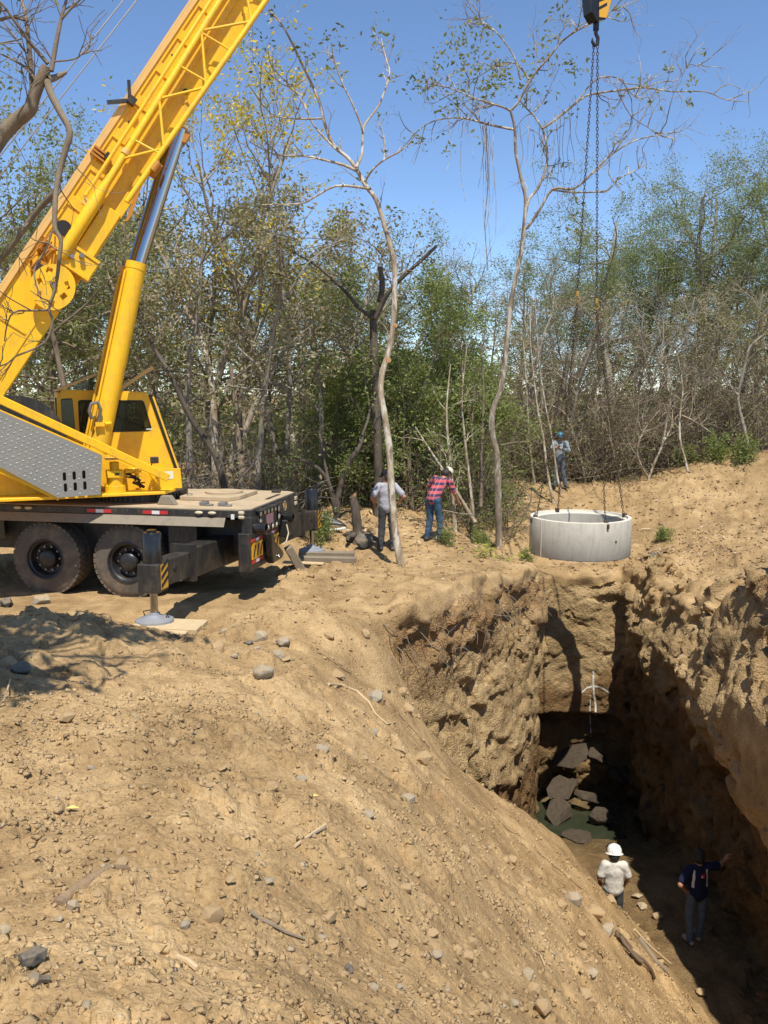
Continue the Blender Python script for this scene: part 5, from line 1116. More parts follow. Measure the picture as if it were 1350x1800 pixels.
simple_tree('grey_snag', 'thick grey dead trunk with a charred broken branch behind the slender tree', (664, 900), 21.5, [
    ([(664, 912), (665, 840), (663, 760), (660, 690), (658, 620), (655, 545)], 0.20, 0.14, 0.2, 4), ([(668, 530), (672, 500), (668, 470)], 0.12, 0.10, 0.2, 0),
    ([(660, 560), (680, 518), (710, 485), (740, 458), (768, 432)], 0.10, 0.055, -0.3, 0), ([(655, 560), (630, 540), (600, 505), (560, 470), (520, 445), (480, 420)], 0.075, 0.03, 0.3, 10)], bark_dark, leaf_dry, DRYTW, 72)
simple_tree('pale_forked_tree', 'pale-barked tree with two long slanting limbs right of the lift cylinders', (380, 868), 21.8, [
    ([(380, 878), (378, 800), (377, 740), (372, 680), (360, 610), (335, 560), (315, 520), (295, 470), (270, 420)], 0.16, 0.05, 0.2, 12), ([(366, 640), (352, 590), (340, 540), (322, 490), (308, 440), (325, 400)], 0.09, 0.03, 0.5, 10)], bark_pale, leaf_dry, DRYTW, 73)
simple_tree('dark_leaning_tree', 'dark trunk leaning left behind the cab beside a splintered pale log', (365, 780), 20.6, [
    ([(400, 880), (378, 800), (335, 735), (300, 660), (270, 610), (245, 545), (238, 500)], 0.13, 0.04, 0.3, 14)], bark_dark, leaf_dry, DRYTW, 74)
simple_tree('pale_curved_tree', 'pale curving tree with white branches arching right behind the crane deck', (408, 868), 22.4, [
    ([(405, 878), (408, 800), (418, 740), (425, 690), (440, 640), (470, 622), (500, 610), (545, 600)], 0.12, 0.03, 0.2, 10), ([(420, 720), (432, 670), (462, 640), (490, 618)], 0.06, 0.02, 0.5, 6), ([(425, 690), (432, 640), (428, 590), (450, 540)], 0.05, 0.02, -0.4, 7)], bark_pale, leaf_dry, DRYTW, 75)
simple_tree('peeling_tree', 'stout tree with peeling bark standing behind the deck hatch', (430, 866), 21.6, [
    ([(430, 880), (426, 830), (420, 780), (415, 720), (405, 640)], 0.17, 0.08, 0.2, 8), ([(436, 872), (440, 830), (436, 790)], 0.07, 0.05, -0.2, 0)], bark_brown, leaf_dry, DRYTW, 76)
for k, (pts, r0, Y) in enumerate((([(800, 935), (797, 880), (790, 800), (785, 720), (792, 640)], 0.09, 20.6), ([(833, 910), (826, 850), (818, 780), (812, 700), (822, 600)], 0.07, 21.6), ([(835, 918), (812, 880), (785, 835), (755, 790), (730, 750)], 0.075, 20.3), ([(826, 905), (831, 830), (830, 740), (838, 640)], 0.07, 22.8), ([(845, 890), (846, 800), (850, 700), (845, 600)], 0.09, 22.3))):
    simple_tree('pole_tree', ('upright pale pole-like tree nearest the man in the plaid shirt', 'thin pale stem just right of the man in the plaid shirt', 'pale pole leaning left over the man in the plaid shirt', 'thin straight stem left of the mottled slender trunk', 'darker straight stem close to the mottled slender trunk')[k], pts[0], Y, [(pts, r0, 0.02, 0.3, 9)], bark_brown if k > 2 else bark_pale, leaf_green, GRTW, 80+k, 'pole trees beside the workers')
for k, (pts, r0, Y) in enumerate((([(973, 885), (962, 830), (955, 770), (945, 720), (938, 660), (932, 590), (935, 500)], 0.075, 26.0), ([(987, 872), (978, 830), (972, 780), (962, 730), (950, 660), (945, 600), (940, 520)], 0.065, 26.8), ([(942, 862), (935, 815), (930, 770), (926, 690), (920, 600)], 0.06, 27.5), ([(1030, 858), (1022, 810), (1010, 770), (995, 730), (975, 715), (950, 708)], 0.075, 28.5))):
    simple_tree('stem_tree', ('curved pale stem rising left of the man in the blue cap', 'pale stem the man in the blue cap holds on to', 'thin upright stem behind the leftmost chain of the ring', 'arched pale stem bending left above the man in the blue cap')[k], pts[0], Y, [(pts, r0, 0.018, 0.3, 9)], bark_pale, leaf_green, BRTW, 90+k, 'stems around the man in the blue cap')
for k, (limbs, Y) in enumerate((([([(1138, 848), (1150, 815), (1165, 780), (1172, 740), (1180, 690), (1172, 640)], 0.075, 0.02, 0.3, 10), ([(1167, 775), (1180, 750), (1182, 720)], 0.04, 0.02, 0.2, 5), ([(1140, 840), (1120, 800), (1130, 760), (1160, 720)], 0.045, 0.015, -0.3, 7)], 27.6), ([([(1213, 852), (1205, 810), (1195, 770), (1196, 720), (1200, 680), (1190, 620)], 0.07, 0.02, 0.2, 11), ([(1198, 730), (1220, 740), (1250, 760)], 0.03, 0.012, 0.2, 5)], 27.2),
        ([([(1075, 850), (1090, 830), (1110, 790), (1140, 755), (1175, 720)], 0.06, 0.02, 0.3, 9), ([(1085, 838), (1078, 790), (1060, 740), (1045, 700)], 0.05, 0.02, -0.2, 9)], 28.6), ([([(1318, 815), (1312, 770), (1300, 720), (1298, 690), (1310, 640), (1318, 610), (1340, 590)], 0.11, 0.04, 0.3, 12), ([(1298, 695), (1285, 680), (1270, 650)], 0.05, 0.02, 0.3, 6)], 27.6))):
    simple_tree('pale_brush_tree', ('pale bent shrub tree forking above the earth bank right of the ring', 'thin pinkish trunk standing at the foot of the brush near the bank', 'low pale branches splayed behind the right side of the ring', 'crooked grey trunk in the brush near the right edge')[k], limbs[0][0][0], Y, limbs, bark_pale if k < 3 else bark_grey, leaf_dry, BRTW, 100+k)
# near tree at the left: bare broken branches in view, leafy crown above the frame
NT = dict(L=0.5, r=0.008, cf=dict(BARE, wig=0.16, lev=3, kids=[3, 3, 3], ratio=0.7))
ntY = 6.0
nb = np.array([-3.75, 5.3, float(ground_h(np.array([-3.75]), np.array([5.3]))[0])])
T = empty('broken_tree', tuple(nb), 0, 'bare grey tree with snapped branches reaching in at the top left corner', 'tree')
W = Wood(); LV = Leaves(); rng = np.random.default_rng(33)
a0 = atY(0, 242, ntY)
trunk = np.array([nb-[0, 0, 0.3], nb+[0.05, 0.0, 1.2], nb+[0.15, 0.15, 2.3], nb+[0.1, 0.2, 3.6], nb+[0.35, 0.1, 4.8], nb+[0.8, -0.2, 5.9], nb+[1.2, -0.5, 6.8]])
W.tube(trunk, [0.2, 0.16, 0.14, 0.12, 0.10, 0.07, 0.04], 9); W.tube(np.array([nb+[0.12, 0.15, 2.4], (nb+[0.15, 0.15, 2.3]+a0)/2+[0, 0, -0.1], a0]), [0.08, 0.065, 0.052], 8)
for pts, r0, r1, dy, m in (([(0, 242), (28, 212), (53, 192), (57, 178), (68, 149), (82, 117)], 0.052, 0.034, 0, 1), ([(82, 140), (96, 137), (116, 127)], 0.03, 0.012, 0.1, 0), ([(60, 168), (57, 153), (50, 71), (44, 21), (34, -10)], 0.022, 0.008, 0.2, 5), ([(84, 112), (53, 75), (32, 46), (7, 11), (-5, 0)], 0.014, 0.006, -0.1, 4), ([(90, 125), (101, 64), (108, 32), (118, -5)], 0.017, 0.008, 0.1, 4), ([(108, 34), (125, 15), (145, -5)], 0.009, 0.005, 0, 2), ([(64, 142), (43, 117), (0, 94)], 0.012, 0.005, 0.1, 3), ([(93, 108), (130, 104), (150, 90), (165, 75)], 0.006, 0.003, 0.1, 4),
        ([(83, 142), (89, 164), (107, 199), (123, 231), (114, 267), (103, 309), (98, 341), (96, 388), (98, 405), (107, 422), (104, 455), (101, 484), (95, 515), (86, 543), (92, 564), (79, 602), (28, 626)], 0.025, 0.006, -0.3, 5), ([(97, 338), (64, 373), (30, 420), (0, 459), (-30, 490)], 0.022, 0.014, 0.3, 2), ([(83, 545), (55, 546), (24, 549), (12, 573), (8, 600)], 0.008, 0.004, 0.1, 6), ([(92, 405), (80, 440), (60, 475), (70, 520), (80, 540)], 0.008, 0.004, -0.1, 4), ([(28, 626), (10, 640), (-20, 650)], 0.006, 0.004, 0.1, 4), ([(0, 35), (20, 30), (44, 36)], 0.012, 0.007, 0, 3)):
    Q = limb(W, pts, ntY, r0, r1, dy, 7); twigs(W, None, Q, rng, m, 0.30, 0.005, NT['cf'], 0.2)
for q in range(7):
    az = rng.uniform(0, 6.28); sprout(W, LV, rng, trunk[3+q % 4], (math.cos(az), math.sin(az), 0.75), 1.5, 0.04, 1, dict(OLIVE, lev=3, kids=[4, 3, 3], leafy=0.0, nleaf=1))
def canopy(cx, cy, cz, r, m):                                 # leafy clumps that shade the left foreground
    LV.add(np.array([cx, cy, cz])+rng.normal(size=(m, 3))*np.array([r, r, r*0.45]), 0.19)
    for k in range(6): W.tube(np.array([trunk[5], (trunk[5]+[cx, cy, cz])/2+rng.normal(size=3)*0.15, np.array([cx, cy, cz])+rng.normal(size=3)*r]), [0.03, 0.02, 0.006], 4)
for c in ((-3.2, 6.9, 6.9, 0.34, 700), (-2.5, 6.6, 6.8, 0.26, 380), (-2.7, 4.5, 6.7, 0.28, 600), (-3.4, 4.7, 6.9, 0.35, 900), (-2.0, 7.0, 7.3, 0.16, 160), (-3.9, 6.2, 7.0, 0.4, 900), (-2.9, 3.7, 6.4, 0.25, 450)): canopy(*c)
o = W.build('trunk', bark_brown); o.data.transform(Matrix.Translation(-Vector(nb))); o.parent = T
o = LV.build('crown', leaf_olive, rng=rng); o.data.transform(Matrix.Translation(-Vector(nb))); o.parent = T
# bushes and thickets ------------------------------------------------------------
for sd in (61, 62):
    W, LV = make_tree(sd, 1.1, 0.02, BUSH, first=0.1, nstem=4); t = W.build('trunk', bark_brown); c = LV.build('crown', leaf_green, rng=np.random.default_rng(sd))
    protos.setdefault('bush', []).append((t.data, c.data)); bpy.data.objects.remove(t); bpy.data.objects.remove(c)
for k, (px, py, z, sc, lab) in enumerate(((785, 955, 0.0, 0.42, 'small green sapling at the feet of the man in plaid'), (845, 945, 0, 0.5, 'leafy sprig at the foot of the mottled slender trunk'), (868, 955, 0, 0.4, 'low leafy sprig left of the mottled trunk base'), (985, 820, 0, 1.0, 'climbing green shrub right of the man in the blue cap'), (1260, 835, 0.5, 0.9, 'bright green bush on the bank near the right edge'), (1210, 840, 0.4, 0.8, 'dark green bush at the foot of the thin pinkish trunk'), (1305, 818, 0.8, 0.9, 'upright green bush on the bank at the far right'), (1165, 945, -0.5, 0.45, 'little green weed on the slope right of the ring'), (925, 1008, -0.3, 0.35, 'green weed hanging at the corner of the pit edge'), (560, 915, 0.1, 0.7, 'green weed beside the far outrigger foot'))):
    Y = {785: 18.5, 845: 19.6, 868: 20.2, 985: 29.5, 1260: 27.2, 1210: 28.2, 1305: 26.8, 1165: 22.9, 925: 18.3, 560: 18.8}[px]; p = atY(px, py, Y); zz = drop(p[0], p[1], 3.0)
    plant('green_bush' if sc > 0.6 else 'green_weed', 'bush', k, (p[0], p[1], zz), sc, k*1.3, lab, 'bushes and weeds on the cleared ground', 'bush' if sc > 0.6 else 'weed')
def thicket(name, label, boxes, seed, wood, leafm, lsize, nl):
    rng = np.random.default_rng(seed); W = Wood(); LV = Leaves()
    for (px0, px1, Y0, Y1, h0, h1, n, hang) in boxes:
        YY = rng.uniform(Y0, Y1, n); XX = (rng.uniform(px0, px1, n)-675)/FPX*YY; ZZ = h_base(XX, YY)-0.1
        for q in range(n):
            x, Y, z = XX[q], YY[q], ZZ[q]
            H = rng.uniform(h0, h1); P, d = polyline(rng, (x, Y, z), (rng.normal()*0.5, rng.normal()*0.3, 1), H, 6, 0.25, -0.02*hang)
            W.tube(P, np.linspace(rng.uniform(0.008, 0.022), 0.004, 7), 3)
            for b in range(3):
                i = rng.integers(1, 6); Q, d = polyline(rng, P[i], rng.normal(size=3)+[0, 0, 0.4-hang*0.5], H*0.4, 3, 0.3, -0.05*hang); W.tube(Q, np.linspace(0.008, 0.003, 4), 3)
                if nl: LV.add(Q[rng.integers(1, 4, nl)]+rng.normal(size=(nl, 3))*0.14, lsize)
    o = W.build(name, wood); tag(o, label, 'thicket', kind='stuff')
    if nl: c = LV.build('foliage', leafm, o, rng=rng)
    return o
leaf_brush = leaf_mat('brush_leaves', [(0.2, 0.16, 0.09), (0.27, 0.22, 0.13), (0.16, 0.19, 0.07), (0.22, 0.24, 0.09), (0.13, 0.16, 0.05)], 0.3)
thicket('dry_brush', 'tangle of grey-brown dry brush along the back right of the clearing', [(900, 1400, 28.2, 33, 1.2, 5.4, 1500, 1), (860, 1060, 28.5, 31, 1.0, 5.5, 350, 1)], 201, bark_brown, leaf_brush, 0.10, 5)
thicket('green_undergrowth', 'green undergrowth between the trunks behind the workers', [(440, 900, 22.5, 27, 0.5, 2.6, 800, 0)], 202, bark_brown, leaf_green, 0.10, 6)
thicket('dry_undergrowth', 'dry undergrowth behind the crane', [(-120, 520, 20.5, 27, 0.6, 3.0, 600, 0)], 203, twig_grey, leaf_dry, 0.12, 4)
thicket('far_wood', 'hazy mass of far trees closing off the wood', [(-300, 1700, 44, 62, 2.5, 7.0, 900, 0), (-300, 1700, 38, 48, 1.2, 4.2, 1300, 0)], 204, twig_grey, leaf_olive, 0.34, 9)
# ---------------------------------------------------------------- people
def sdf_mesh(prims, h=0.014, k=0.035, cuts=()):
    """smooth union of tapered capsules / ellipsoids -> verts, quads.  prim: (a, b, ra, rb[, flatten vec])"""
    A = np.array([p[0] for p in prims]+[p[1] for p in prims]); mr = max(max(p[2], p[3]) for p in prims)+0.06
    lo, hi = A.min(0)-mr, A.max(0)+mr; n = np.ceil((hi-lo)/h).astype(int)+1
    D = np.full(n, 1.0, np.float32); ax = [lo[i]+np.arange(n[i])*h for i in range(3)]
    for p in prims:
        a, b = np.array(p[0], float), np.array(p[1], float); ra, rb = p[2], p[3]; fl = np.array(p[4] if len(p) > 4 else (1, 1, 1), float)
        pad = max(ra, rb)*max(1, fl.max())+k*2.2
        i0 = np.maximum(0, ((np.minimum(a, b)-pad-lo)/h).astype(int)); i1 = np.minimum(n, ((np.maximum(a, b)+pad-lo)/h).astype(int)+2)
        sl = tuple(slice(i0[j], i1[j]) for j in range(3)); gx, gy, gz = np.meshgrid(*[ax[j][sl[j]] for j in range(3)], indexing='ij')
        P = np.stack([gx, gy, gz], -1); d = b-a; L2 = d@d+1e-12; t = np.clip(((P-a)@d)/L2, 0, 1)
        q = (P-a-t[..., None]*d)/fl; dist = np.sqrt((q**2).sum(-1))-(ra+(rb-ra)*t)
        S = D[sl]; hh = np.clip(0.5+0.5*(S-dist)/k, 0, 1); D[sl] = S*(1-hh)+dist*hh-k*hh*(1-hh)
    for (pt, nr) in cuts:
        gx, gy, gz = np.meshgrid(*ax, indexing='ij'); pl = (gx-pt[0])*nr[0]+(gy-pt[1])*nr[1]+(gz-pt[2])*nr[2]; D = np.maximum(D, pl)
    return surface_nets(D, lo, h)
skin_m = simple('skin', (0.36, 0.175, 0.10), 0.55, var=0.08)
hair_m = simple('dark_hair', (0.02, 0.014, 0.010), 0.6, var=0.3, bump=0.4, bscale=90)
def cloth(name, col, var=0.15, dirt=None, amt=0.3, sc=7): return simple(name, col, 0.9, var=var, vscale=sc, dirt=dirt, dirt_amt=amt, dirt_scale=5, bump=0.35, bscale=22, spec=0.15)
jeans_dark = cloth('dark_jeans', (0.055, 0.06, 0.062), 0.35, (0.12, 0.11, 0.09), 0.4); jeans_blue = cloth('blue_jeans', (0.05, 0.095, 0.15), 0.4, (0.16, 0.2, 0.24), 0.45)
jeans_grey = cloth('greyblue_jeans', (0.10, 0.135, 0.16), 0.3, (0.2, 0.2, 0.18), 0.4); grey_shirt = cloth('grey_shirt', (0.40, 0.39, 0.41), 0.12, (0.22, 0.21, 0.23), 0.4)
work_shirt = cloth('bluegrey_shirt', (0.25, 0.29, 0.30), 0.15); white_shirt = cloth('dirty_white_shirt', (0.62, 0.58, 0.50), 0.1, (0.40, 0.33, 0.22), 0.55); navy_shirt = cloth('navy_shirt', (0.016, 0.02, 0.045), 0.2)
boot_m = cloth('boot', (0.10, 0.085, 0.07), 0.2, (0.3, 0.22, 0.13), 0.6); beige_boot = cloth('beige_boot', (0.42, 0.36, 0.28), 0.15)
def plaid():
    m, N, L, b = new_mat('plaid_shirt'); tc = N.new('ShaderNodeTexCoord'); sp = N.new('ShaderNodeSeparateXYZ'); L.new(tc.outputs['Object'], sp.inputs[0])
    def band(sock, freq, lo_, hi_):
        mu = N.new('ShaderNodeMath'); mu.operation = 'MULTIPLY'; mu.inputs[1].default_value = freq; L.new(sock, mu.inputs[0])
        fr = N.new('ShaderNodeMath'); fr.operation = 'FRACT'; L.new(mu.outputs[0], fr.inputs[0]); r = ramp(N, [(lo_, (0, 0, 0)), (hi_, (1, 1, 1))]); L.new(fr.outputs[0], r.inputs[0]); return r.outputs[0]
    c = mixc(N, L, band(sp.outputs[2], 8.5, 0.5, 0.54), (0.50, 0.09, 0.11), (0.035, 0.03, 0.075))
    c = mixc(N, L, mixc(N, L, 1.0, band(sp.outputs[0], 11, 0.72, 0.76), (0.45, 0.45, 0.45), 'MULTIPLY'), c, (0.55, 0.25, 0.22))
    L.new(c, b.inputs['Base Color']); b.inputs['Roughness'].default_value = 0.9; return m
plaid_m = plaid()
def hand_prims(w, fwd, palm, closed=0.4):
    """palm block and five fingers as tubes; fwd = direction of the fingers, palm = direction the palm faces"""
    f = unit(np.array(fwd, float)); pn = unit(np.array(palm, float)-f*np.dot(palm, f)); s = np.cross(f, pn); w = np.array(w, float); tubes = []
    for i, (off, L) in enumerate(((-0.032, 0.068), (-0.011, 0.080), (0.011, 0.076), (0.031, 0.060))):
        k0 = w+f*0.085+s*off; d1 = unit(f*math.cos(closed)+pn*math.sin(closed)); d2 = unit(f*math.cos(closed*2.3)+pn*math.sin(closed*2.3))
        tubes.append(([k0-f*0.02, k0, k0+d1*L*0.5, k0+d1*L*0.5+d2*L*0.5], [0.010, 0.010, 0.009, 0.007]))
    k0 = w+f*0.03-s*0.03; d1 = unit(f*0.6-s*0.8+pn*0.3); tubes.append(([k0, k0+d1*0.035, k0+d1*0.035+unit(f*0.85-s*0.3+pn*0.4)*0.035], [0.012, 0.011, 0.008]))
    return [(w, w+f*0.085, 0.026, 0.034)], tubes
def person(label, loc, rz, J, mats, sleeve='short', head_turn=0.0, head_tilt=(0, 0), group=None, hat=None, shirt_extra=0.0, hands=None, scale=1.0):
    T = empty('person', loc, rz, label, 'person', group); T.scale = (scale,)*3
    g = lambda k: np.array(J[k], float)
    hd, nk, ch, wa, pe = g('head'), g('neck'), g('chest'), g('waist'), g('pelvis')
    up_ = unit(hd-nk); ct, stt = math.cos(head_turn), math.sin(head_turn)
    fw = np.array([-stt, ct, 0.0]); fw = unit(fw-up_*np.dot(fw, up_)); rt = np.cross(fw, up_)
    prims = [(hd+up_*0.03, hd-up_*0.035+fw*0.012, 0.088, 0.070), (hd-up_*0.06+fw*0.03, hd-up_*0.075+fw*0.045, 0.048, 0.038), (hd-fw*0.02+up_*0.02, hd-fw*0.02, 0.09, 0.08),
             (hd-up_*0.015+fw*0.085, hd-up_*0.035+fw*0.098, 0.012, 0.017), (hd+rt*0.082-up_*0.01, hd+rt*0.085-up_*0.035, 0.018, 0.012), (hd-rt*0.082-up_*0.01, hd-rt*0.085-up_*0.035, 0.018, 0.012), (hd-up_*0.07+fw*0.078, hd-up_*0.07+fw*0.07, 0.012, 0.02),
             (nk, hd-up_*0.06, 0.056, 0.052), (ch, nk, 0.115, 0.055, (1.12, 0.8, 1)), (wa, ch, 0.108, 0.118, (1.12, 0.78, 1)), (pe, wa, 0.118, 0.105, (1.12, 0.85, 1))]
    tubes = []
    for s in ('l', 'r'):
        sh, el, wr, hp, kn, an, to = (g(x+s) for x in ('sh', 'el', 'wr', 'hip', 'kn', 'an', 'toe'))
        prims += [(nk-np.array([0, 0, 0.03]), sh, 0.05, 0.052), (sh, el, 0.047, 0.038), (el, wr, 0.043, 0.029), (hp, kn, 0.072, 0.045), (kn, kn*0.6+an*0.4-np.array([0, 0.012, 0]), 0.044, 0.046), (kn*0.6+an*0.4-np.array([0, 0.012, 0]), an, 0.045, 0.034), (an, to, 0.04, 0.035)]
        f, pm = (hands or {}).get(s, (wr-el, (0.0, 0.3, 0.0) if abs((wr-el)[1]) < 0.1 else (0, 0, -1)))
        hp_, tb = hand_prims(wr, f, pm); prims += hp_; tubes += tb
    V, F = sdf_mesh(prims); 
    m = MB(); m.v.append(V); m.f += [tuple(q) for q in F.tolist()]; m.n = len(V)
    for pts, rad in tubes: m.tube(pts, rad, 6)
    m.build('body', skin_m, T, True)
    e = 0.018+shirt_extra
    sp = [(ch, nk-np.array([0, 0, 0.015]), 0.118+e, 0.058+e*0.6, (1.12, 0.8, 1)), (wa, ch, 0.115+e, 0.122+e, (1.12, 0.8, 1)), (pe+np.array([0, 0, 0.0]), wa, 0.124+e*1.2, 0.115+e, (1.12, 0.85, 1))]
    for s in ('l', 'r'):
        sh, el, wr = g('sh'+s), g('el'+s), g('wr'+s); sp += [(nk-np.array([0, 0, 0.035]), sh, 0.055+e*0.4, 0.055+e*0.5)]
        if sleeve == 'short': sp += [(sh, sh*0.28+el*0.72, 0.056+e*0.5, 0.06+e*0.6)]
        else: sp += [(sh, el, 0.054+e*0.5, 0.047+e*0.4), (el, wr, 0.047+e*0.4, 0.038+e*0.3)]
    V, F = sdf_mesh(sp, 0.016, 0.028)
    V = V+0.006*np.stack([vnoise(V*14, 3), vnoise(V*14, 4), 0*V[:, 0]], 1)+0.004*np.stack([vnoise(V*30, 5), vnoise(V*30, 6), 0*V[:, 0]], 1)
    shirt = mesh_np('shirt', V, F, mats['shirt'], True, T)
    tp = [(pe, pe*0.5+wa*0.5, 0.125, 0.115, (1.12, 0.9, 1))]
    for s in ('l', 'r'):
        hp, kn, an = g('hip'+s), g('kn'+s), g('an'+s)
        tp += [(pe, hp, 0.09, 0.092), (hp, kn, 0.094, 0.074), (kn, an+np.array([0, 0, 0.0]), 0.074, 0.063)]
    V, F = sdf_mesh(tp, 0.016, 0.03)
    zz = V[:, 2]; V = V+0.010*np.stack([vnoise(V*np.array([8, 8, 20]), 13), vnoise(V*np.array([8, 8, 20]), 14), 0*zz], 1)
    mesh_np('trousers', V, F, mats['trousers'], True, T)
    for s in ('l', 'r'):
        an, to = g('an'+s), g('toe'+s); V, F = sdf_mesh([(an-np.array([0, 0, 0.01]), to, 0.053, 0.047), (an-unit(to-an)*np.array([1, 1, 0])*0.035-np.array([0, 0, 0.03]), to, 0.045, 0.046)], 0.014, 0.02, [((0, 0, min(an[2], to[2])-0.058), (0, 0, -1))])
        mesh_np('shoe', V, F, mats['shoe'], True, T)
    for sgn in (-1, 1):
        MB().ball(hd+fw*0.078+rt*0.032*sgn+up_*0.008, 0.012, 8, 6).build('eye', simple('eye', (0.3, 0.28, 0.25), 0.2) if 'eye' not in MATS else MATS['eye'], T, True)
    # hair and headgear
    V, F = sdf_mesh([(hd+up_*0.035-fw*0.012, hd-up_*0.035-fw*0.03, 0.110, 0.096)], 0.014, 0.02, [(hd+fw*0.05, tuple(unit(fw-up_*0.9)))])
    mesh_np('hair', V, F, mats.get('hair', hair_m), True, T)
    if hat:
        kind, hm = hat
        if kind == 'cap':
            V, F = sdf_mesh([(hd+up_*0.045, hd+up_*0.03, 0.117, 0.117)], 0.012, 0.02, [(hd+up_*0.03, tuple(-up_))]); cp = mesh_np('cap', V, F, hm, True, T)
            c0 = hd+up_*0.038+fw*0.10; m = MB()
            pts = [c0+rt*0.075*math.cos(a)+fw*(0.075*math.sin(a)) for a in np.linspace(0, math.pi, 10)]
            m.prism(pts, (0, 0, 0), tuple(up_*-0.012-fw*0.0)); m.build('brim', hm, cp)
        else:
            prof = [(0.0, 0.158), (0.045, 0.154), (0.095, 0.128), (0.124, 0.076), (0.132, 0.012), (0.133, 0.0), (0.155, -0.01), (0.155, -0.016), (0.12, -0.012)]
            hb_ = MB().lathe(prof, hd+up_*0.022+fw*0.004, up_, 28).build('hard_hat', hm, T, True)
            MB().tube([hd+up_*0.03+fw*(0.13*math.cos(a))+up_*(0.15*math.sin(a)) for a in np.linspace(0.05, math.pi-0.05, 12)], 0.012, 6).build('ridge', hm, hb_, True)
    return T, shirt
def stand(**kw):
    J = dict(head=(0, 0.02, 1.585), neck=(0, -0.015, 1.44), chest=(0, 0, 1.28), waist=(0, 0, 1.08), pelvis=(0, 0, 0.95), shl=(-0.165, -0.01, 1.40), shr=(0.165, -0.01, 1.40), ell=(-0.24, -0.02, 1.13), elr=(0.24, -0.02, 1.13),
             wrl=(-0.25, 0.06, 0.90), wrr=(0.25, 0.06, 0.90), hipl=(-0.09, 0, 0.91), hipr=(0.09, 0, 0.91), knl=(-0.11, 0.02, 0.50), knr=(0.11, 0.02, 0.50), anl=(-0.12, -0.02, 0.085), anr=(0.12, -0.02, 0.085), toel=(-0.14, 0.14, 0.052), toer=(0.14, 0.14, 0.052))
    J.update(kw); return J
def spot(px, py, Y):
    p = atY(px, py, Y); return (p[0], p[1], drop(p[0], p[1], 3.0))
black_cap = cloth('black_cap', (0.015, 0.015, 0.017)); cream_cap = cloth('cream_cap', (0.62, 0.56, 0.42)); blue_cap = simple('blue_cap', (0.02, 0.13, 0.22), 0.4); hat_white = simple('white_hard_hat', (0.78, 0.76, 0.70), 0.35, var=0.04)
person('man in a grey t-shirt and black cap with hands on hips behind the slender tree', spot(680, 985, 18.1), math.radians(4), stand(ell=(-0.32, -0.10, 1.16), wrl=(-0.25, 0.07, 0.98), elr=(0.36, -0.09, 1.17), wrr=(0.21, 0.03, 1.02), head=(-0.01, 0.03, 1.585), anl=(-0.14, -0.02, 0.085), anr=(0.13, -0.02, 0.085)),
       dict(shirt=grey_shirt, trousers=jeans_dark, shoe=boot_m), head_turn=0.9, hat=('cap', black_cap), hands={'l': ((0.4, 0.3, -0.4), (1, 0, 0)), 'r': ((-0.8, 0.3, -0.3), (-0.3, 0.5, 0))})
person('man in a red plaid shirt and cream cap bending over a long handle', spot(762, 957, 18.6), math.radians(-38), stand(head=(0.06, 0.42, 1.47), neck=(0.04, 0.30, 1.36), chest=(0.02, 0.20, 1.25), waist=(0, 0.06, 1.08), pelvis=(0, -0.03, 0.95), shl=(-0.15, 0.26, 1.36), shr=(0.22, 0.27, 1.32), ell=(-0.34, 0.26, 1.16), wrl=(-0.24, 0.44, 1.06), elr=(0.30, 0.36, 1.05), wrr=(0.30, 0.50, 0.86),
       hipl=(-0.09, -0.03, 0.91), hipr=(0.09, -0.03, 0.91), anl=(-0.16, -0.02, 0.085), anr=(0.13, 0.06, 0.085), toel=(-0.19, 0.13, 0.052), toer=(0.14, 0.22, 0.052), knr=(0.11, 0.07, 0.5)), dict(shirt=plaid_m, trousers=jeans_blue, shoe=boot_m), sleeve='short', head_turn=-0.2, hat=('cap', cream_cap))
p3 = spot(982, 866, 27.2)
person('man in a blue cap holding on to a pale stem beyond the ring', p3, math.radians(168), stand(shl=(-0.19, 0.0, 1.40), ell=(-0.28, 0.14, 1.16), wrl=(-0.03, 0.26, 1.24), elr=(0.28, 0.16, 1.18), wrr=(0.10, 0.28, 1.27), anl=(-0.2, 0.0, 0.085), anr=(0.12, 0.0, 0.085), toel=(-0.26, 0.12, 0.052)),
       dict(shirt=work_shirt, trousers=jeans_grey, shoe=boot_m), sleeve='long', head_turn=0.35, hat=('cap', blue_cap), hands={'l': ((1, 0.1, 0.2), (0, 1, 0)), 'r': ((-0.7, 0.2, 0.5), (0, 1, 0))}, scale=1.02)
p4 = atZ(1081, 1652, -6.0); z4 = drop(3.95, 13.75, 0)
person('man in a white hard hat and dirty white t-shirt standing down in the pit', (3.95, 13.75, z4), math.radians(-6), stand(ell=(-0.25, -0.03, 1.14), elr=(0.26, 0.0, 1.14), wrr=(0.23, 0.16, 0.96), wrl=(-0.22, 0.14, 0.96), head=(0.0, 0.03, 1.58)), dict(shirt=white_shirt, trousers=jeans_dark, shoe=boot_m), hat=('hard', hat_white), head_turn=-0.3, shirt_extra=0.012, scale=0.96)
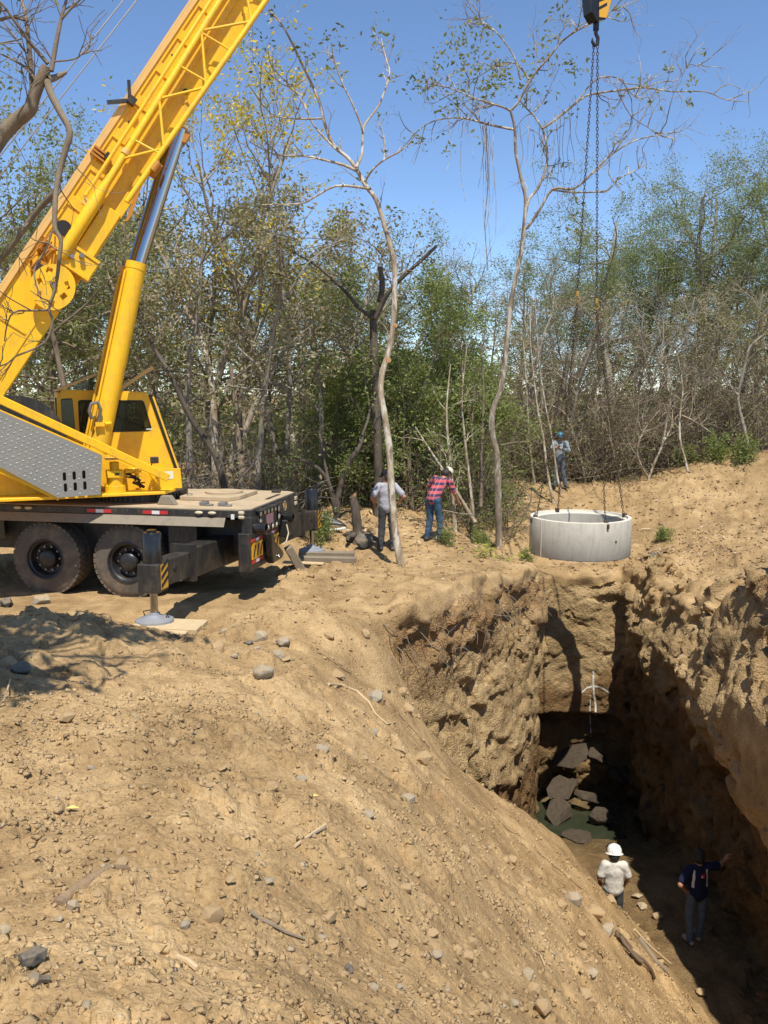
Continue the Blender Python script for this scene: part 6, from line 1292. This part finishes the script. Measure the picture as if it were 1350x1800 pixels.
# the man in navy leans his right hand on the pit wall: stand him where his hand meets it
z5 = drop(5.3, 13.6, -3.9)
hit = PIT_BVH.ray_cast(Vector((4.6, 13.8, z5+1.40)), Vector((1, 0, 0)))
x5 = min(max((hit[0].x if hit[0] else 6.0)-0.70, 5.05), 5.45); z5 = drop(x5, 13.6, -3.9); reach = min(0.66, (hit[0].x if hit[0] else 6.0)-x5-0.13)
_, nsh = person('man in a navy t-shirt and jeans leaning one hand on the pit wall', (x5, 13.6, z5), math.radians(6), stand(ell=(-0.36, -0.10, 1.17), wrl=(-0.20, -0.02, 0.99), shr=(0.19, 0.0, 1.42), elr=(0.42, 0.07, 1.38), wrr=(reach, 0.16, 1.42), head=(0.02, 0.05, 1.585), anl=(-0.10, -0.05, 0.085), anr=(0.09, 0.06, 0.085), toel=(-0.13, 0.10, 0.052), toer=(0.12, 0.21, 0.052)),
       dict(shirt=navy_shirt, trousers=jeans_grey, shoe=beige_boot), head_turn=-0.25, shirt_extra=0.012, scale=0.98, hands={'l': ((0.8, 0.1, -0.3), (0.2, 0.9, 0)), 'r': ((0.5, 0.3, 0.7), (1, 0, 0))})
nb_v = np.array([v.co for v in nsh.data.vertices]); nb_b = BVHTree.FromPolygons([Vector(v) for v in nb_v.tolist()], [tuple(p.vertices) for p in nsh.data.polygons])
def on_back(x, z, off=0.006):
    h = nb_b.ray_cast(Vector((x, -0.6, z)), Vector((0, 1, 0))); return (x, (h[0].y if h[0] else -0.15)-off, z)
for x0 in (-0.115, 0.115):
    m = MB(); zs_ = np.linspace(1.10, 1.42, 9); V = [on_back(x0+dx+0.12*(z-1.42)*(-1 if x0 > 0 else 1)*0.3, z) for z in zs_ for dx in (-0.018, 0.018)]
    m.add(V, [(2*i, 2*i+1, 2*i+3, 2*i+2) for i in range(8)]); m.build('reflective_stripe', white_refl, nsh)
m = MB(); m.add([on_back(x, z, 0.008) for z in (1.28, 1.35) for x in (-0.005, 0.03, 0.068)], [(0, 1, 4, 3), (1, 2, 5, 4)]); lg = m.build('back_print', red_refl, nsh)
m = MB(); m.add([on_back(x, z, 0.011) for z in (1.295, 1.325) for x in (0.002, 0.025)], [(0, 1, 3, 2)]); m.build('white_print', white_refl, nsh)
# ---------------------------------------------------------------- stones, timber, roots, scraps
def hit_ground(px, py):
    d = ray(px, py); t = np.geomspace(1.8, 32, 700); X, Y, Z = d[0]*t, d[1]*t, CAM_H+d[2]*t
    h = h_base(X, Y); ins = poly_sd(X, Y, PIT) < -0.05; h = np.where(ins, floor_z(X, Y), h); i = int(np.argmax(Z < h)); return X[i], Y[i], t[i]
def rock_mesh(seed, npt=16, flat=0.7, round_=0.0):
    rng = np.random.default_rng(seed); P = rng.normal(size=(npt, 3)); P /= np.linalg.norm(P, axis=1)[:, None]; P *= rng.uniform(0.78, 1.0, (npt, 1)); P[:, 2] *= flat
    bm = bmesh.new(); [bm.verts.new(p) for p in P]; r = bmesh.ops.convex_hull(bm, input=bm.verts)
    bmesh.ops.delete(bm, geom=[v for v in bm.verts if not v.link_faces], context='VERTS')
    if round_: bmesh.ops.bevel(bm, geom=list(bm.edges), offset=round_, segments=1, affect='EDGES', clamp_overlap=True)
    me = bpy.data.meshes.new('stone'); bm.to_mesh(me); bm.free(); return me
stone_brown = stone_mat('stone_brown', (0.035, 0.028, 0.02), (0.08, 0.06, 0.04), dust=(0.09, 0.066, 0.042), dust_amt=0.3)
ROCKS = {m: [] for m in ('tan', 'grey', 'dark', 'pale', 'brown')}
for m, mat in (('tan', stone_tan), ('grey', stone_grey), ('dark', stone_dark), ('pale', stone_pale), ('brown', stone_brown)):
    for k in range(6):
        me = rock_mesh(300+k+{'tan': 0, 'grey': 50, 'dark': 100, 'pale': 150, 'brown': 200}[m], 14+4*(k % 3), (0.55, 0.75, 0.9)[k % 3], 0.12); me.materials.append(mat); ROCKS[m].append(me)
rq = random.Random(4)
def stone(px, py, w, m, label=None, group=None, sink=0.25, asp=1.0, rot=None, name='stone'):
    x, y, t = hit_ground(px, py); r = 0.5*w/FPX*t; me = rq.choice(ROCKS[m]); o = bpy.data.objects.new(name, me); COL.objects.link(o)
    o.location = (x, y, drop(x, y, 2.5)+r*(0.55-sink)); o.scale = (r*asp, r*rq.uniform(0.8, 1.1), r*rq.uniform(0.75, 1.0)); o.rotation_euler = rot or (rq.uniform(-.3, .3), rq.uniform(-.3, .3), rq.uniform(0, 6.28))
    return tag(o, label, 'stone', group)
for args in ((72, 1062, 40, 'grey', 'blue-grey angular rock lying in front of the leftmost wheel'), (14, 1068, 34, 'dark', 'dark rock at the left edge below the crane'), (462, 1190, 50, 'grey', 'large pale grey boulder among rubble below the outrigger planks'), (489, 1160, 25, 'grey', 'small pale block just right above the large pale boulder'),
        (458, 1122, 28, 'pale', 'pale square stone above the large grey boulder'), (436, 1124, 24, 'dark', 'blackish lump beside the pale square stone'), (450, 1138, 20, 'grey', 'grey stone between the pale square stone and the boulder'), (412, 1146, 22, 'grey', 'grey stone left of the rubble patch'), (394, 1110, 18, 'grey', 'greenish flat stone right of the outrigger planks'),
        (742, 1352, 44, 'tan', 'big tan block at the foot of the scraped chute'), (702, 1345, 34, 'tan', 'tan block touching the big one at the chute foot'), (658, 1294, 20, 'grey', 'round grey stone near the end of the pale root'), (646, 1443, 30, 'grey', 'pale grey-green flat stone in the middle of the slope'), (846, 1462, 28, 'tan', 'tan wedge stone high on the slope near the pit'),
        (1008, 1588, 42, 'grey', 'flat pale grey stone near the slope edge by the hard hat man'), (1046, 1618, 46, 'tan', 'large tan clod below the flat pale stone'), (1068, 1645, 40, 'grey', 'rounded grey-tan stone above the rope coil'), (128, 1580, 40, 'pale', 'pale wedge rock beside the half-buried log'), (102, 1602, 20, 'pale', 'small whitish stone below the half-buried log'),
        (4, 1612, 30, 'pale', 'pale stone cut by the left edge low down'), (60, 1690, 62, 'dark', 'dark slate slab sunk in the soil at lower left'), (152, 1768, 32, 'grey', 'rounded tan-grey stone near the bottom left'), (372, 1598, 46, 'tan', 'flat tan stone at lower left of centre'), (40, 1796, 52, 'tan', 'buff boulder at the bottom left corner'), (657, 1718, 22, 'grey', 'grey pebble at the bottom centre'),
        (767, 1672, 28, 'grey', 'greenish grey stone right of bottom centre'), (928, 1708, 30, 'grey', 'pale greenish stone low on the right slope'), (904, 1742, 24, 'grey', 'grey stone just below the pale greenish one'), (850, 1774, 40, 'tan', 'broad tan stone at the bottom right of centre'), (612, 1674, 26, 'dark', 'two-toned dark stone at lower centre'),
        (822, 1660, 30, 'tan', 'upright tan stone left of the greenish grey one'), (578, 1600, 44, 'tan', 'large tan clod at the centre of the foreground'), (545, 1604, 30, 'tan', 'smaller clod left of the central large tan clod'), (324, 1610, 24, 'grey', 'sharp grey splinter standing in the soil'), (390, 1342, 26, 'tan', 'tan stone on the slope below the boulder'), (152, 1364, 26, 'tan', 'tan stone on the left slope near the yellow leaf'),
        (36, 1172, 44, 'dark', 'dark rock in shade at the left edge'), (12, 1158, 40, 'tan', 'brown rock in shade above the dark one at the left edge'), (118, 1258, 40, 'tan', 'long brown clod on the shaded left slope'), (144, 1196, 16, 'dark', 'small black stone below the shaded bank'), (1232, 1748, 32, 'tan', 'tan stone at the toe of the slope, bottom right'), (1040, 1725, 26, 'pale', 'pale stone below the rope coil'), (690, 1640, 30, 'tan', 'tan block in the rubble band of the lower centre')):
    stone(*args)
nA = 0
while nA < 255:
    px = rq.uniform(10, 1250); py = rq.uniform(1120, 1795)
    x, y, t = hit_ground(px, py)
    if poly_sd(np.array([x]), np.array([y]), PIT)[0] < 0.3 or y > 12.3: continue
    if not (px > 500 or rq.random() < 0.45): continue
    stone(px, py, 9+26*rq.random()**2.5, rq.choice(['tan']*11+['grey']), 'small loose clod or stone scattered over the spoil slope', 'loose stones on the spoil slope', sink=0.35); nA += 1
# finer gravel and crumbs, far too many to count
def gravel(name, label, n, region, smin_, smax_, mat, seed, power=2.2):
    rng = np.random.default_rng(seed); X, Y = region(rng, n); n = len(X)
    Z = ground_h(X, Y); S = smin_+(smax_-smin_)*rng.random(n)**power
    base = np.array([(1, 0, 0), (-1, 0, 0), (0, 1, 0), (0, -1, 0), (0, 0, 1), (0, 0, -0.6)], float); tri = np.array([(0, 2, 4), (2, 1, 4), (1, 3, 4), (3, 0, 4), (2, 0, 5), (1, 2, 5), (3, 1, 5), (0, 3, 5)])
    B = base[None]+rng.normal(size=(n, 6, 3))*0.28; a = rng.uniform(0, 6.28, n); c, s = np.cos(a)[:, None], np.sin(a)[:, None]
    Bx = B[..., 0]*c-B[..., 1]*s; By = B[..., 0]*s+B[..., 1]*c; V = np.stack([Bx, By, B[..., 2]*rng.uniform(0.5, 0.9, (n, 1))], -1)*S[:, None, None]
    V += np.stack([X, Y, Z+S*0.05], -1)[:, None]
    F = (tri[None]+6*np.arange(n)[:, None, None]).reshape(-1, 3)
    return tag(mesh_np(name, V.reshape(-1, 3), F, mat, True), label, kind='stuff')
def reg_slope(rng, n):
    u = rng.random(n*2); r = 2.2*(13.0/2.2)**(u**0.8); a = rng.uniform(-0.52, 0.5, n*2); X, Y = r*np.sin(a), r*np.cos(a)
    dens = 0.25+0.75*sstep(-0.1, 0.35, fbm(np.stack([X, Y, 0*X], 1), 0.9, 3, 5)); dens = dens*np.where(X < -2.6, 0.6, 1)
    k = (poly_sd(X, Y, PIT) > 0.12) & (rng.random(n*2) < dens) & (Y < 12.5); return X[k][:n], Y[k][:n]
def reg_back(rng, n):
    X = rng.uniform(-3, 11, n*2); Y = rng.uniform(12.3, 28, n*2); k = (poly_sd(X, Y, PIT) > 0.05) & (np.abs(X) < Y*0.5) & ((X > -2.0) | (Y < 12.8)); return X[k][:n], Y[k][:n]
crumb_m = soil_mat('soil_crumbs', (0.50, 0.36, 0.19), (0.42, 0.29, 0.148), (0.3, 0.2, 0.10))
gravel('loose_gravel', 'tan crumbs and gravel covering the spoil slope', 60000, reg_slope, 0.0035, 0.030, crumb_m, 401, 5.0)
gravel('grey_gravel', 'grey and pale pebbles strewn over the spoil slope', 700, reg_slope, 0.004, 0.026, stone_grey, 402, 4.0)
gravel('clearing_gravel', 'broken clods over the cleared ground round the pit', 12000, reg_back, 0.01, 0.06, crumb_m, 403, 6.0)
# rock slabs fallen into the pit
for k, (px, py, Y, sx, sy, sz, rot, lab) in enumerate(((1005, 1330, 20.6, 0.55, 0.4, 0.16, (0.3, -0.5, 0.2), 'slanting brown slab topmost in the pile at the back of the pit'), (1050, 1330, 20.5, 0.34, 0.32, 0.26, (0.5, 0.3, 0.9), 'blocky brown rock right of the topmost slab in the pit'), (985, 1385, 20.2, 0.5, 0.4, 0.2, (0.2, -0.3, 0.5), 'dark slab below the topmost slab in the pit'), (985, 1425, 19.6, 0.45, 0.4, 0.22, (0.3, -0.5, 1.1), 'grey angular rock low in the pile beside the water'), (1035, 1400, 20.0, 0.4, 0.3, 0.22, (0.1, 0.4, 0.3), 'brown rock in the middle of the pit pile'), (1055, 1435, 19.4, 0.32, 0.3, 0.3, (0.6, 0.2, 0.4), 'greenish rock standing in the pit water'), (1015, 1470, 18.6, 0.4, 0.35, 0.18, (0.1, 0.1, 0.2), 'wet flat rock at the edge of the pit water'), (1085, 1365, 20.7, 0.3, 0.3, 0.25, (0.2, 0.6, 0.1), 'small block at the right of the pit pile'))):
    p = atY(px, py, Y); me = ROCKS['brown'][k % 6]; o = bpy.data.objects.new('rock_slab', me); COL.objects.link(o); o.location = tuple(p); o.scale = (sx*1.15, sy, sz); o.rotation_euler = rot; tag(o, lab, 'rock', 'fallen rocks in the pit')
for k, (px, py, w, lab) in enumerate(((1120, 1575, 26, 'pale stone on the pit floor behind the hard hat man'), (1128, 1590, 24, 'stone cluster piece on the floor between the two pit workers'), (1155, 1610, 26, 'tan lump on the pit floor toward the navy man'))):
    p = atZ(px, py, -5.95); o = bpy.data.objects.new('stone', ROCKS['pale' if k < 2 else 'tan'][k]); COL.objects.link(o); o.location = (p[0], p[1], drop(p[0], p[1], -3.9)+0.03); o.scale = (0.12, 0.1, 0.1); tag(o, lab, 'stone')
# timber under the outriggers
cm = crane.matrix_basis.copy() if True else None
M_CR = Matrix.Translation(CR_O) @ Matrix.Rotation(CR_A, 4, 'Z')
def plank(name, u, v, z, L, Wd, H, rz, mat, label, tilt=0.0):
    o = MB().box((0, 0, 0), (L, Wd, H)).build(name, mat, None, False, 0.008); p = M_CR @ Vector((u, v, 0)); o.location = (p.x, p.y, z+H/2); o.rotation_euler = (tilt, 0.02, rz+CR_A); return tag(o, label, 'plank')
plank('wooden_plank', -0.72, -1.42, 0.035, 0.98, 0.27, 0.075, 0.12, plank_wood, 'pale sawn plank under the near outrigger foot, farthest from the camera'); plank('wooden_plank', -0.68, -1.70, 0.04, 0.95, 0.26, 0.075, 0.12, plank_wood, 'pale sawn plank under the middle of the near outrigger foot'); plank('wooden_plank', -0.74, -1.97, 0.025, 0.90, 0.25, 0.075, 0.10, plank_wood, 'pale sawn plank under the near outrigger foot, closest to the camera', 0.04)
plank('wooden_plank', -0.80, -1.72, -0.03, 0.2, 0.6, 0.06, 0.1, plank_wood, 'short block wedged below the near outrigger planks')
plank('timber_beam', 0.12, 4.15, 0.03, 1.15, 0.22, 0.10, 0.22, old_wood, 'grey weathered timber on top under the far outrigger foot'); plank('timber_beam', 0.2, 3.85, -0.02, 1.2, 0.2, 0.10, 0.18, old_wood, 'grey weathered timber nearest the camera under the far outrigger')
plank('wooden_board', -0.1, 3.2, 0.06, 0.8, 0.16, 0.03, 0.1, plank_wood, 'pale board lying behind the crane tail')
o = MB().box((0, 0, 0), (0.16, 0.2, 0.62)).build('timber_block', old_wood, None, False, 0.015); p = atY(520, 960, 15.7); o.location = (p[0], p[1], 0.28); o.rotation_euler = (0.1, -0.5, 0.2); tag(o, 'squared dark timber leaning beside the tow hook of the crane', 'timber')
def stick(name, pts, r0, r1, mat, label, cat='stick', lift=0.015, n=7, kind=None):
    P = []
    for px, py in pts:
        x, y, t = hit_ground(px, py); P.append((x, y, drop(x, y, 2.5)+lift))
    P = np.array(P); Q = np.array([P[0]]+[P[i]*(1-f)+P[i+1]*f for i in range(len(P)-1) for f in (0.5, 1.0)])
    o = MB().tube(Q-Q[0], np.linspace(r0, r1, len(Q))*(1+0.12*np.random.default_rng(len(Q)).normal(size=len(Q))), n).build(name, mat, None, True); o.location = tuple(Q[0]); return tag(o, label, cat, kind=kind)
log_m = simple('brown_log', (0.27, 0.18, 0.10), 0.95, var=0.35, vscale=14, dirt=(0.4, 0.28, 0.14), dirt_amt=0.8, dirt_scale=9, bump=0.6, bscale=50)
stick('stick', [(518, 1491), (545, 1478), (572, 1468)], 0.012, 0.008, plank_wood, 'pale bark-stripped stick in the centre of the slope'); stick('stick', [(525, 1487), (550, 1479), (574, 1475)], 0.009, 0.006, old_wood, 'second thinner stick lying along the pale one')
stick('root', [(578, 1218), (600, 1216), (628, 1230), (648, 1252), (660, 1272), (680, 1288), (703, 1287)], 0.016, 0.009, plank_wood, 'long curved pale root beside the scraped chute', 'root'); stick('stick', [(438, 1593), (455, 1600), (480, 1612), (500, 1617), (535, 1628)], 0.012, 0.007, old_wood, 'dark knobbly twig in the lower centre')
stick('stick', [(312, 1664), (330, 1678), (347, 1690)], 0.016, 0.012, plank_wood, 'short pale splinter of wood at lower left'); stick('half_buried_log', [(100, 1572), (125, 1552), (160, 1540), (190, 1525), (228, 1512)], 0.036, 0.016, log_m, 'half-buried brown log at the left of the foreground', 'log', -0.008, 10)
stick('root', [(2, 1250), (10, 1222), (18, 1195)], 0.01, 0.006, plank_wood, 'thin pale root at the left edge', 'root'); stick('stick', [(935, 1668), (950, 1680), (958, 1697)], 0.008, 0.005, plank_wood, 'small bent pale twig on the right of the slope'); stick('stick', [(60, 1740), (85, 1727)], 0.02, 0.015, old_wood, 'stub of wood below the slate slab')
stick('split_log', [(1122, 1648), (1138, 1668), (1155, 1690), (1175, 1712)], 0.045, 0.03, old_wood, 'grey split log lying at the edge of the slope beside the rope', 'log', 0.04, 9); stick('stick', [(1115, 1640), (1145, 1672), (1178, 1700)], 0.022, 0.015, plank_wood, 'pale stripped branch lying on the split log', lift=0.1)
stick('stick', [(968, 1463), (982, 1464)], 0.02, 0.015, plank_wood, 'stick poking out at the corner of the pit')
hx, hy, ht = hit_ground(1114, 1686); rp = []
for k in range(60):
    a = k/60*2*math.pi*1.8; r_ = 0.20+0.02*math.sin(a*1.3); x, y = hx+r_*1.15*math.cos(a), hy+r_*math.sin(a)*1.1; rp.append((x, y, drop(x, y, 0)+0.05+0.0008*k))
rp = np.array(rp); o = MB().tube(rp-rp[0], 0.023, 7).build('rope_coil', simple('brown_rope', (0.17, 0.115, 0.07), 0.9, var=0.25, bump=0.6, bscale=120), None, True); o.location = tuple(rp[0]); tag(o, 'coil of brown rope lying near the split log', 'rope')
# stump, tools, scraps by the far outrigger and the workers
sp_ = spot(630, 972, 18.9); W = Wood(); rng = np.random.default_rng(77)
S_ = empty('tree_stump', sp_, 0, 'charred broken stump with raw orange top left of the grey-shirted man', 'stump'); P, d = polyline(rng, (0, 0, -0.1), (-0.03, 0, 1), 1.15, 8, 0.03, 0); W.tube(P, np.array([0.2, 0.15, 0.12, 0.11, 0.115, 0.105, 0.10, 0.09, 0.05]), 10)
for k in range(5): a = k*1.25; Q, d = polyline(rng, (0.1*math.cos(a), 0.1*math.sin(a), 0.15), (math.cos(a), math.sin(a), -0.1), 0.5, 4, 0.2, -0.1); W.tube(Q, np.linspace(0.09, 0.03, 5), 6)
W.build('trunk', bark_dark, S_); mt_ = rock_mesh(912, 14, 1.2); mt_.materials.append(simple('torn_wood', (0.34, 0.185, 0.08), 0.9, var=0.4, vscale=16, bump=0.7, bscale=40)); tt = bpy.data.objects.new('torn_top', mt_); COL.objects.link(tt); tt.parent = S_; tt.location = P[-1]+[0.01, 0, -0.03]; tt.scale = (0.10, 0.09, 0.10)
p = spot(640, 975, 18.4); o = bpy.data.objects.new('charred_log', ROCKS['dark'][2]); COL.objects.link(o); o.location = (p[0], p[1], p[2]+0.15); o.scale = (0.28, 0.22, 0.24); tag(o, 'charred lump of wood at the foot of the stump', 'log')
a, b_ = M_CR @ Vector((0.3, 4.9, 0.45)), None
p = spot(575, 930, 19.6); o = MB().prism([(-0.35, 0, 0.0), (0.45, 0, -0.08), (0.3, 0.1, 0.02), (-0.1, 0.15, 0.2), (-0.35, 0.2, 0.22)], (0, 0, 0.1), (0, 0.03, 0.12)).build('black_sheet', black_gloss); o.location = (p[0], p[1], p[2]+0.1); tag(o, 'crumpled black sheet lying beyond the far outrigger', 'sheet')
p = spot(592, 938, 19.3); o = MB().box((0, 0, 0), (0.42, 0.05, 0.05)).build('white_strip', white_refl, None, False, 0.01); o.location = (p[0], p[1], p[2]+0.08); o.rotation_euler = (0, -0.1, 0.1); tag(o, 'white strip lying right of the black sheet', 'strip')
p = spot(1136, 909, 24.0); o = MB().box((0, 0, 0), (0.28, 0.06, 0.03)).build('pale_stick', plank_wood, None, False, 0.01); o.location = (p[0], p[1], p[2]+0.03); tag(o, 'short pale stick on the slope right of the ring', 'stick')
h0 = np.array(spot(795, 905, 18.9)); q0 = atY(778, 897, 18.65); q1 = atY(833, 905, 19.2); o = MB().tube([np.zeros(3), (q1-q0)*0.5+[0, 0, -0.02], q1-q0], 0.018, 8).build('long_handle', old_wood, None, True); o.location = tuple(q0); tag(o, 'long wooden handle held low by the man in plaid', 'handle')
# sprigs of cut yellow-green leaves on the pit rim
for k, (px, py, Y, lab) in enumerate(((845, 972, 17.6, 'cut sprig of yellow-green leaves on the pit rim, left one'), (880, 970, 17.9, 'cut sprig of yellow-green leaves on the pit rim, right one'))):
    p = np.array(spot(px, py, Y)); T = empty('leafy_sprig', tuple(p), 0, lab, 'sprig'); rng = np.random.default_rng(500+k); LV = Leaves(); W = Wood()
    for q in range(6): Q, d = polyline(rng, (0, 0, 0.02), (rng.normal(), rng.normal()*0.5, 0.25), 0.4, 4, 0.2, -0.04); W.tube(Q, np.linspace(0.006, 0.002, 5), 3); LV.add(Q[rng.integers(1, 5, 9)]+rng.normal(size=(9, 3))*0.05, 0.15)
    W.build('stem', bark_brown, T); LV.build('leaves', MATS.get('sprig_leaves') or leaf_mat('sprig_leaves', [(0.32, 0.36, 0.05), (0.45, 0.46, 0.09), (0.25, 0.32, 0.04)], 0.3), T, aspect=0.25, rng=rng)
# fallen leaves
rng = np.random.default_rng(601); LV = Leaves()
def litter(cx, cy, sx, sy, n, sz):
    X = cx+rng.normal(size=n)*sx; Y = cy+rng.normal(size=n)*sy; k = poly_sd(X, Y, PIT) > 0.1; X, Y = X[k], Y[k]
    LV.add(np.stack([X, Y, ground_h(X, Y)+0.03], 1), sz)
for a in ((8.2, 21.9, 0.9, 0.7, 420, 0.09), (7.4, 19.9, 0.8, 1.0, 160, 0.09), (9.2, 25.5, 1.6, 0.8, 320, 0.09), (4.8, 23.0, 1.2, 1.2, 250, 0.11), (0.8, 19.0, 1.5, 1.5, 350, 0.10), (-0.5, 20.5, 2.0, 1.2, 400, 0.12)): litter(*a)
tag(LV.build('fallen_leaves', leaf_litter, aspect=0.5, rng=rng), 'dry fallen leaves strewn over the bank behind the pit', kind='stuff')
for px, py, lab in ((125, 1393, 'yellow fallen leaf on the left slope'), (550, 1406, 'yellow fallen leaf at the centre of the slope')):
    x, y, t = hit_ground(px, py); o = MB().add([(-0.04, 0, 0), (0, -0.02, 0.012), (0.045, 0, 0.004), (0, 0.02, 0.012)], [(0, 1, 2, 3)]).build('yellow_leaf', simple('yellow_leaf', (0.65, 0.5, 0.14), 0.7) if 'yellow_leaf' not in MATS else MATS['yellow_leaf']); o.location = (x, y, drop(x, y, 3)+0.02); tag(o, lab, 'leaf')
# roots hanging out of the cut face
W = Wood(); rng = np.random.default_rng(88)
for k in range(60):
    s = rng.uniform(0, 1); x, y = 0.12+s*2.9, 12.62+s*5.0; z = -0.05-rng.random()*0.9
    h = PIT_BVH.ray_cast(Vector((x+1.5, y-0.9, z)), Vector((-0.86, 0.51, 0)))
    if h[0] is None: continue
    Q, d = polyline(rng, np.array(h[0])-np.array([-0.86, 0.51, 0])*0.0, (0.5, -0.3, rng.uniform(-1, 0.2)), rng.uniform(0.2, 0.7), 5, 0.3, -0.12); W.tube(Q, np.linspace(0.009, 0.003, 6), 3)
tag(W.build('hanging_roots', bark_brown), 'thin torn roots sticking out of the cut face of the pit', kind='stuff')
# white paint mark on the back wall: an arrow
def on_wall(px, py):
    d = ray(px, py); h = PIT_BVH.ray_cast(Vector((0, 0, CAM_H)), Vector(d).normalized()); return np.array(h[0])-unit(d)*0.012 if h[0] is not None else atY(px, py, 21)
m = MB()
for pts, w in (([(1043, 1180), (1043, 1200), (1044, 1220), (1047, 1240), (1047, 1258)], 3.2), ([(1038, 1222), (1037, 1250), (1038, 1275), (1039, 1295)], 2), ([(1022, 1218), (1032, 1209), (1043, 1206), (1055, 1208), (1064, 1213), (1072, 1219)], 3)):
    fine = [tuple(np.array(pts[i])*(1-f)+np.array(pts[i+1])*f) for i in range(len(pts)-1) for f in (0, 0.33, 0.66)]+[pts[-1]]; V = []
    for i, (a, b) in enumerate(fine):
        q = fine[min(i+1, len(fine)-1)]; p0 = fine[max(i-1, 0)]; dx, dy = q[0]-p0[0], q[1]-p0[1]; L = math.hypot(dx, dy); nx, ny = -dy/L*w/2, dx/L*w/2; V += [on_wall(a+nx, b+ny), on_wall(a-nx, b-ny)]
    m.add(V, [(2*i, 2*i+1, 2*i+3, 2*i+2) for i in range(len(fine)-1)])
tag(m.build('paint_arrow', simple('white_spray_paint', (0.5, 0.47, 0.4), 0.9, var=0.5, vscale=14)), 'white sprayed arrow mark on the back wall of the pit', 'paint mark')
